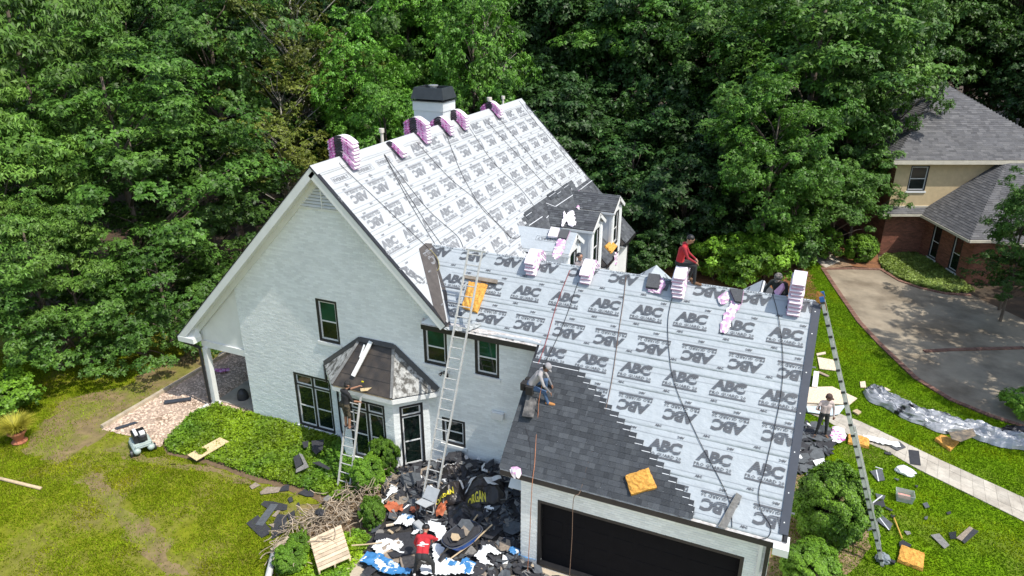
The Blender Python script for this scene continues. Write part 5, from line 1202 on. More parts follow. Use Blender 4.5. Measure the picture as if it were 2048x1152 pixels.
ladder('tall aluminium extension ladder from the debris up over the wing eave', F0, F0+dv*tt, UX, .44, 26)
b = MB(); T0 = F0+dv*tt; b.box(T0+Vector((0, .02, .0)), (.62, .06, .05)); lt = [o for o in COL.objects if o.name == 'ladder'][0]; b.build('top_bar', mAL, lt)
F1 = G(1764, 1123, .0); T1 = Yp(1652, 628, 1.72); d1 = T1-F1
ladder('long aluminium extension ladder with blue tips leaning on the right rake', F1, F1+d1*1.07, UY, .38, 25, caps=mat('blue_cap', (.03, .12, .35), .5, .1, 5), rail=(.035, .085), ends=True)
f2 = F1+d1*.09+Vector((.07, 0, .02))
lr = [o for o in COL.objects if o.name.startswith('ladder')][-1]
for s in (-1, 1): b = MB(); b.beam(f2+UY*.17*s, F1+d1*.55+Vector((.07, .17*s, .02)), .035, .07, UY); b.build('fly_rail', mAL, lr)
F3 = G(688, 974, .1); T3 = Yp(708, 800, -1.12); d3 = T3-F3
LB = (F3, d3)
ladder('multi-position aluminium ladder under the man at the bay roof', F3, F3+d3*1.0, UX, .46, 10)
lb = [o for o in COL.objects if o.name.startswith('ladder')][-1]
b = MB(); b.beam(F3+d3*.8+UX*.22, F3+d3*1.22+UX*.26, .06, .035, UY); b.build('upper_rail', mAL, lb); b = MB(); b.box(F3+d3*1.23+UX*.26, (.08, .08, .06)); b.build('end_cap', mat('yellow_cap', (.7, .6, .02), .5, .1, 5), lb)
# foam pads and boards
def pad(name, corners, th, nn, m, label, cat, group=None, sub=8, rough=.02, seed=1):
    rr = random.Random(seed); c = [Vector(p) for p in corners]; nn = Vector(nn); V = []; F = []
    for lay in (1, 0):
        for i in range(sub+1):
            for j in range(sub+1):
                a = c[0].lerp(c[1], i/sub); b = c[3].lerp(c[2], i/sub); p = a.lerp(b, j/sub)
                e = (i in (0, sub))+(j in (0, sub)); ctr = sum(c, Vector())/4
                p = p+(ctr-p).normalized()*(.012*e*lay+rr.uniform(-1, 1)*rough*.6) if e else p
                V.append(p+nn*((th+rr.uniform(-rough, rough)-(.02 if e else 0)) if lay else 0.))
    k = (sub+1)**2
    for i in range(sub):
        for j in range(sub):
            a = i*(sub+1)+j; F.append((a, a+1, a+sub+2, a+sub+1)); F.append((k+a, k+a+sub+1, k+a+sub+2, k+a+1))
    per = [i*(sub+1) for i in range(sub+1)]+[sub*(sub+1)+j for j in range(1, sub+1)]+[(sub-i)*(sub+1)+sub for i in range(1, sub+1)]+[sub-j for j in range(1, sub)]
    for a, b in zip(per, per[1:]+per[:1]): F.append((a, b, k+b, k+a))
    mb = MB(); mb.add(V, F); return tag(mb.build(name, m, None), label, cat, group)
fg = 'yellow foam pads'
pad('foam_pad', W_((939, 564), (976, 570), (955, 627), (924, 616), off=.03), .10, NW, mFOAM, 'worn yellow foam pad on the wing roof behind the tall ladder', 'foam pad', fg)
pad('foam_pad', W_((1250, 952), (1297, 936), (1315, 977), (1262, 992), off=.045), .11, NW, mFOAM, 'pitted yellow foam pad on the laid charcoal shingles', 'foam pad', fg, seed=2)
pad('foam_pad', G_((1801, 1094), (1849, 1111), (1845, 1143), (1793, 1124), z=.02), .12, UZ, mFOAM, 'yellow foam pad on the grass at the foot of the right ladder', 'foam pad', fg, seed=3)
pad('foam_pad', G_((1882, 872), (1918, 887), (1900, 904), (1868, 881), z=.02), .12, UZ, mFOAM, 'torn yellow foam pad beside the rolled silver tarp', 'foam pad', fg, seed=4)
pad('foam_pad', G_((1695, 872), (1738, 879), (1738, 898), (1695, 888), z=.03), .12, UZ, mFOAM, 'yellow foam pad on the sidewalk edge behind the right ladder', 'foam pad', fg, seed=5)
pad('foam_pad', M_((1220, 482), (1233, 494), (1222, 508), (1208, 493), off=.05), .1, NM, mFOAM, 'yellow foam pad on the roof strip between two dormers', 'foam pad', fg, seed=6)
pad('foam_pad', [Yp(1633, 582, 1.75), Yp(1644, 590, 1.68), Yp(1650, 626, 1.62), Yp(1632, 602, 1.7)], .08, Vector((.8, -.3, .5)).normalized(), mFOAM, 'yellow foam pad padding the top of the right ladder', 'foam pad', fg, seed=7)
def board(name, pts, th, m, label, cat='board', group=None, nn=UZ):
    pts = [Vector(p) for p in pts]; mb = MB(); mb.slab([p+Vector(nn)*th for p in pts], -Vector(nn)*(th-.004)); return tag(mb.build(name, m, None), label, cat, group)
Z4 = lambda *pp, z=.03: [G(1560+x/3.6, 680+y/3.6, z) for x, y in pp]
Z5 = lambda *pp, z=.03: [G(1560+x/4.197, 880+y/4.197, z) for x, y in pp]
Z2 = lambda *pp, z=.03: [G(400+x/4.235, 880+y/4.235, z) for x, y in pp]
ZD = lambda *pp, z=.1: [G(700+x/4.572, 900+y/4.572, z) for x, y in pp]
board('osb_board', G_((375, 911), (440, 876), (458, 884), (393, 922), z=.2), .03, mOSB, 'narrow yellow board lying in the ivy bed')
cover('ivy', [(p.x, p.y) for p in G_((392, 903), (402, 896), (413, 900), (404, 908), z=.25)], 60, .08, .03, mIV, lambda X, Y, r: .24+r.uniform(0, .06, len(X)), seed=41)
board('plywood_sheet', Z4((268, 125), (400, 150), (415, 225), (285, 210), z=.03), .03, mOSBP, 'pale plywood sheet on the lawn behind the garage')
board('plywood_sheet', Z4((190, 345), (375, 340), (470, 385), (555, 425), (500, 470), (195, 455), z=.06), .04, mOSBP, 'largest pale plywood sheet behind the standing man')
board('plywood_scrap', Z4((262, 100), (325, 88), (330, 102), (265, 115)), .03, mOSBP, 'narrow pale board on the lawn beyond the plywood sheets'); board('plywood_scrap', Z4((575, 305), (612, 300), (620, 345), (580, 345)), .03, mOSBP, 'small pale board on the grass left of the tarp')
board('plywood_scrap', Z4((725, 355), (760, 345), (795, 365), (745, 375)), .03, mOSBP, 'small pale board touching the tip of the silver tarp')
board('cardboard_scrap', Z4((520, 520), (550, 505), (585, 525), (560, 543), z=.04), .06, mWD, 'torn cardboard scrap beside the sidewalk')
board('grey_board', Z4((260, 235), (280, 228), (355, 262), (340, 268)), .04, mat('weathered_board', (.34, .26, .19), .85, .2, 6), 'weathered board lying by the white gutter piece')
board('wall_sheet', Z4((190, 480), (360, 480), (475, 470), (425, 535), (370, 545), (200, 520), z=.1), .02, mat('pale_blue_panel', (.55, .64, .68), .5, .1, 3), 'pale blue white panel leaning behind the standing man', 'panel')
b = MB(); b.beam(Z4((248, 345), z=.1)[0], Z4((262, 235), z=.2)[0], .2, .14); tag(b.build('gutter_piece', mWT, None), 'white gutter piece lying behind the garage rake', 'gutter')
board('white_trim_piece', Z4((180, 605), (390, 650), (380, 668), (180, 630), z=.05), .03, mWT, 'long white trim strip in front of the standing man', 'trim')
pts = Z4((600, 705), (690, 720), (780, 745), (860, 755), z=.08); crumple('gutter_piece', pts, .34, mWT, 'bent white gutter piece on the sidewalk', 'gutter', amp=.06, taper=.1)
b = Z4((790, 770), (860, 735), (905, 775), (845, 800), z=.04); board('felt_piece', b, .03, mPACK, 'grey felt corner lying on the bent white gutter', 'felt')
board('felt_piece', Z4((925, 790), (1000, 800), (1014, 905), (938, 893), z=.04), .012, mat('black_felt_sheet', (.035, .036, .042), .85, .25, 12, .3, 60), 'dark rectangle of roofing felt on the sidewalk', 'felt')
mBF = MATS['black_felt_sheet']; mGF = mat('grey_shingle_scrap', (.20, .195, .185), .9, .3, 14, .4, 60); mBRF = mat('brown_shingle_scrap', (.27, .22, .17), .9, .3, 14, .4, 60); mSLF = mat('slate_felt', (.085, .095, .105), .85, .25, 10)
sg_ = 'felt and shingle scraps on the right lawn'
for pp, m, lab in ((((755, 265), (855, 240), (880, 340), (820, 348)), mSLF, 'slate scrap with a white line on the lawn left of the white bag'), (((800, 450), (885, 470), (870, 505), (815, 495)), mSLF, 'squarish slate scrap halfway down the right ladder'),
    (((760, 525), (868, 508), (885, 560), (795, 572)), mBF, 'dark bent scrap just right of the ladder middle'), (((780, 595), (850, 630), (945, 705), (920, 762), (770, 650)), mSLF, 'long slate strip with a white line beside the shovel'),
    (((1262, 800), (1335, 788), (1422, 885), (1380, 915)), mGF, 'grey brown shingle piece left of the double scrap'), (((1478, 825), (1590, 728), (1622, 745), (1525, 850)), mBRF, 'tan half of the double shingle scrap at the right'),
    (((1525, 850), (1622, 748), (1668, 768), (1548, 872)), mBF, 'dark half of the double shingle scrap at the right'), (((715, 705), (770, 690), (785, 750), (740, 765)), mSLF, 'slate scrap partly under the right ladder'),
    (((620, 440), (690, 418), (700, 470), (650, 480)), mSLF, 'slate scrap touching the big shrub'), (((1195, 535), (1235, 525), (1255, 565), (1220, 575)), mSLF, 'small dark scrap right of the plastic bin'), (((1395, 610), (1430, 600), (1435, 620), (1405, 628)), mBF, 'tiny dark scrap farthest toward the sidewalk'),
    (((1210, 650), (1240, 640), (1238, 665), (1215, 670)), mSLF, 'tiny slate scrap below the bin'), (((1040, 765), (1090, 770), (1100, 790), (1065, 800)), mGF, 'tiny grey scrap right of the shovel handle'), (((1130, 380), (1160, 385), (1150, 405)), mBF, 'black triangular scrap above the bin'), (((950, 320), (1000, 330), (990, 345)), mSLF, 'thin slate scrap below the white bag'),
    (((1415, 780), (1475, 770), (1480, 830), (1430, 835)), mat('black_plastic', (.02, .022, .022), .35, .2, 8, .6, 40), 'crumpled black plastic touching the double scrap'), (((880, 560), (950, 590), (935, 600), (890, 580)), mBF, 'dark thin scrap near the head of the shovel'), (((870, 100), (930, 105), (935, 128), (885, 120)), mBF, 'dark scrap where the sidewalk meets the lawn')):
    board('shingle_scrap', Z5(*pp, z=.045), .018, m, lab, 'scrap', sg_)
for a, c in (((808, 250), (828, 345)), ((800, 605), (915, 755)), ((775, 530), (860, 465)), ((800, 225), (865, 245))):
    p, q = Z5(a, c, z=.07); b = MB(); b.beam(p, q, .035, .006); tag(b.build('sealant_strip', mSTRIP, None), {808: 'white line on the slate scrap left of the bag', 800: 'white line along a slate strip on the right lawn', 775: 'white line on a scrap right of the ladder'}.get(a[0], 'white line on a scrap')+(' near the shovel' if c[1] > 700 else (' at its upper edge' if c[1] < 250 else '')), 'strip')
# shovel, bin, bag
sh = tag(empty('shovel', Z5((1020, 830))[0]), 'shovel with a yellow handle and black blade on the right lawn', 'shovel')
p, q = Z5((958, 655), (1025, 828), z=.07); b = MB(); b.tube([p, q], .022, 8); b.build('handle', mat('yellow_handle', (.62, .38, .08), .5, .1, 6), sh)
b = MB(); b.tube(Z5((930, 628), (945, 640), (958, 655), z=.07), .03, 6); b.tube(Z5((935, 645), (962, 632), z=.07), .02, 6); b.build('grip', mMET, sh)
b = MB(); c = Z5((1000, 858), (1030, 838), (1105, 878), (1095, 895), (1005, 892), z=.09); b.slab(c, (0, 0, -.03)); b.build('blade', mMET, sh)
bn = tag(empty('plastic_bin', Z5((1035, 530))[0]), 'small clear plastic bin on the right lawn', 'bin'); c = G(1560+1038/4.197, 880+505/4.197)
b = MB(); x0, y0 = .26, .19
lo = [c+Vector((sx*x0*.85, sy*y0*.85, .02)) for sx, sy in ((-1, -1), (1, -1), (1, 1), (-1, 1))]; hi = [c+Vector((sx*x0, sy*y0, .3)) for sx, sy in ((-1, -1), (1, -1), (1, 1), (-1, 1))]; li = [c+Vector((sx*x0*.95, sy*y0*.94, .3)) for sx, sy in ((-1, -1), (1, -1), (1, 1), (-1, 1))]; l2 = [c+Vector((sx*x0*.8, sy*y0*.8, .035)) for sx, sy in ((-1, -1), (1, -1), (1, 1), (-1, 1))]
b.add(lo+hi+li+l2, [(3, 2, 1, 0)]+[(i, (i+1) % 4, 4+(i+1) % 4, 4+i) for i in range(4)]+[(4+i, 4+(i+1) % 4, 8+(i+1) % 4, 8+i) for i in range(4)]+[(8+i, 8+(i+1) % 4, 12+(i+1) % 4, 12+i) for i in range(4)]+[(12, 13, 14, 15)]); b.build('tub', mat('clear_plastic', (.55, .6, .6), .25, .1, 4, alpha=.55), bn)
b = MB(); b.box(c+Vector((0, 0, .1)), (.36, .26, .1)); b.build('contents', mat('pinkish_rags', (.55, .3, .25), .9, .3, 9), bn)
def lump(name, c, r, m, label, cat, seed=0, amp=.3, group=None, nu=18, nv=10):
    rr = random.Random(seed); mb = MB(); mb.ellipsoid((0, 0, 0), (1, 1, 1), None, nu, nv); o = Vector((seed*3.1, 0, 0)); V = []
    for p in mb.v:
        p = Vector(p); k = 1+amp*(noise.noise(p*2.2+o)+.6*noise.noise(p*5+o)); V.append(Vector(c)+Vector((p.x*r[0]*k, p.y*r[1]*k, max(-.3, p.z*k)*r[2])))
    mb.v = [tuple(v) for v in V]; return tag(mb.build(name, m, None, smooth=False), label, cat, group)
lump('plastic_bag', G(1560+1052/4.197, 880+262/4.197, .08), (.3, .22, .14), mat('white_plastic', (.78, .8, .8), .35, .05, 5), 'crumpled white plastic bag on the grass beside the sidewalk', 'bag', 3)
lump('tool_bag', G(1766, 1118, .1), (.2, .16, .16), mat('grey_bag', (.2, .23, .25), .7, .2, 8), 'grey bag at the foot of the right ladder', 'bag', 4); b = MB(); b.beam(G(1772, 1119, .1), G(1790, 1126, .1), .12, .07); tag(b.build('ladder_stabilizer', mMET, None), 'dark metal stabilizer between the ladder foot and foam pad', 'stabilizer')
# rolled tarp on the right lawn
def tarp_roll(pts, wd, h, m, label, seed=0):
    P_ = [Vector(p) for p in pts]; Q = []
    for a, b in zip(P_, P_[1:]):
        n = max(2, int((b-a).length/.075)); Q += [a.lerp(b, i/n) for i in range(n)]
    Q.append(P_[-1]); N = len(Q); C_ = 26; V = []; F = []; o = Vector((seed, 0, 0))
    for i, p in enumerate(Q):
        d = (Q[min(N-1, i+2)]-Q[max(0, i-2)]).normalized(); s = Vector((-d.y, d.x, 0)); env = min(1, i/4+.2, (N-1-i)/4+.2); w_ = wd*(.8+.5*noise.noise(Vector((i*.09, 3, seed))))*env
        for j in range(C_+1):
            t = 2*j/C_-1; z = h*env*max(0, 1-t*t)**.5*(.7+.6*noise.noise(Vector((i*.12, t*2, seed)))); q = Vector((i*.16, t*3.4, seed)); fold = 1-abs(noise.noise(q*1.1))*2; f2 = 1-abs(noise.noise(Vector((q.x*2.6+t, q.y*2.1, seed+5))))*2
            z += (.13*fold+.085*f2)*(1-t*t); V.append(p+s*(t*w_+.06*noise.noise(q*2+o))+UZ*max(.01, z))
    for i in range(N-1):
        for j in range(C_): k = i*(C_+1)+j; F.append((k, k+1, k+C_+2, k+C_+1))
    mb = MB(); mb.add(V, F); return tag(mb.build('tarp', m, None, smooth=False, fixn=False), label, 'tarp')
mSIL = mat('silver_tarp', (.42, .43, .45), .36, .15, 2, metal=.2, col2=(.02, .02, .024), mixscale=.6, lo=.53, hi=.57, stretch=(1, 1.6, 1)); mBTP = mat('black_tarp', (.018, .018, .022), .35, .3, 4)
tarp_roll(Z4((650, 355), (720, 430), (830, 480), (980, 560), (1180, 615), (1400, 670), (1600, 720), (1800, 770), (2000, 850)), .62, .34, mSIL, 'long crumpled silver and black tarp rolled across the right lawn', 2)
tarp_roll(Z4((1590, 665), (1680, 672), (1800, 700)), .3, .3, mBTP, 'black tarp end behind the silver tarp at the right edge', 9)
board('felt_piece', Z4((1215, 665), (1390, 640), (1412, 690), (1300, 735), (1235, 715), z=.42), .02, mat('mud_stained_felt', (.09, .085, .08), .8, .3, 5, col2=(.26, .2, .13), mixscale=2.5), 'mud stained grey sheet lying on the tarp', 'sheet')
# left side: gravel pieces, compressor, pot, pole
ZL = lambda *pp, z=.04: [G(x/3.84, 700+y/3.84, z) for x, y in pp]
board('slate_metal_piece', ZL((1262, 395), (1470, 368), (1472, 385), (1262, 415), z=.07), .05, MATS['slate_metal'], 'dark grey flashing piece on the gravel by the porch', 'flashing'); board('slate_metal_piece', ZL((880, 602), (1030, 555), (1060, 560), (900, 612), z=.05), .03, MATS['slate_metal'], 'thin dark flashing strip on the gravel near the compressor', 'flashing')
board('slate_metal_piece', G_((432, 718), (440, 706), (452, 702), (444, 714), z=.05), .03, mSLF, 'small flashing piece far back on the porch gravel', 'flashing')
b = MB(); p, q = ZL((1487, 488), (1600, 418), z=.06); b.beam(p, q, .1, .08); tag(b.build('downspout_piece', mWT, None), 'short white downspout piece lying at the porch column', 'downspout')
b = MB(); p, q = G(0, 957, .06), G(82, 977, .06); p = p+(p-q)*.6; b.tube([p, q], .055, 10); tag(b.build('wooden_pole', mWD, None, smooth=True), 'pale wooden pole lying on the left lawn', 'pole')
crumple('wrapper', G_((428, 740), (444, 742), (460, 740), z=.08), .35, [mWRP, mWRM], 'magenta wrapper scraps on the gravel behind the porch column', seed=21); lump('bucket', G(486, 795, .1), (.22, .22, .4), mMET, 'dark tub in the shade of the porch', 'tub', 7, .05)
pt = tag(empty('potted_grass', G(40, 884)), 'yellow ornamental grass in a terracotta pot on the left lawn', 'potted plant'); c = G(40, 884)
b = MB(); b.lathe(c, [(.24, 0), (.26, .05), (.12, .09), (.14, .14), (.27, .4), (.31, .42), (.31, .48), (.26, .48), (.25, .42)], 20); b.build('pot', mat('terracotta', (.44, .17, .09), .8, .15, 6, .2, 40), pt, smooth=False)
r = np.random.default_rng(8); V = []; n = 900
for i in range(n):
    a = r.uniform(0, 6.28); L = r.uniform(.5, .95); rad_ = r.uniform(.3, .75); d = np.array([math.cos(a), math.sin(a), 0]); s = np.array([-d[1], d[0], 0])*.014; st_ = np.array(c)+d*r.uniform(0, .18)+[0, 0, .45]
    for t0, t1 in ((0, .35), (.35, .7), (.7, 1)):
        f = lambda t: st_+d*rad_*t**1.3+np.array([0, 0, L*(t-.8*t*t*rad_)])
        w0, w1 = s*(1-t0), s*(1-t1*.95); V += [f(t0)-w0, f(t0)+w0, f(t1)+w1, f(t1)-w1]
gr = link('foliage', quads(np.array(V), 'foliage', mat('yellow_grass', (.45, .42, .05), .6, .2, 3, island=.3, transl=.3)), pt)
cp = tag(empty('air_compressor', G(285, 897)), 'black and pale green twin-tank air compressor at the gravel edge', 'compressor'); c = G(285, 897); Rz = Matrix.Rotation(rad(-28), 3, 'Z'); X_ = lambda x, y, z: c+Rz @ Vector((x, y, z))
mTANK = mat('pale_green_paint', (.42, .50, .46), .4, .1, 4)
for s in (-1, 1): b = MB(); b.lathe(X_(-.45, s*.22, .2), [(.02, 0), (.1, .03), (.12, .1), (.12, .85), (.1, .92), (.02, .95)], 14, axis=Rz @ Vector((1, 0, 0))); b.build('tank', mTANK, cp, smooth=True)
b = MB(); b.box(X_(-.12, 0, .48), (.5, .42, .3), Rz); b.build('engine', mat('black_plastic_case', (.015, .015, .017), .4, .1, 5), cp); b = MB(); b.box(X_(-.12, -.1, .655), (.44, .1, .05), Rz); b.box(X_(.12, .08, .68), (.2, .16, .1), Rz); b.build('engine_cover', mWT, cp)
b = MB(); b.lathe(X_(.2, .06, .5), [(.11, 0), (.13, .05), (.13, .14), (.06, .16)], 14); b.build('air_filter', mMET, cp, smooth=False)
b = MB(); b.tube([X_(.42, -.26, .34), X_(.5, -.26, .5), X_(.5, .26, .5), X_(.42, .26, .34)], .018, 6); b.build('handle', mTANK, cp)
b = MB(); b.frame_box(X_(-.45, -.28, .3), Rz @ UX, Rz @ UY, UZ, 0, .9, 0, .56, 0, .03); b.build('base_plate', mTANK, cp)
for s in (-1, 1): b = MB(); b.lathe(X_(.3, s*.4-(.05 if s > 0 else -.0), .12), [(.05, -.03), (.12, -.03), (.12, .04), (.05, .04)], 16, axis=Rz @ Vector((0, 1, 0))); b.build('wheel', mMET, cp)
# wooden pallet
pl = tag(empty('pallet', G(660, 1110)), 'pale wooden pallet lying among the dead vines', 'pallet'); q = [G(619, 1078, .42), G(682, 1049, .42), G(702, 1115, .3), G(637, 1143, .3)]
mPL = mat('weathered_pallet', (.60, .48, .34), .8, .2, 5, .3, 30, rand=.2); nz_ = (q[1]-q[0]).cross(q[3]-q[0]).normalized(); nz_ = nz_ if nz_.z > 0 else -nz_
for i in range(9):
    t0, t1 = i/9+.006, (i+1)/9-.012; b = MB(); b.slab([q[0].lerp(q[3], t0), q[1].lerp(q[2], t0), q[1].lerp(q[2], t1), q[0].lerp(q[3], t1)], -nz_*.022); b.build('board', mPL, pl)
for t in (.03, .5, .97): b = MB(); b.beam(q[0].lerp(q[1], t)-nz_*.075, q[3].lerp(q[2], t)-nz_*.075, .045, .095, nz_); b.build('stringer', mPL, pl)
b = MB(); b.tube(Z2((1285, 893), (1400, 885), (1545, 868), z=.35), .02, 6); tag(b.build('broom_handle', mWD, None), 'thin wooden handle beside the pallet', 'handle')
b = MB(); b.tube([ZL((0, 0))[0]*0+G(547, 1108, .3), G(535, 1160, .25)], .09, 10); tag(b.build('gutter_pipe', mAL, None, smooth=True), 'grey metal pipe at the bottom edge left of the vines', 'pipe'); b = MB(); b.beam(G(543, 1102, .25), G(578, 1076, .3), .12, .1); tag(b.build('timber_post', MATS['grey_timber'], None), 'weathered timber post end by the dead vines', 'post')
# dead vines
r = random.Random(3); mb = MB()
for i in range(420):
    t = r.random(); px = 560+t*205+r.uniform(-22, 30); py = 1096-t*140+r.uniform(-34, 34); p = G(px, py, r.uniform(.1, .55)); d = Vector((r.uniform(-1, 1), r.uniform(-1, 1), r.uniform(-.25, .35))).normalized(); L = r.uniform(.25, .7); pts = [p]
    for k in range(4): d = (d+Vector((r.uniform(-.6, .6), r.uniform(-.6, .6), r.uniform(-.5, .3)))).normalized(); q_ = pts[-1]+d*L/4; q_.z = max(.04, q_.z); pts.append(q_)
    mb.tube(pts, r.uniform(.008, .016), 4, cap=False)
tag(mb.build('dead_vines', mat('dead_vine_bark', (.36, .29, .21), .95, .3, 5, island=.3), None, fixn=False), kind='stuff')
lump('felt_wad', G(641, 1026, .45), (.16, .12, .12), mBF, 'black wad of felt caught on the dead vines', 'felt', 11)
lgp = 'torn off shingle scraps on the left lawn'
for pp, m, lab in ((((418, 395), (470, 362), (512, 385), (440, 420)), mBRF, 'small tan and dark scrap farthest up the left lawn'), (((508, 445), (570, 400), (690, 402), (665, 445), (515, 464)), mBRF, 'tan shingle strip above the big scrap pile'), (((672, 438), (700, 392), (756, 380), (752, 430)), mBF, 'black square end of the tan strip'),
   (((830, 455), (895, 415), (968, 438), (962, 482), (900, 480)), mBF, 'separate black felt scrap right of the tan strip'), (((742, 500), (778, 480), (790, 520), (758, 535)), mBF, 'small black scrap between the strip and the pile'), (((820, 540), (840, 530), (848, 562), (828, 570)), mBF, 'tiny black scrap right of the small one'),
   (((515, 550), (545, 520), (620, 525), (742, 552), (735, 598), (600, 600)), mBF, 'black felt sheet at the top of the left scrap pile'), (((392, 710), (490, 640), (595, 755), (585, 800), (520, 832)), mBF, 'black felt sheet at the lower left of the scrap pile'), (((605, 740), (660, 630), (735, 640), (740, 770), (608, 845)), mBF, 'largest black felt sheet at the lower right of the scrap pile'),
   (((733, 640), (800, 598), (812, 690), (772, 725)), mBF, 'black scrap at the right side of the scrap pile'), (((468, 720), (600, 545), (662, 548), (532, 732)), mSLF, 'long dark strip lying diagonally over the scrap pile'), (((610, 648), (655, 600), (682, 602), (640, 655)), mBRF, 'tan scrap in the middle of the scrap pile'), (((580, 720), (630, 710), (625, 745)), mBRF, 'small tan triangle on the scrap pile')):
    board('shingle_scrap', Z2(*pp, z=.03+.012*(lab.count('over')+lab.count('middle')+lab.count('triangle'))), .022, m, lab, 'scrap', lgp)
for pp, m, lab, z in ((((790, 150), (838, 120), (868, 205), (812, 245)), mBF, 'dark half of a bent shingle in the ivy', .3), (((838, 115), (868, 125), (922, 232), (812, 280), (815, 250), (880, 210)), mGF, 'grey half of a bent shingle in the ivy', .31), (((945, 10), (1050, 0), (1040, 80), (985, 125), (950, 90)), mBF, 'black scrap in the ivy below the large window', .32), (((950, 195), (1010, 185), (1105, 240), (1090, 258)), mBF, 'narrow black scrap in the ivy left of the bay ladder', .3), (((865, 20), (920, 10), (915, 60), (880, 70)), mBF, 'small black scrap nearest the wall in the ivy', .3), (((1040, 500), (1085, 470), (1115, 485), (1070, 530)), mGF, 'grey scrap where ivy meets the dead vines', .25), (((1410, 250), (1450, 200), (1505, 250), (1490, 290)), mBF, 'black scrap caught in the shrub below the bay', .75)):
    board('shingle_scrap', Z2(*pp, z=z), .02, m, lab, 'scrap')
# ------------------------------------------------------------------ the heap of torn-off roofing by the garage
PILE = [(p.x, p.y) for p in (G(790, 930), G(745, 1060), G(725, 1130), G(760, 1180), G(1240, 1180))]+[(9.5, -3.4), (7.9, -3.0), (7.9, -.05), (3.5, -.05)]
def hz(x, y):
    d = max(0., min(1., (7.95-x)/.6))*max(0., min(1., (y+5.8)/1.2)); k = .62*math.exp(-((y+.5)/1.0)**2)*max(0, min(1, (x-3.7)/.9))+.30*math.exp(-((x-6.2)/1.6)**2-((y+2.2)/1.3)**2)+.09
    return .05+k*(1 if x < 7.9 else .25)*(1+.35*noise.noise(Vector((x*2.2, y*2.2, 0))))
V = []; F = []; nx, ny = 60, 70; ids = {}; xs = np.linspace(2.6, 11.2, nx); yy = np.linspace(-7.0, -.05, ny)
XX, YY = np.meshgrid(xs, yy, indexing='ij'); IN = in_poly(XX.ravel(), YY.ravel(), PILE).reshape(nx, ny)
for i in range(nx):
    for j in range(ny): ids[i, j] = len(V); V.append((xs[i], yy[j], hz(xs[i], yy[j])-.02+.04*noise.noise(Vector((xs[i]*6, yy[j]*6, 2))) if IN[i, j] else .0))
for i in range(nx-1):
    for j in range(ny-1):
        if IN[i, j] or IN[i+1, j+1]: F.append((ids[i, j], ids[i+1, j], ids[i+1, j+1], ids[i, j+1]))
mb = MB(); mb.add(V, F); tag(mb.build('rubble', mat('pile_dark', (.035, .033, .032), .95, .4, 8, .8, 30), None, fixn=False), kind='stuff')
mTW = mat('torn_white_wrap', (.80, .82, .82), .6, .06, 5, .3, 20); mBL = mat('blue_wrap', (.045, .20, .44), .55, .15, 5, col2=(.72, .78, .8), mixscale=1.3, lo=.57, hi=.58); mOR = mat('orange_tarp', (.44, .12, .05), .7, .25, 6)
RP = random.Random(11)
def shard(mb, c, size, tilt, mi, asp=1., irr=.3, zoff=0.):
    a = RP.uniform(0, 6.28); n = Vector((RP.gauss(0, tilt), RP.gauss(0, tilt), 1)).normalized(); u = n.orthogonal().normalized(); u = Matrix.Rotation(a, 3, n) @ u; v = n.cross(u); k = RP.choice((4, 4, 5, 6)); P_ = []
    for i in range(k):
        t = 6.283*i/k+.78; r_ = size*RP.uniform(1-irr, 1+irr); P_.append(Vector(c)+u*(math.cos(t)*r_*asp)+v*(math.sin(t)*r_)+n*RP.uniform(-.02, .02)*size*4)
    th = n*.008; mb.add([p+th for p in P_]+[p-th for p in P_], [tuple(range(k)), tuple(range(2*k-1, k-1, -1))]+[(i, k+i, k+(i+1) % k, (i+1) % k) for i in range(k)], mi)
def in_pile(n, cond=None):
    X, Y, r = scatter_in(PILE, n*3, seed=RP.randrange(9999)); out = []
    for x, y in zip(X, Y):
        if cond is None or cond(x, y): out.append((x, y))
        if len(out) >= n: break
    return out
DOMES = [(p.x, p.y) for p in ZD((800, 400), (1390, 375), (1385, 575), (800, 565), z=.4)]
mb = MB()
for x, y in in_pile(1500):
    if y < -2.9 and x < 6.8 and RP.random() < .85: continue
    if in_poly(np.array([x]), np.array([y]), DOMES)[0] and RP.random() < .9: continue
    s = RP.uniform(.05, .17); shard(mb, (x, y, hz(x, y)+RP.uniform(0, .05)), s, .38, RP.choices((0, 1, 2, 3, 4), (10, 4, 2, 1.2, .5))[0], RP.uniform(.8, 1.8))
for _ in range(160):
    x, y = RP.uniform(14.4, 15.9), RP.uniform(4.2, 7.6); shard(mb, (x, y, .06+RP.uniform(0, .1)), RP.uniform(.08, .26), .22, RP.choices((0, 1, 2, 4), (7, 6, 1, .5))[0], RP.uniform(.8, 1.8))
tag(mb.build('rubble', [mBF, mSLF, mGF, mBRF, mTW], None, fixn=False), kind='stuff')
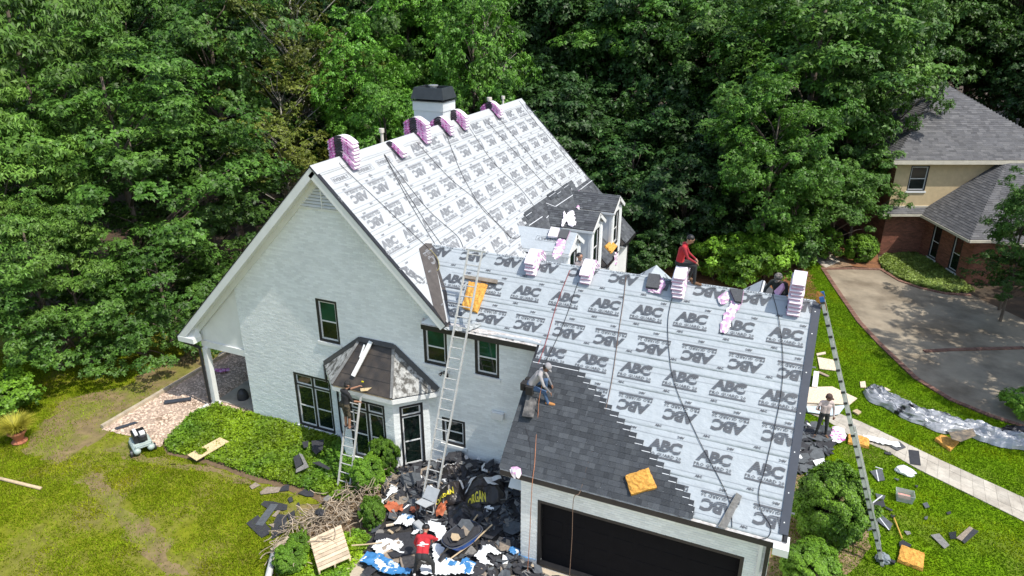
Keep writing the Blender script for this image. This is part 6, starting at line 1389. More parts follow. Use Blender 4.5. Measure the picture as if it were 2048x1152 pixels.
# larger pieces one can pick out
big = [((740, 540), .62, mBF, 'large black felt sheet curling up at the hedge side of the heap'), ((390, 620), .3, mSLF, 'slate square standing on the orange cloth'), ((430, 470), .55, mBRF, 'brown black felt sheet near the white strip at the heap edge'), ((520, 560), .4, mBF, 'black felt piece left of the folding stool'),
  ((480, 870), .85, mBF, 'widest black felt sheet left of the stooping man'), ((400, 950), .6, mBRF, 'brownish shingle mat beside the white sheet at the bottom'), ((540, 1010), .55, mBRF, 'brown mat at the left elbow of the stooping man'), ((770, 880), .3, mBF, 'dark rectangle right of the shoulder of the stooping man'), ((300, 800), .4, mBF, 'dark torn piece near the apron edge'), ((1290, 820), .45, mBF, 'black sheet right of the wheelbarrow'),
  ((1480, 770), .4, mSLF, 'slate sheet by the garage corner'), ((1250, 960), .4, mBF, 'black sheet below the wheelbarrow'), ((1400, 900), .35, mBRF, 'brown sheet below the garage corner'), ((1180, 1100), .4, mBF, 'black sheet at the bottom between white scraps'), ((600, 170), .4, mBF, 'black sheet below the bay door'), ((560, 280), .45, mSLF, 'slate sheet left of the tall ladder'), ((1100, 260), .4, mBF, 'black heap of felt against the white wall'), ((950, 200), .45, mBF, 'black felt peak behind the tall ladder'), ((1000, 720), .5, mBF, 'black sheet above the wheelbarrow'), ((180, 1100), .35, mBF, 'grey black piece at the bottom left of the heap')]
for (x, y), s, m, lab in big:
    c = ZD((x, y), z=.2)[0]; c.z = hz(c.x, c.y)+.08; mb = MB(); shard(mb, c, s*.62, .16, 0, 1.35, .2); tag(mb.build('felt_sheet', m, None, fixn=False), lab, 'felt sheet', 'large felt sheets on the heap')
def sheet_px(name, pp, m, label, cat, z=.1, amp=.06, seed=0, extra=None):
    """crumpled torn sheet: outline from the place, dense inside, draped on the heap"""
    P_ = [ZD(p, z=z)[0] for p in pp]; poly = densify([(p.x, p.y) for p in P_], .12, .025, seed+3); cx_ = [p[0] for p in poly]; cy_ = [p[1] for p in poly]; g = .05
    nx, ny = int((max(cx_)-min(cx_))/g)+2, int((max(cy_)-min(cy_))/g)+2; X, Y = np.meshgrid(min(cx_)+np.arange(nx)*g, min(cy_)+np.arange(ny)*g, indexing='ij'); ins = in_poly(X.ravel(), Y.ravel(), poly).reshape(nx, ny); V = []; F = []; ids = {}
    for i in range(nx):
        for j in range(ny):
            x, y = X[i, j], Y[i, j]; ids[i, j] = len(V); q = Vector((x*3, y*3, seed)); V.append((x+.03*noise.noise(q*2), y+.03*noise.noise(q*2+Vector((9, 0, 0))), hz(x, y)+.13+.6*amp*(.8*noise.noise(q)+1-2*abs(noise.noise(q*1.6)))+.0))
    for i in range(nx-1):
        for j in range(ny-1):
            if int(ins[i, j])+int(ins[i+1, j])+int(ins[i+1, j+1])+int(ins[i, j+1]) >= 3: F.append((ids[i, j], ids[i+1, j], ids[i+1, j+1], ids[i, j+1]))
    mb = MB(); mb.add(V, F); used = sorted({i for f in F for i in f}); mp = {o: k for k, o in enumerate(used)}; mb.v = [mb.v[i] for i in used]; mb.f = [tuple(mp[i] for i in f) for f in mb.f]
    return tag(mb.build(name, m, None, fixn=False), label, cat)
sheet_px('white_wrap', ((355, 850), (490, 890), (495, 930), (440, 960), (520, 1010), (370, 965), (280, 1010), (180, 940), (240, 880)), mTW, 'torn white wrap sheet at the lower left of the heap', 'wrap', seed=1)
sheet_px('white_wrap', ((560, 800), (740, 720), (880, 780), (880, 830), (860, 900), (800, 920), (790, 840), (680, 790), (570, 825)), mTW, 'large torn white wrap behind the stooping man', 'wrap', seed=2)
sheet_px('white_wrap', ((760, 900), (870, 960), (850, 1050), (1150, 1100), (1130, 1190), (660, 1190), (640, 1120), (760, 1080)), mTW, 'white wrap sheet at the feet of the stooping man', 'wrap', seed=3)
sheet_px('white_wrap', ((1200, 960), (1290, 940), (1390, 990), (1340, 1030), (1270, 1020), (1250, 1060), (1360, 1140), (1260, 1100), (1200, 1110), (1130, 1030)), mTW, 'jagged white wrap scrap left of the garage door', 'wrap', seed=4)
sheet_px('white_wrap', ((390, 720), (460, 660), (600, 690), (590, 740), (510, 755), (480, 720), (410, 745)), mTW, 'white scrap above the widest felt sheet', 'wrap', seed=5)
sheet_px('white_wrap', ((340, 470), (375, 350), (445, 385), (440, 430), (390, 440), (330, 520), (290, 575), (255, 550)), mTW, 'white strip at the hedge edge of the heap', 'wrap', seed=6)
sheet_px('white_wrap', ((80, 1060), (150, 1020), (165, 1050), (100, 1080)), mTW, 'small white scrap at the bottom left corner of the apron', 'wrap', seed=7, z=.06)
sheet_px('white_wrap', ((215, 1030), (270, 1025), (350, 1100), (440, 1125), (420, 1160), (330, 1170), (300, 1160)), mTW, 'white L shaped strip on the blue wrap', 'wrap', seed=8, z=.12)
sheet_px('white_wrap', ((110, 680), (195, 620), (210, 640), (135, 690)), mTW, 'white scrap on the ivy side of the heap', 'wrap', seed=9)
sheet_px('white_wrap', ((1220, 650), (1270, 640), (1335, 670), (1280, 690), (1240, 680)), mTW, 'small white scrap above the garage corner of the heap', 'wrap', seed=10)
sheet_px('blue_wrap', ((150, 975), (290, 1010), (440, 1080), (470, 1130), (590, 1150), (560, 1200), (330, 1200), (90, 1060)), mBL, 'blue printed wrap sheet at the bottom of the heap', 'wrap', seed=11, z=.06)
sheet_px('blue_wrap', ((480, 640), (520, 625), (605, 660), (590, 700), (500, 690), (400, 720)), mBL, 'blue and white wrap below the orange cloth', 'wrap', seed=12)
sheet_px('blue_wrap', ((840, 1060), (900, 1045), (990, 1080), (960, 1120), (890, 1120)), mBL, 'blue ringed wrap scrap right of the stooping man', 'wrap', seed=13)
sheet_px('blue_wrap', ((1440, 980), (1500, 955), (1600, 990), (1700, 1000), (1785, 1040), (1700, 1050), (1560, 1010), (1470, 1030)), mBL, 'blue wrap scrap at the garage door corner', 'wrap', seed=14, z=.08)
sheet_px('blue_wrap', ((1000, 1080), (1060, 1050), (1160, 1090), (1100, 1190), (1010, 1190)), mBL, 'curved blue and white printed wrap at the bottom edge', 'wrap', seed=15)
sheet_px('orange_tarp', ((300, 560), (360, 510), (440, 530), (500, 560), (490, 620), (420, 610), (320, 600)), mOR, 'orange cloth bunched at the hedge side of the heap', 'cloth', amp=.14, seed=16)
sheet_px('orange_tarp', ((770, 660), (830, 560), (880, 540), (900, 600), (860, 720), (790, 700)), mOR, 'orange cloth at the foot of the tall ladder', 'cloth', amp=.14, seed=17); sheet_px('orange_tarp', ((540, 600), (630, 560), (650, 610), (590, 650)), mat('rust_cloth', (.22, .06, .03), .8, .3, 6), 'rust red cloth left of the folding stool', 'cloth', amp=.12, seed=18)
# dark tarps with big printed letters
mBT2 = mat('brown_black_tarp', (.03, .024, .022), .35, .25, 4, .3, 12); mYEL = mat('yellow_print', (.72, .62, .05), .5, .1, 8); mWP = mat('white_print', (.72, .71, .68), .5, .08, 8)
def dome(pp, h, label, prints, seed, m=None):
    P_ = [ZD(p, z=.3)[0] for p in pp]; o, ux, uy = P_[0], P_[1]-P_[0], P_[3]-P_[0]
    def f(a, b, off=0.): 
        p = o+ux*a+uy*b; z = hz(p.x, p.y)+.03+h*max(0, math.sin(math.pi*min(1, max(0, a)))*math.sin(math.pi*min(1, max(0, b))))**.7*(1+.5*noise.noise(Vector((a*3, b*3, seed))))+.05*(1-2*abs(noise.noise(Vector((a*5, b*5, seed+2)))))
        return Vector((p.x, p.y, z+off))
    N = 28; mb = MB(); mb.add([f(i/N, j/N) for i in range(N+1) for j in range(N+1)], [(i*(N+1)+j, (i+1)*(N+1)+j, (i+1)*(N+1)+j+1, i*(N+1)+j+1) for i in range(N) for j in range(N)]); tp_ = tag(mb.build('printed_tarp', m or mBT2, None, fixn=False), label, 'tarp')
    if prints:
        b = MB()
        for (V, F), (ca, cb), sc, rot, mi in prints:
            cr, sr = math.cos(rot), math.sin(rot); b.add([f(ca+(x*cr-y*sr)*sc/ux.length, cb-(x*sr+y*cr)*sc/uy.length, .035) for x, y in V], F, mi)
        b.build('lettering', [mYEL, mWP], tp_, fixn=False)
def dense(tpl, n=4):
    V, F = tpl; bm = bmesh.new(); vs = [bm.verts.new((x, y, 0)) for x, y in V]; 
    for f in F:
        try: bm.faces.new([vs[i] for i in f])
        except ValueError: pass
    for k in range(-12, 13):
        for no, co in (((1, 0, 0), (k*.09, 0, 0)), ((0, 1, 0), (0, k*.09, 0))): bmesh.ops.bisect_plane(bm, geom=bm.verts[:]+bm.edges[:]+bm.faces[:], plane_co=co, plane_no=no)
    bmesh.ops.triangulate(bm, faces=bm.faces); bm.verts.index_update(); out = ([(v.co.x, v.co.y) for v in bm.verts], [tuple(v.index for v in f.verts) for f in bm.faces]); bm.free(); return out
T_OR = dense(text_mesh('ORGAN', .9, .34, .03)); T_EP = dense(text_mesh('epic', .7, .3, .03)); T_L = dense(([(-.3, .1), (.0, .3), (.3, .1), (.3, .0), (.0, .16), (-.2, 0)], [(0, 5, 4), (0, 4, 1), (1, 4, 2), (4, 3, 2)])); T_C = dense(([(-.3, .05), (.25, .3), (.3, .15), (-.05, .0), (.2, -.2), (.05, -.28)], [(0, 3, 1), (1, 3, 2), (0, 5, 3), (5, 4, 3)])); T_S = dense(RB(-.35, .35, -.08, .08))
dome(((790, 400), (1040, 380), (1050, 540), (800, 560)), .3, 'dark tarp with yellow and white letters right of the tall ladder', [(T_OR, (.28, .66), .62, .12, 0), (T_L, (.75, .28), .7, -.6, 1), (T_S, (.35, .2), .35, .3, 1)], 3)
dome(((1040, 390), (1400, 370), (1390, 570), (1050, 580)), .36, 'wrinkled dark tarp with large white letter shapes beside the wall', [(T_C, (.72, .42), .95, .0, 1), (T_L, (.36, .22), 1.0, .2, 1), (T_S, (.12, .35), .5, .9, 1), (T_OR, (.3, .9), .6, .05, 0)], 5)
dome(((800, 200), (1000, 230), (1000, 330), (810, 320)), .16, 'black tarp with small white lettering behind the tall ladder', [(T_EP, (.5, .45), .75, .15, 1)], 7)
dome(((880, 560), (1200, 540), (1200, 680), (900, 690)), .25, 'plain shiny black tarp above the wheelbarrow', None, 9, mBTP)
crumple('wrapper', [p+Vector((0, 0, .28)) for p in ZD((1400, 350), (1375, 400), (1385, 450), (1360, 500), (1325, 525), z=.4)], .2, [mWRP], 'lilac wrapper strip on the dark letter tarp', seed=31)
# folding stool, small box, wheelbarrow
fs = tag(empty('folding_stool', ZD((690, 620))[0]), 'folding stool with grey plates at the foot of the tall ladder', 'stool'); mPLT = mat('grey_plate', (.40, .42, .43), .45, .08, 5)
a = [ZD(p, z=.95)[0] for p in ((595, 478), (655, 440), (770, 488), (690, 526))]; b = MB(); b.slab(a, (0, 0, -.02)); b.build('plate', mPLT, fs); a2 = [a[1]+Vector((0, .04, 0)), a[2]+Vector((0, .04, 0)), a[2]+Vector((.06, .26, .3)), a[1]+Vector((.06, .26, .3))]; b = MB(); b.slab(a2, (0, .02, 0)); b.build('plate', mPLT, fs)
for p in a: b = MB(); b.tube([p-UZ*.02, Vector((p.x+.05, p.y, .25))], .016, 6); b.build('leg', mMET, fs)
for i in (0, 2): b = MB(); b.tube([Vector((a[i].x+.03, a[i].y, .5)), Vector((a[i+1].x+.03, a[i+1].y, .5))], .012, 5); b.build('brace', mMET, fs)
c = ZD((635, 700), z=.3)[0]; b = MB(); b.box(c, (.38, .22, .16), Matrix.Rotation(rad(-25), 3, 'Z')); b.box(c+Vector((0, 0, .085)), (.34, .18, .02), Matrix.Rotation(rad(-25), 3, 'Z')); tag(b.build('metal_box', mPLT, None), 'small grey metal box in the middle of the heap', 'box')
wb = tag(empty('wheelbarrow', ZD((1030, 880))[0]), 'blue wheelbarrow loaded with black felt in the heap', 'wheelbarrow'); mBLU = mat('blue_paint', (.025, .12, .46), .4, .1, 4)
c = ZD((1020, 770), z=.75)[0]; dx = (ZD((1190, 650), z=.75)[0]-ZD((900, 850), z=.75)[0]); L = dx.length; dx.normalize(); dy = Vector((-dx.y, dx.x, 0))
Q = lambda a, b_, z: c+dx*a+dy*b_+UZ*z
n = 20; rim = []; bot = []; inn = []
for i in range(n):
    t = 6.283*i/n; ca, sa = math.cos(t), math.sin(t); e = lambda v: math.copysign(abs(v)**.6, v); w_ = .36*(1+.12*ca); rim.append(Q(e(ca)*L*.5, e(sa)*w_, 0)); inn.append(Q(e(ca)*L*.47, e(sa)*w_*.93, -.0)); bot.append(Q(e(ca)*L*.3+.05, e(sa)*w_*.6, -.34))
b = MB(); b.add(rim+bot, [(i, (i+1) % n, n+(i+1) % n, n+i) for i in range(n)]+[tuple(range(2*n-1, n-1, -1))]); b.build('tray', mBLU, wb, smooth=False); b = MB(); b.tube(rim+[rim[0]], .018, 6); b.build('rim', mat('dark_rim', (.07, .08, .1), .5, .1, 5), wb)
b = MB(); b.poly([[p+UZ*.02+UZ*.05*noise.noise(p*4) for p in inn]]); b.build('load', mBF, wb, fixn=False)
for s in (-1, 1):
    b = MB(); b.tube([Q(-L*.55, s*.15, -.4), Q(L*.2, s*.22, -.3), Q(L*.75, s*.3, -.05)], .022, 6); b.build('handle', mWD, wb); b = MB(); b.tube([Q(L*.2, s*.24, -.28), Q(L*.28, s*.26, -.62)], .018, 6); b.build('leg', mMET, wb)
b = MB(); b.lathe(Q(-L*.55, -.05, -.45), [(.05, 0), (.18, .0), (.19, .05), (.18, .1), (.05, .1)], 16, axis=dy); b.build('wheel', mMET, wb)
for k, (a_, b_, s) in enumerate(((-.2, .05, .24), (.1, -.05, .22), (.25, .08, .2), (-.3, -.08, .16))): mb = MB(); shard(mb, Q(a_, b_, .07+.02*k), s, .12, 0, 1.3); tag(mb.build('felt_sheet', (mBF, mBRF, mSLF, mWD)[k], None, fixn=False), ('black sheet on top of the wheelbarrow load', 'brown sheet on the wheelbarrow load', 'slate piece on the upper end of the wheelbarrow load', 'tan piece at the lower end of the wheelbarrow load')[k], 'felt sheet')
for a, c_, m, lab in (((130, 605), (300, 640), mWD, 'orange wooden stick at the hedge side of the heap'), ((260, 965), (390, 880), mOSBP, 'pale stick on the lower left white wrap'), ((350, 730), (390, 760), mWD, 'short bit of lumber beside the apron edge'), ((330, 690), (400, 680), mOSBP, 'pale board end above the widest felt sheet')):
    p, q = ZD(a, c_, z=.3); p.z = hz(p.x, p.y)+.14; q.z = hz(q.x, q.y)+.14; b = MB(); b.beam(p, q, .07, .035); tag(b.build('lumber_piece', m, None), lab, 'lumber')
crumple('wrapper', [Vector((p.x, p.y, .14)) for p in (G(1662, 864), G(1678, 867), G(1676, 876), G(1670, 892))], .5, [mWR, mWR, mWRM], 'white and magenta wrapper beside the standing man on the ground', seed=33)
# white boards on the bay roof
p, q = on_plane(742, 683, (0, -.77, .63), Vector((0, -.77, .63)).dot(ev[1])+.12), on_plane(706, 752, (0, -.77, .63), Vector((0, -.77, .63)).dot(ev[1])+.12); b = MB(); b.beam(p, q, .14, .05, (0, -.77, .63)); tag(b.build('metal_flashing', mWT, None), 'long white flashing board held against the bay roof', 'flashing')
p, q = on_plane(729, 689, (0, -.77, .63), Vector((0, -.77, .63)).dot(ev[1])+.06), on_plane(720, 715, (0, -.77, .63), Vector((0, -.77, .63)).dot(ev[1])+.06); b = MB(); b.beam(p, q, .06, .02, (0, -.77, .63)); tag(b.build('metal_flashing', mWT, None), 'thin white strip beside the long board on the bay roof', 'flashing')
nb2 = Vector((0, -.77, .63)).normalized(); b = MB(); q = [on_plane(x, y, nb2, nb2.dot(ev[1])+.06) for x, y in ((721, 777), (744, 775), (735, 782), (722, 783))]; b.slab(q, nb2*.02); tag(b.build('wood_scrap', mOSB, None), 'orange plywood scrap at the eave of the bay roof', 'scrap')
b = MB(); b.beam(Wp(928, 553, .07), Wp(994, 564, .07), .12, .07, NW); tag(b.build('wooden_board', mat('grey_roof_board', (.25, .21, .17), .85, .25, 6), None), 'grey wooden board across the wing roof above the foam pad', 'board')
b = MB(); b.slab(W_((1436, 1053), (1473, 985), (1484, 992), (1452, 1058), off=.06), -NW*.02); b.beam(Wp(1437, 1053, .08), Wp(1474, 986, .08), .02, .05, NW); tag(b.build('flashing_strip', MATS['grey_shingle_scrap'], None), 'long grey metal flashing strip leaning at the lower eave', 'flashing')
b = MB(); b.slab(W_((1044, 832), (1054, 789), (1075, 797), (1066, 835), off=.22), -NW*.03); b.add([Wp(1044, 832, .24), Wp(1066, 835, .24), Wp(1066, 835, .03), Wp(1044, 832, .03)], [(0, 1, 2, 3)]); tag(b.build('seat_board', mat('dusty_black_board', (.06, .06, .062), .8, .4, 9, col2=(.16, .15, .14), mixscale=5), None), 'dusty black seat board on the shingles under the kneeling roofer', 'seat board')
crumple('underlayment_scrap', [Wp(x, y, .05) for x, y in ((888, 655), (905, 657), (925, 657), (940, 655), (962, 648))], .22, mUM, 'loose curled underlayment edge at the upper wing eave', 'underlayment', nn=NW, seed=40)
# ------------------------------------------------------------------ people
from mathutils.bvhtree import BVHTree
def cmat(n, c, r=.85, v=.12, **k): return mat(n, c, r, v, 12, .25, 40, **k)
mSK = mat('skin', (.36, .19, .12), .55, .08, 10); mSKD = mat('dark_skin', (.22, .11, .07), .55, .08, 10); mHAIR = cmat('black_hair', (.012, .01, .01), .5)
def capsule(mb, a, b, ra, rb, sq=1.):
    a, b = Vector(a), Vector(b); d = b-a; L = d.length; d = d.normalized() if L > 1e-6 else Vector((0, 0, 1)); q = Vector((0, 0, 1)).rotation_difference(d); prof = []
    for i in range(5): t = math.pi/2*i/4; prof.append((ra*math.sin(t)+1e-4, -ra*math.cos(t)))
    for i in range(5): t = math.pi/2*i/4; prof.append((rb*math.cos(t)+1e-4, L+rb*math.sin(t)))
    vs = []; n = 12
    for r_, z in prof:
        for k in range(n): vs.append(a+q @ Vector((r_*math.cos(6.2832*k/n), r_*math.sin(6.2832*k/n), z)))
    N = len(prof); mb.add(vs, [(i*n+k, i*n+(k+1) % n, (i+1)*n+(k+1) % n, (i+1)*n+k) for i in range(N-1) for k in range(n)]+[tuple(range(n-1, -1, -1)), tuple((N-1)*n+k for k in range(n))])
def person(pos, yaw, J, cl, label, sc=1., voxel=.015, hair='hair', cap=None, glove=None, extra=None):
    """J: joints in a local frame (x right, y forward, z up); cl: materials for shirt, sleeve, leg, shoe, skin"""
    Rm = Matrix.Rotation(yaw, 3, 'Z'); T = lambda p: Rm @ (Vector(p)*sc); mb = MB(); caps = []
    def cp(a, b, ra, rb, m): capsule(mb, T(a), T(b), ra*sc, rb*sc); caps.append((T(a), T(b), (ra+rb)/2*sc, m))
    V3 = lambda k: Vector(J[k]); pel, ch, nk, hd = V3('pelvis'), V3('chest'), V3('neck'), V3('head')
    ML = [cl['shirt'], cl.get('sleeve', cl['shirt']), cl['leg'], cl['shoe'], cl['skin'], cl.get('calf', cl['leg']), cl.get('fore', cl.get('sleeve', cl['shirt']))]
    hl, hr, sl, sr = V3('hipL'), V3('hipR'), V3('shL'), V3('shR'); w1 = pel.lerp(ch, .5); sd = (sr-sl).normalized()
    for s in (-1, 1):
        cp(pel+sd*s*.06, pel+sd*s*.06+(w1-pel)*.2, .115, .11, 2); cp(w1+sd*s*.055, w1+sd*s*.055, .11, .11, 0); cp(pel.lerp(w1, .45)+sd*s*.06, w1+sd*s*.055, .112, .11, 0); cp(w1+sd*s*.055, ch+sd*s*.075, .11, .118, 0)
    cp(sl.lerp(sr, .08), sl.lerp(sr, .92), .072, .072, 0); cp(ch, nk-(nk-ch)*.25, .11, .075, 0); cp(nk-(nk-ch)*.2, hd-(hd-nk)*.3, .052, .05, 4)
    up = (hd-nk).normalized(); fw = Vector(J.get('look', (0, 1, 0))).normalized(); fw = (fw-up*fw.dot(up)*.6).normalized(); sdh = fw.cross(up).normalized()
    cp(hd-fw*.015+up*.02, hd+fw*.01+up*.03, .098, .094, 4); cp(hd+fw*.035-up*.06, hd+fw*.055-up*.075, .06, .045, 4); cp(hd+fw*.095-up*.0, hd+fw*.115-up*.025, .012, .017, 4)
    for s in (-1, 1): cp(hd+sdh*s*.095-up*.005, hd+sdh*s*.1+up*.02, .016, .018, 4)
    for h, k, a, t in (('hipL', 'kneeL', 'ankL', 'toeL'), ('hipR', 'kneeR', 'ankR', 'toeR')):
        cp(J[h], J[k], .092, .062, 2); cp(J[k], J[a], .06, .042, 5); cp(J[a], J[t], .05, .042, 3); cp(Vector(J[a])-(Vector(J[t])-Vector(J[a])).normalized()*.045, J[a], .042, .045, 3)
    for s_, e, w_ in (('shL', 'elL', 'wrL'), ('shR', 'elR', 'wrR')):
        cp(J[s_], J[e], .058, .043, 1); cp(J[e], J[w_], .042, .03, 6)
        d = (Vector(J[w_])-Vector(J[e])).normalized(); hp = Vector(J[w_])+d*.05; cp(J[w_], hp, .028, .034, 4)
    o = mb.build('person', ML, None, fixn=False); md = o.modifiers.new('r', 'REMESH'); md.mode = 'VOXEL'; md.voxel_size = voxel; md.use_smooth_shade = True; s2 = o.modifiers.new('s', 'SMOOTH'); s2.factor = .5; s2.iterations = 3
    me = bpy.data.meshes.new_from_object(o.evaluated_get(bpy.context.evaluated_depsgraph_get())); bpy.data.objects.remove(o)
    n = len(me.polygons); cen = np.zeros(n*3); me.polygons.foreach_get('center', cen); cen = cen.reshape(-1, 3); best = np.full(n, 9.); idx = np.zeros(n, int)
    for a, b, r_, m in caps:
        a_, ab = np.array(a), np.array(b-a); t = np.clip(((cen-a_)@ab)/max(1e-9, ab@ab), 0, 1); d = np.linalg.norm(cen-a_-t[:, None]*ab, axis=1)-r_; k = d < best; best[k] = d[k]; idx[k] = m
    me.materials.clear(); 
    for m in ML: me.materials.append(m)
    me.polygons.foreach_set('material_index', idx.astype(np.int32)); body = MB()
    # fingers, eyes and mouth grow out of the same figure
    ex = MB()
    for e, w_ in (('elL', 'wrL'), ('elR', 'wrR')):
        E, Wv = Vector(J[e]), Vector(J[w_]); d = (Wv-E).normalized(); sd_ = d.cross(Vector((0, .3, 1))).normalized(); pn = sd_.cross(d).normalized(); b0 = Wv+d*.07; cs = -1 if e == 'elL' else 1
        for i, (o_, L) in enumerate(((-.027, .062), (-.009, .072), (.009, .068), (.026, .052))):
            p = b0+sd_*o_; q = p+d*L*.5-pn*.006; q2 = q+d*L*.3-pn*.022; q3 = q2+d*L*.16-pn*.02; ex.tube([T(p-d*.02), T(p+d*.01), T(q), T(q2), T(q3)], [.010*sc, .0098*sc, .009*sc, .008*sc, .006*sc], 6)
        th = Wv+d*.03-sd_*.026*1; ex.tube([T(th), T(th-sd_*.025+d*.02-pn*.008), T(th-sd_*.032+d*.05-pn*.02)], [.012*sc, .0105*sc, .008*sc], 6)
    for s in (-1, 1): ex.ellipsoid(T(hd+fw*.088+sdh*s*.034+up*.012), (.012*sc, .012*sc, .009*sc), None, 8, 5, 1); ex.beam(T(hd+fw*.092+sdh*(s*.034-.018)+up*.034), T(hd+fw*.092+sdh*(s*.034+.018)+up*.034), .01, .008, (0, 0, 1), 1)
    ex.beam(T(hd+fw*.097-sdh*.024-up*.062), T(hd+fw*.097+sdh*.024-up*.062), .008, .012, (0, 0, 1), 2)
    bm = bmesh.new(); bm.from_mesh(me); k0 = len(me.materials); me.materials.append(mHAIR); me.materials.append(mat('lips', (.25, .09, .07), .5, .1, 5)); vs = [bm.verts.new(v) for v in ex.v]
    for f, m in zip(ex.f, ex.m):
        try: nf = bm.faces.new([vs[i] for i in f]); nf.material_index = (4, k0, k0+1)[m]; nf.smooth = True
        except ValueError: pass
    bm.to_mesh(me); bm.free(); me.name = 'person'; ob = link('person', me); ob.location = pos; tag(ob, label, 'person')
    def child(nm, b, m):
        c = b.build(nm, m, None, smooth=True, fixn=True); c.parent = ob; return c
    q = Vector((0, 0, 1)).rotation_difference(up)
    if cap is not None:
        b = MB(); c0 = hd+up*.045-fw*.01; prof = [(.108, -.015), (.110, .01), (.104, .05), (.08, .085), (.04, .102), (.004, .106)]; b.lathe(T(c0), [(r_*sc, z*sc) for r_, z in prof], 16, axis=Rm @ up)
        br = [c0+fw*.09+sdh*x*.085-up*.0+fw*(.105*(1-x*x))-up*(.018*(1-x*x)+.012*x*x) for x in (-1, -.6, -.2, .2, .6, 1)]; bi = [c0+fw*.085*math.sqrt(max(0, 1-x*x*.8))+sdh*x*.095 for x in (-1, -.6, -.2, .2, .6, 1)]
        b.add([T(p) for p in br+bi]+[T(p-up*.008) for p in br+bi], [(i, i+1, 7+i, 6+i) for i in range(5)]+[(12+6+i, 12+7+i, 13+i, 12+i) for i in range(5)]+[(i, 12+i, 13+i, i+1) for i in range(5)]); child('cap', b, cap)
        b = MB(); b.ellipsoid(T(hd-fw*.03+up*.0), (.096*sc, .096*sc, .08*sc), None, 14, 8); child('hair', b, mHAIR)
    else:
        b = MB(); b.ellipsoid((0, 0, 0), (1, 1, 1), None, 18, 12); c0 = hd-fw*.022+up*.04; V = []
        for p in b.v:
            p = Vector(p); k = 1+.10*noise.noise(p*6); w_ = c0+(sdh*p.x*.108+fw*p.y*.112+up*p.z*.098)*k
            if p.y > .35 and p.z < .25: w_ = w_-fw*.055
            V.append(T(w_))
        b.v = [tuple(v) for v in V]; child('hair', b, mHAIR)
    ob['_d'] = 0; del ob['_d']; return ob, T
def pose(**k):
    J = dict(pelvis=(0, 0, .95), hipL=(-.09, 0, .9), hipR=(.09, 0, .9), chest=(0, .0, 1.28), shL=(-.185, 0, 1.41), shR=(.185, 0, 1.41), neck=(0, .01, 1.5), head=(0, .03, 1.63), kneeL=(-.1, .03, .5), kneeR=(.1, .03, .5), ankL=(-.1, 0, .07), ankR=(.1, 0, .07), toeL=(-.12, .17, .04), toeR=(.12, .17, .04), elL=(-.26, -.02, 1.13), elR=(.26, -.02, 1.13), wrL=(-.28, .06, .88), wrR=(.28, .06, .88)); J.update(k); return J
jean = cmat('dark_trousers', (.022, .024, .026)); boot = cmat('brown_boot', (.16, .085, .045)); tan_ = cmat('tan_boot', (.42, .19, .06)); red = cmat('red_shirt', (.46, .022, .03)); redd = cmat('dark_red_sleeve', (.30, .02, .03))
# man on the ladder at the bay
LP = LB[0]+LB[1]*.69
p1, T1_ = person(LP+Vector((-.02, -.14, .02)), rad(-14), pose(shL=(-.18, .05, 1.40), shR=(.18, .03, 1.39), chest=(0, .05, 1.27), head=(.0, .16, 1.61), neck=(0, .09, 1.48), look=(.3, 1, -.2), elL=(-.08, .3, 1.36), wrL=(.12, .5, 1.44), elR=(.27, .1, 1.12), wrR=(.3, .33, 1.0), ankL=(-.08, 0, .07), ankR=(.09, 0, .07), kneeL=(-.09, .04, .5), kneeR=(.1, .04, .5)),
    dict(shirt=cmat('black_tshirt', (.02, .02, .022)), sleeve=MATS['black_tshirt'], fore=mSK, leg=mat('camo_shorts', (.10, .08, .05), .9, .2, 10, col2=(.03, .028, .02), mixscale=14, lo=.48, hi=.52), calf=mSK, shoe=cmat('dark_shoe', (.03, .03, .035)), skin=mSK), 'man in black shirt, camouflage shorts and black cap standing on the ladder at the bay', .95, cap=cmat('black_cap', (.02, .02, .02)))
def accessory(ob, nm, b, m): c = b.build(nm, m, None, fixn=True); c.parent = ob; return c
b = MB(); b.box(T1_((-.2, .02, .88)), (.1, .14, .2)); accessory(p1, 'tool_pouch', b, MATS['camo_shorts'])
# roofer kneeling on the new shingles
kp = Wp(1067, 796, .02)
p2, T2 = person(kp+Vector((.02, 0, .02)), rad(-78), pose(pelvis=(0, -.12, .40), hipL=(-.1, -.08, .38), hipR=(.1, -.08, .38), chest=(0, .12, .72), shL=(-.19, .18, .83), shR=(.19, .18, .83), neck=(0, .24, .90), head=(0, .34, .99), look=(.1, .8, -.75), kneeL=(-.16, .30, .5), kneeR=(.15, .30, .30), ankL=(-.14, .30, .15), ankR=(.17, .42, -.03), toeL=(-.14, .45, .1), toeR=(.17, .60, -.06), elL=(-.27, .32, .58), wrL=(-.2, .45, .36), elR=(.26, .30, .56), wrR=(.2, .46, .34)),
    dict(shirt=cmat('grey_shirt', (.36, .34, .34)), sleeve=MATS['grey_shirt'], fore=cmat('grey_sleeve', (.17, .17, .18)), leg=cmat('blue_jeans', (.06, .11, .2)), shoe=tan_, skin=mSKD), 'roofer in grey shirt and grey cap with tool belt kneeling on the charcoal shingles', .98, cap=cmat('grey_cap', (.3, .29, .3)))
mLEA = cmat('black_leather', (.02, .018, .017)); b = MB(); b.lathe(T2((0, -.12, .42)), [(.19, -.04), (.2, 0), (.19, .05)], 16); accessory(p2, 'tool_belt', b, mLEA)
b = MB(); b.box(T2((-.2, -.2, .36)), (.18, .12, .24)); b.box(T2((.2, -.1, .34)), (.2, .12, .24)); b.box(T2((0, -.3, .36)), (.12, .22, .22)); accessory(p2, 'tool_pouch', b, mLEA)
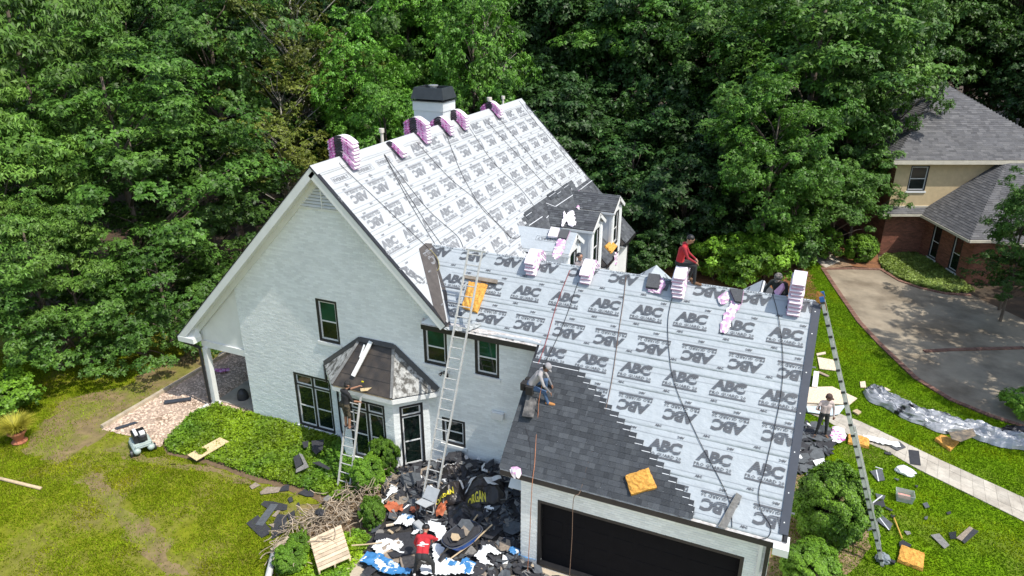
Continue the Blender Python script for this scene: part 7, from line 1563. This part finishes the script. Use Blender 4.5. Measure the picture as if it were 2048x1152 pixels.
b = MB(); b.tube([T2((-.26, -.3, .32)), T2((-.34, -.38, .05))], .016, 6); b.box(T2((-.25, -.29, .36)), (.05, .14, .04)); accessory(p2, 'hammer', b, mAL)
# man in red sitting on the bundles
p3, T3_ = person((SEAT[0]-.10, YR+.0, SEAT[1]+.03), rad(-82), pose(pelvis=(0, 0, .0), hipL=(-.09, .02, -.01), hipR=(.09, .02, -.01), chest=(0, .06, .36), shL=(-.19, .1, .5), shR=(.19, .1, .5), neck=(0, .15, .58), head=(0, .24, .70), look=(.0, .9, -.55), kneeL=(-.1, .42, .0), kneeR=(.12, .44, -.02), ankL=(-.1, .30, -.48), ankR=(.12, .46, -.52), toeL=(-.1, .46, -.54), toeR=(.13, .64, -.56), elL=(-.24, .22, .24), wrL=(-.16, .42, .1), elR=(.24, .22, .24), wrR=(.14, .44, .09)),
    dict(shirt=red, sleeve=redd, leg=jean, shoe=boot, skin=mSK), 'man in red long-sleeved shirt sitting on a bundle stack on the wing ridge')
# man crouching beside the tallest stack
hp = Yp(1562, 550, 2.35)
p4, T4 = person(hp-Vector((0, 0, 1.42)), rad(168), pose(pelvis=(0, -.15, .82), hipL=(-.1, -.15, .8), hipR=(.1, -.15, .8), chest=(0, .05, 1.12), shL=(-.19, .1, 1.22), shR=(.19, .1, 1.22), neck=(0, .16, 1.30), head=(0, .24, 1.41), look=(.1, .8, -.6), kneeL=(-.14, .12, .45), kneeR=(.14, .12, .45), elL=(-.28, .22, 1.0), wrL=(-.12, .42, .9), elR=(.3, .22, 1.02), wrR=(.28, .42, .88)),
    dict(shirt=cmat('dark_olive_shirt', (.03, .033, .028)), leg=jean, shoe=boot, skin=mSKD), 'man in dark shirt and patterned cap bending beside the tallest bundle stack', cap=mat('camo_cap', (.22, .19, .17), .8, .1, 10, col2=(.06, .06, .06), mixscale=22, lo=.48, hi=.52))
pts = [Yp(1551, 583, 1.95), Yp(1568, 567, 1.95), Yp(1570, 577, 1.85), Yp(1556, 597, 1.82)]; b = MB(); nn = (pts[1]-pts[0]).cross(pts[3]-pts[0]).normalized(); nn = nn if nn.y < 0 else -nn; b.slab([p+nn*.08 for p in pts], -nn*.08); tag(b.build('shingle_bundle', mWRP, None), 'pink shingle bundle held tilted by the bending man', 'shingle bundle')
# man between the dormers
yy_ = 4.2
for i in range(60):
    y = 3.0+i*.05; h = Yp(1158, 514, y)
    if h.z-(ZR-QW*(y-YR)) >= 1.60: yy_ = y; break
h = Yp(1158, 514, yy_)
p5, T5 = person(h-Vector((0, 0, 1.62)), rad(-110), pose(look=(.2, 1, -.4), elL=(-.24, .12, 1.16), wrL=(-.1, .32, 1.12), elR=(.25, .1, 1.15), wrR=(.12, .3, 1.25)), dict(shirt=mat('grey_striped_shirt', (.16, .15, .16), .85, .2, 8, col2=(.3, .26, .26), mixscale=9), leg=jean, shoe=boot, skin=mSK), 'man in grey patterned shirt standing between the nearest dormer and the wing ridge')
# man standing on the ground by the plywood
g = G(1640, 877)
p6, T6 = person(g+Vector((0, 0, .10)), rad(196), pose(ankL=(-.16, 0, .07), ankR=(.2, .04, .07), kneeL=(-.12, .04, .5), kneeR=(.15, .05, .5), toeL=(-.2, .17, .04), toeR=(.3, .18, .04), look=(-.75, .8, .0), elR=(.33, .08, 1.16), wrR=(.36, .3, 1.28), elL=(-.29, -.04, 1.13), wrL=(-.3, .04, .88), head=(-.02, .04, 1.63)), dict(shirt=cmat('off_white_shirt', (.52, .43, .41)), leg=jean, shoe=boot, skin=mSKD), 'man in off-white long-sleeved shirt holding a phone on the ground behind the garage', cap=cmat('brown_cap', (.07, .04, .03)))
b = MB(); b.box(T6((.36, .34, 1.36)), (.05, .08, .15), Matrix.Rotation(rad(20), 3, 'X')); ph = b.build('phone', mat('phone_black', (.015, .015, .02), .3, .1, 4), None); ph.location = p6.location; tag(ph, 'dark phone held up by the man on the ground', 'phone')
# man in red stooping over the heap
g = G(850, 1160)
p7, T7 = person(g+Vector((0, .02, .16)), rad(14), pose(pelvis=(0, -.16, .80), hipL=(-.1, -.16, .78), hipR=(.1, -.16, .78), chest=(-.03, .12, 1.02), shL=(-.21, .22, 1.1), shR=(.17, .22, 1.13), neck=(-.03, .32, 1.14), head=(-.05, .45, 1.18), look=(-.2, .6, -1), kneeL=(-.22, .04, .44), kneeR=(.24, .0, .44), ankL=(-.28, -.08, .07), ankR=(.26, -.05, .07), toeL=(-.36, .09, .04), toeR=(.34, .1, .04), elL=(-.32, .27, .84), wrL=(-.33, .40, .60), elR=(.26, .42, .90), wrR=(.14, .55, .72)), dict(shirt=red, leg=jean, shoe=cmat('white_shoe', (.6, .58, .55)), skin=mSK), 'man in red shirt with white back emblem stooping over the torn-off roofing heap')
bv = BVHTree.FromObject(p7, bpy.context.evaluated_depsgraph_get()); bd = (T7((-.03, .12, 1.02))-T7((0, -.16, .80))).normalized(); bx = T7((1, 0, 0)).normalized(); bn = bx.cross(bd).normalized(); bn = bn if bn.z > 0 else -bn
c0 = T7((-.02, .06, .97))+bn*.5; b = MB()
def em(poly):
    vs = []
    for x, y in poly:
        o = c0+bx*x+bd*y; hit = bv.ray_cast(o, -bn); vs.append((hit[0] if hit[0] else o-bn*.36)+bn*.006)
    b.add(vs, [tuple(range(len(vs)))])
for i in range(8):
    x0, x1 = -.16+i*.04, -.12+i*.04; f = lambda x: .03*x/.16; em([(x0, f(x0)-.012), (x1, f(x1)-.012), (x1, f(x1)+.012), (x0, f(x0)+.012)])
for i in range(5):
    x0, x1 = -.075+i*.03, -.045+i*.03; t = lambda x: .03+.06*(1-abs(x)/.085); em([(x0, .022), (x1, .022), (x1, t(x1)), (x0, t(x0))])
for i in range(4):
    x0, x1 = -.07+i*.035, -.042+i*.035; em([(x0, -.045), (x1, -.045), (x1, -.025), (x0, -.025)])
e_ = b.build('emblem', mWP, None, fixn=False); e_.parent = p7
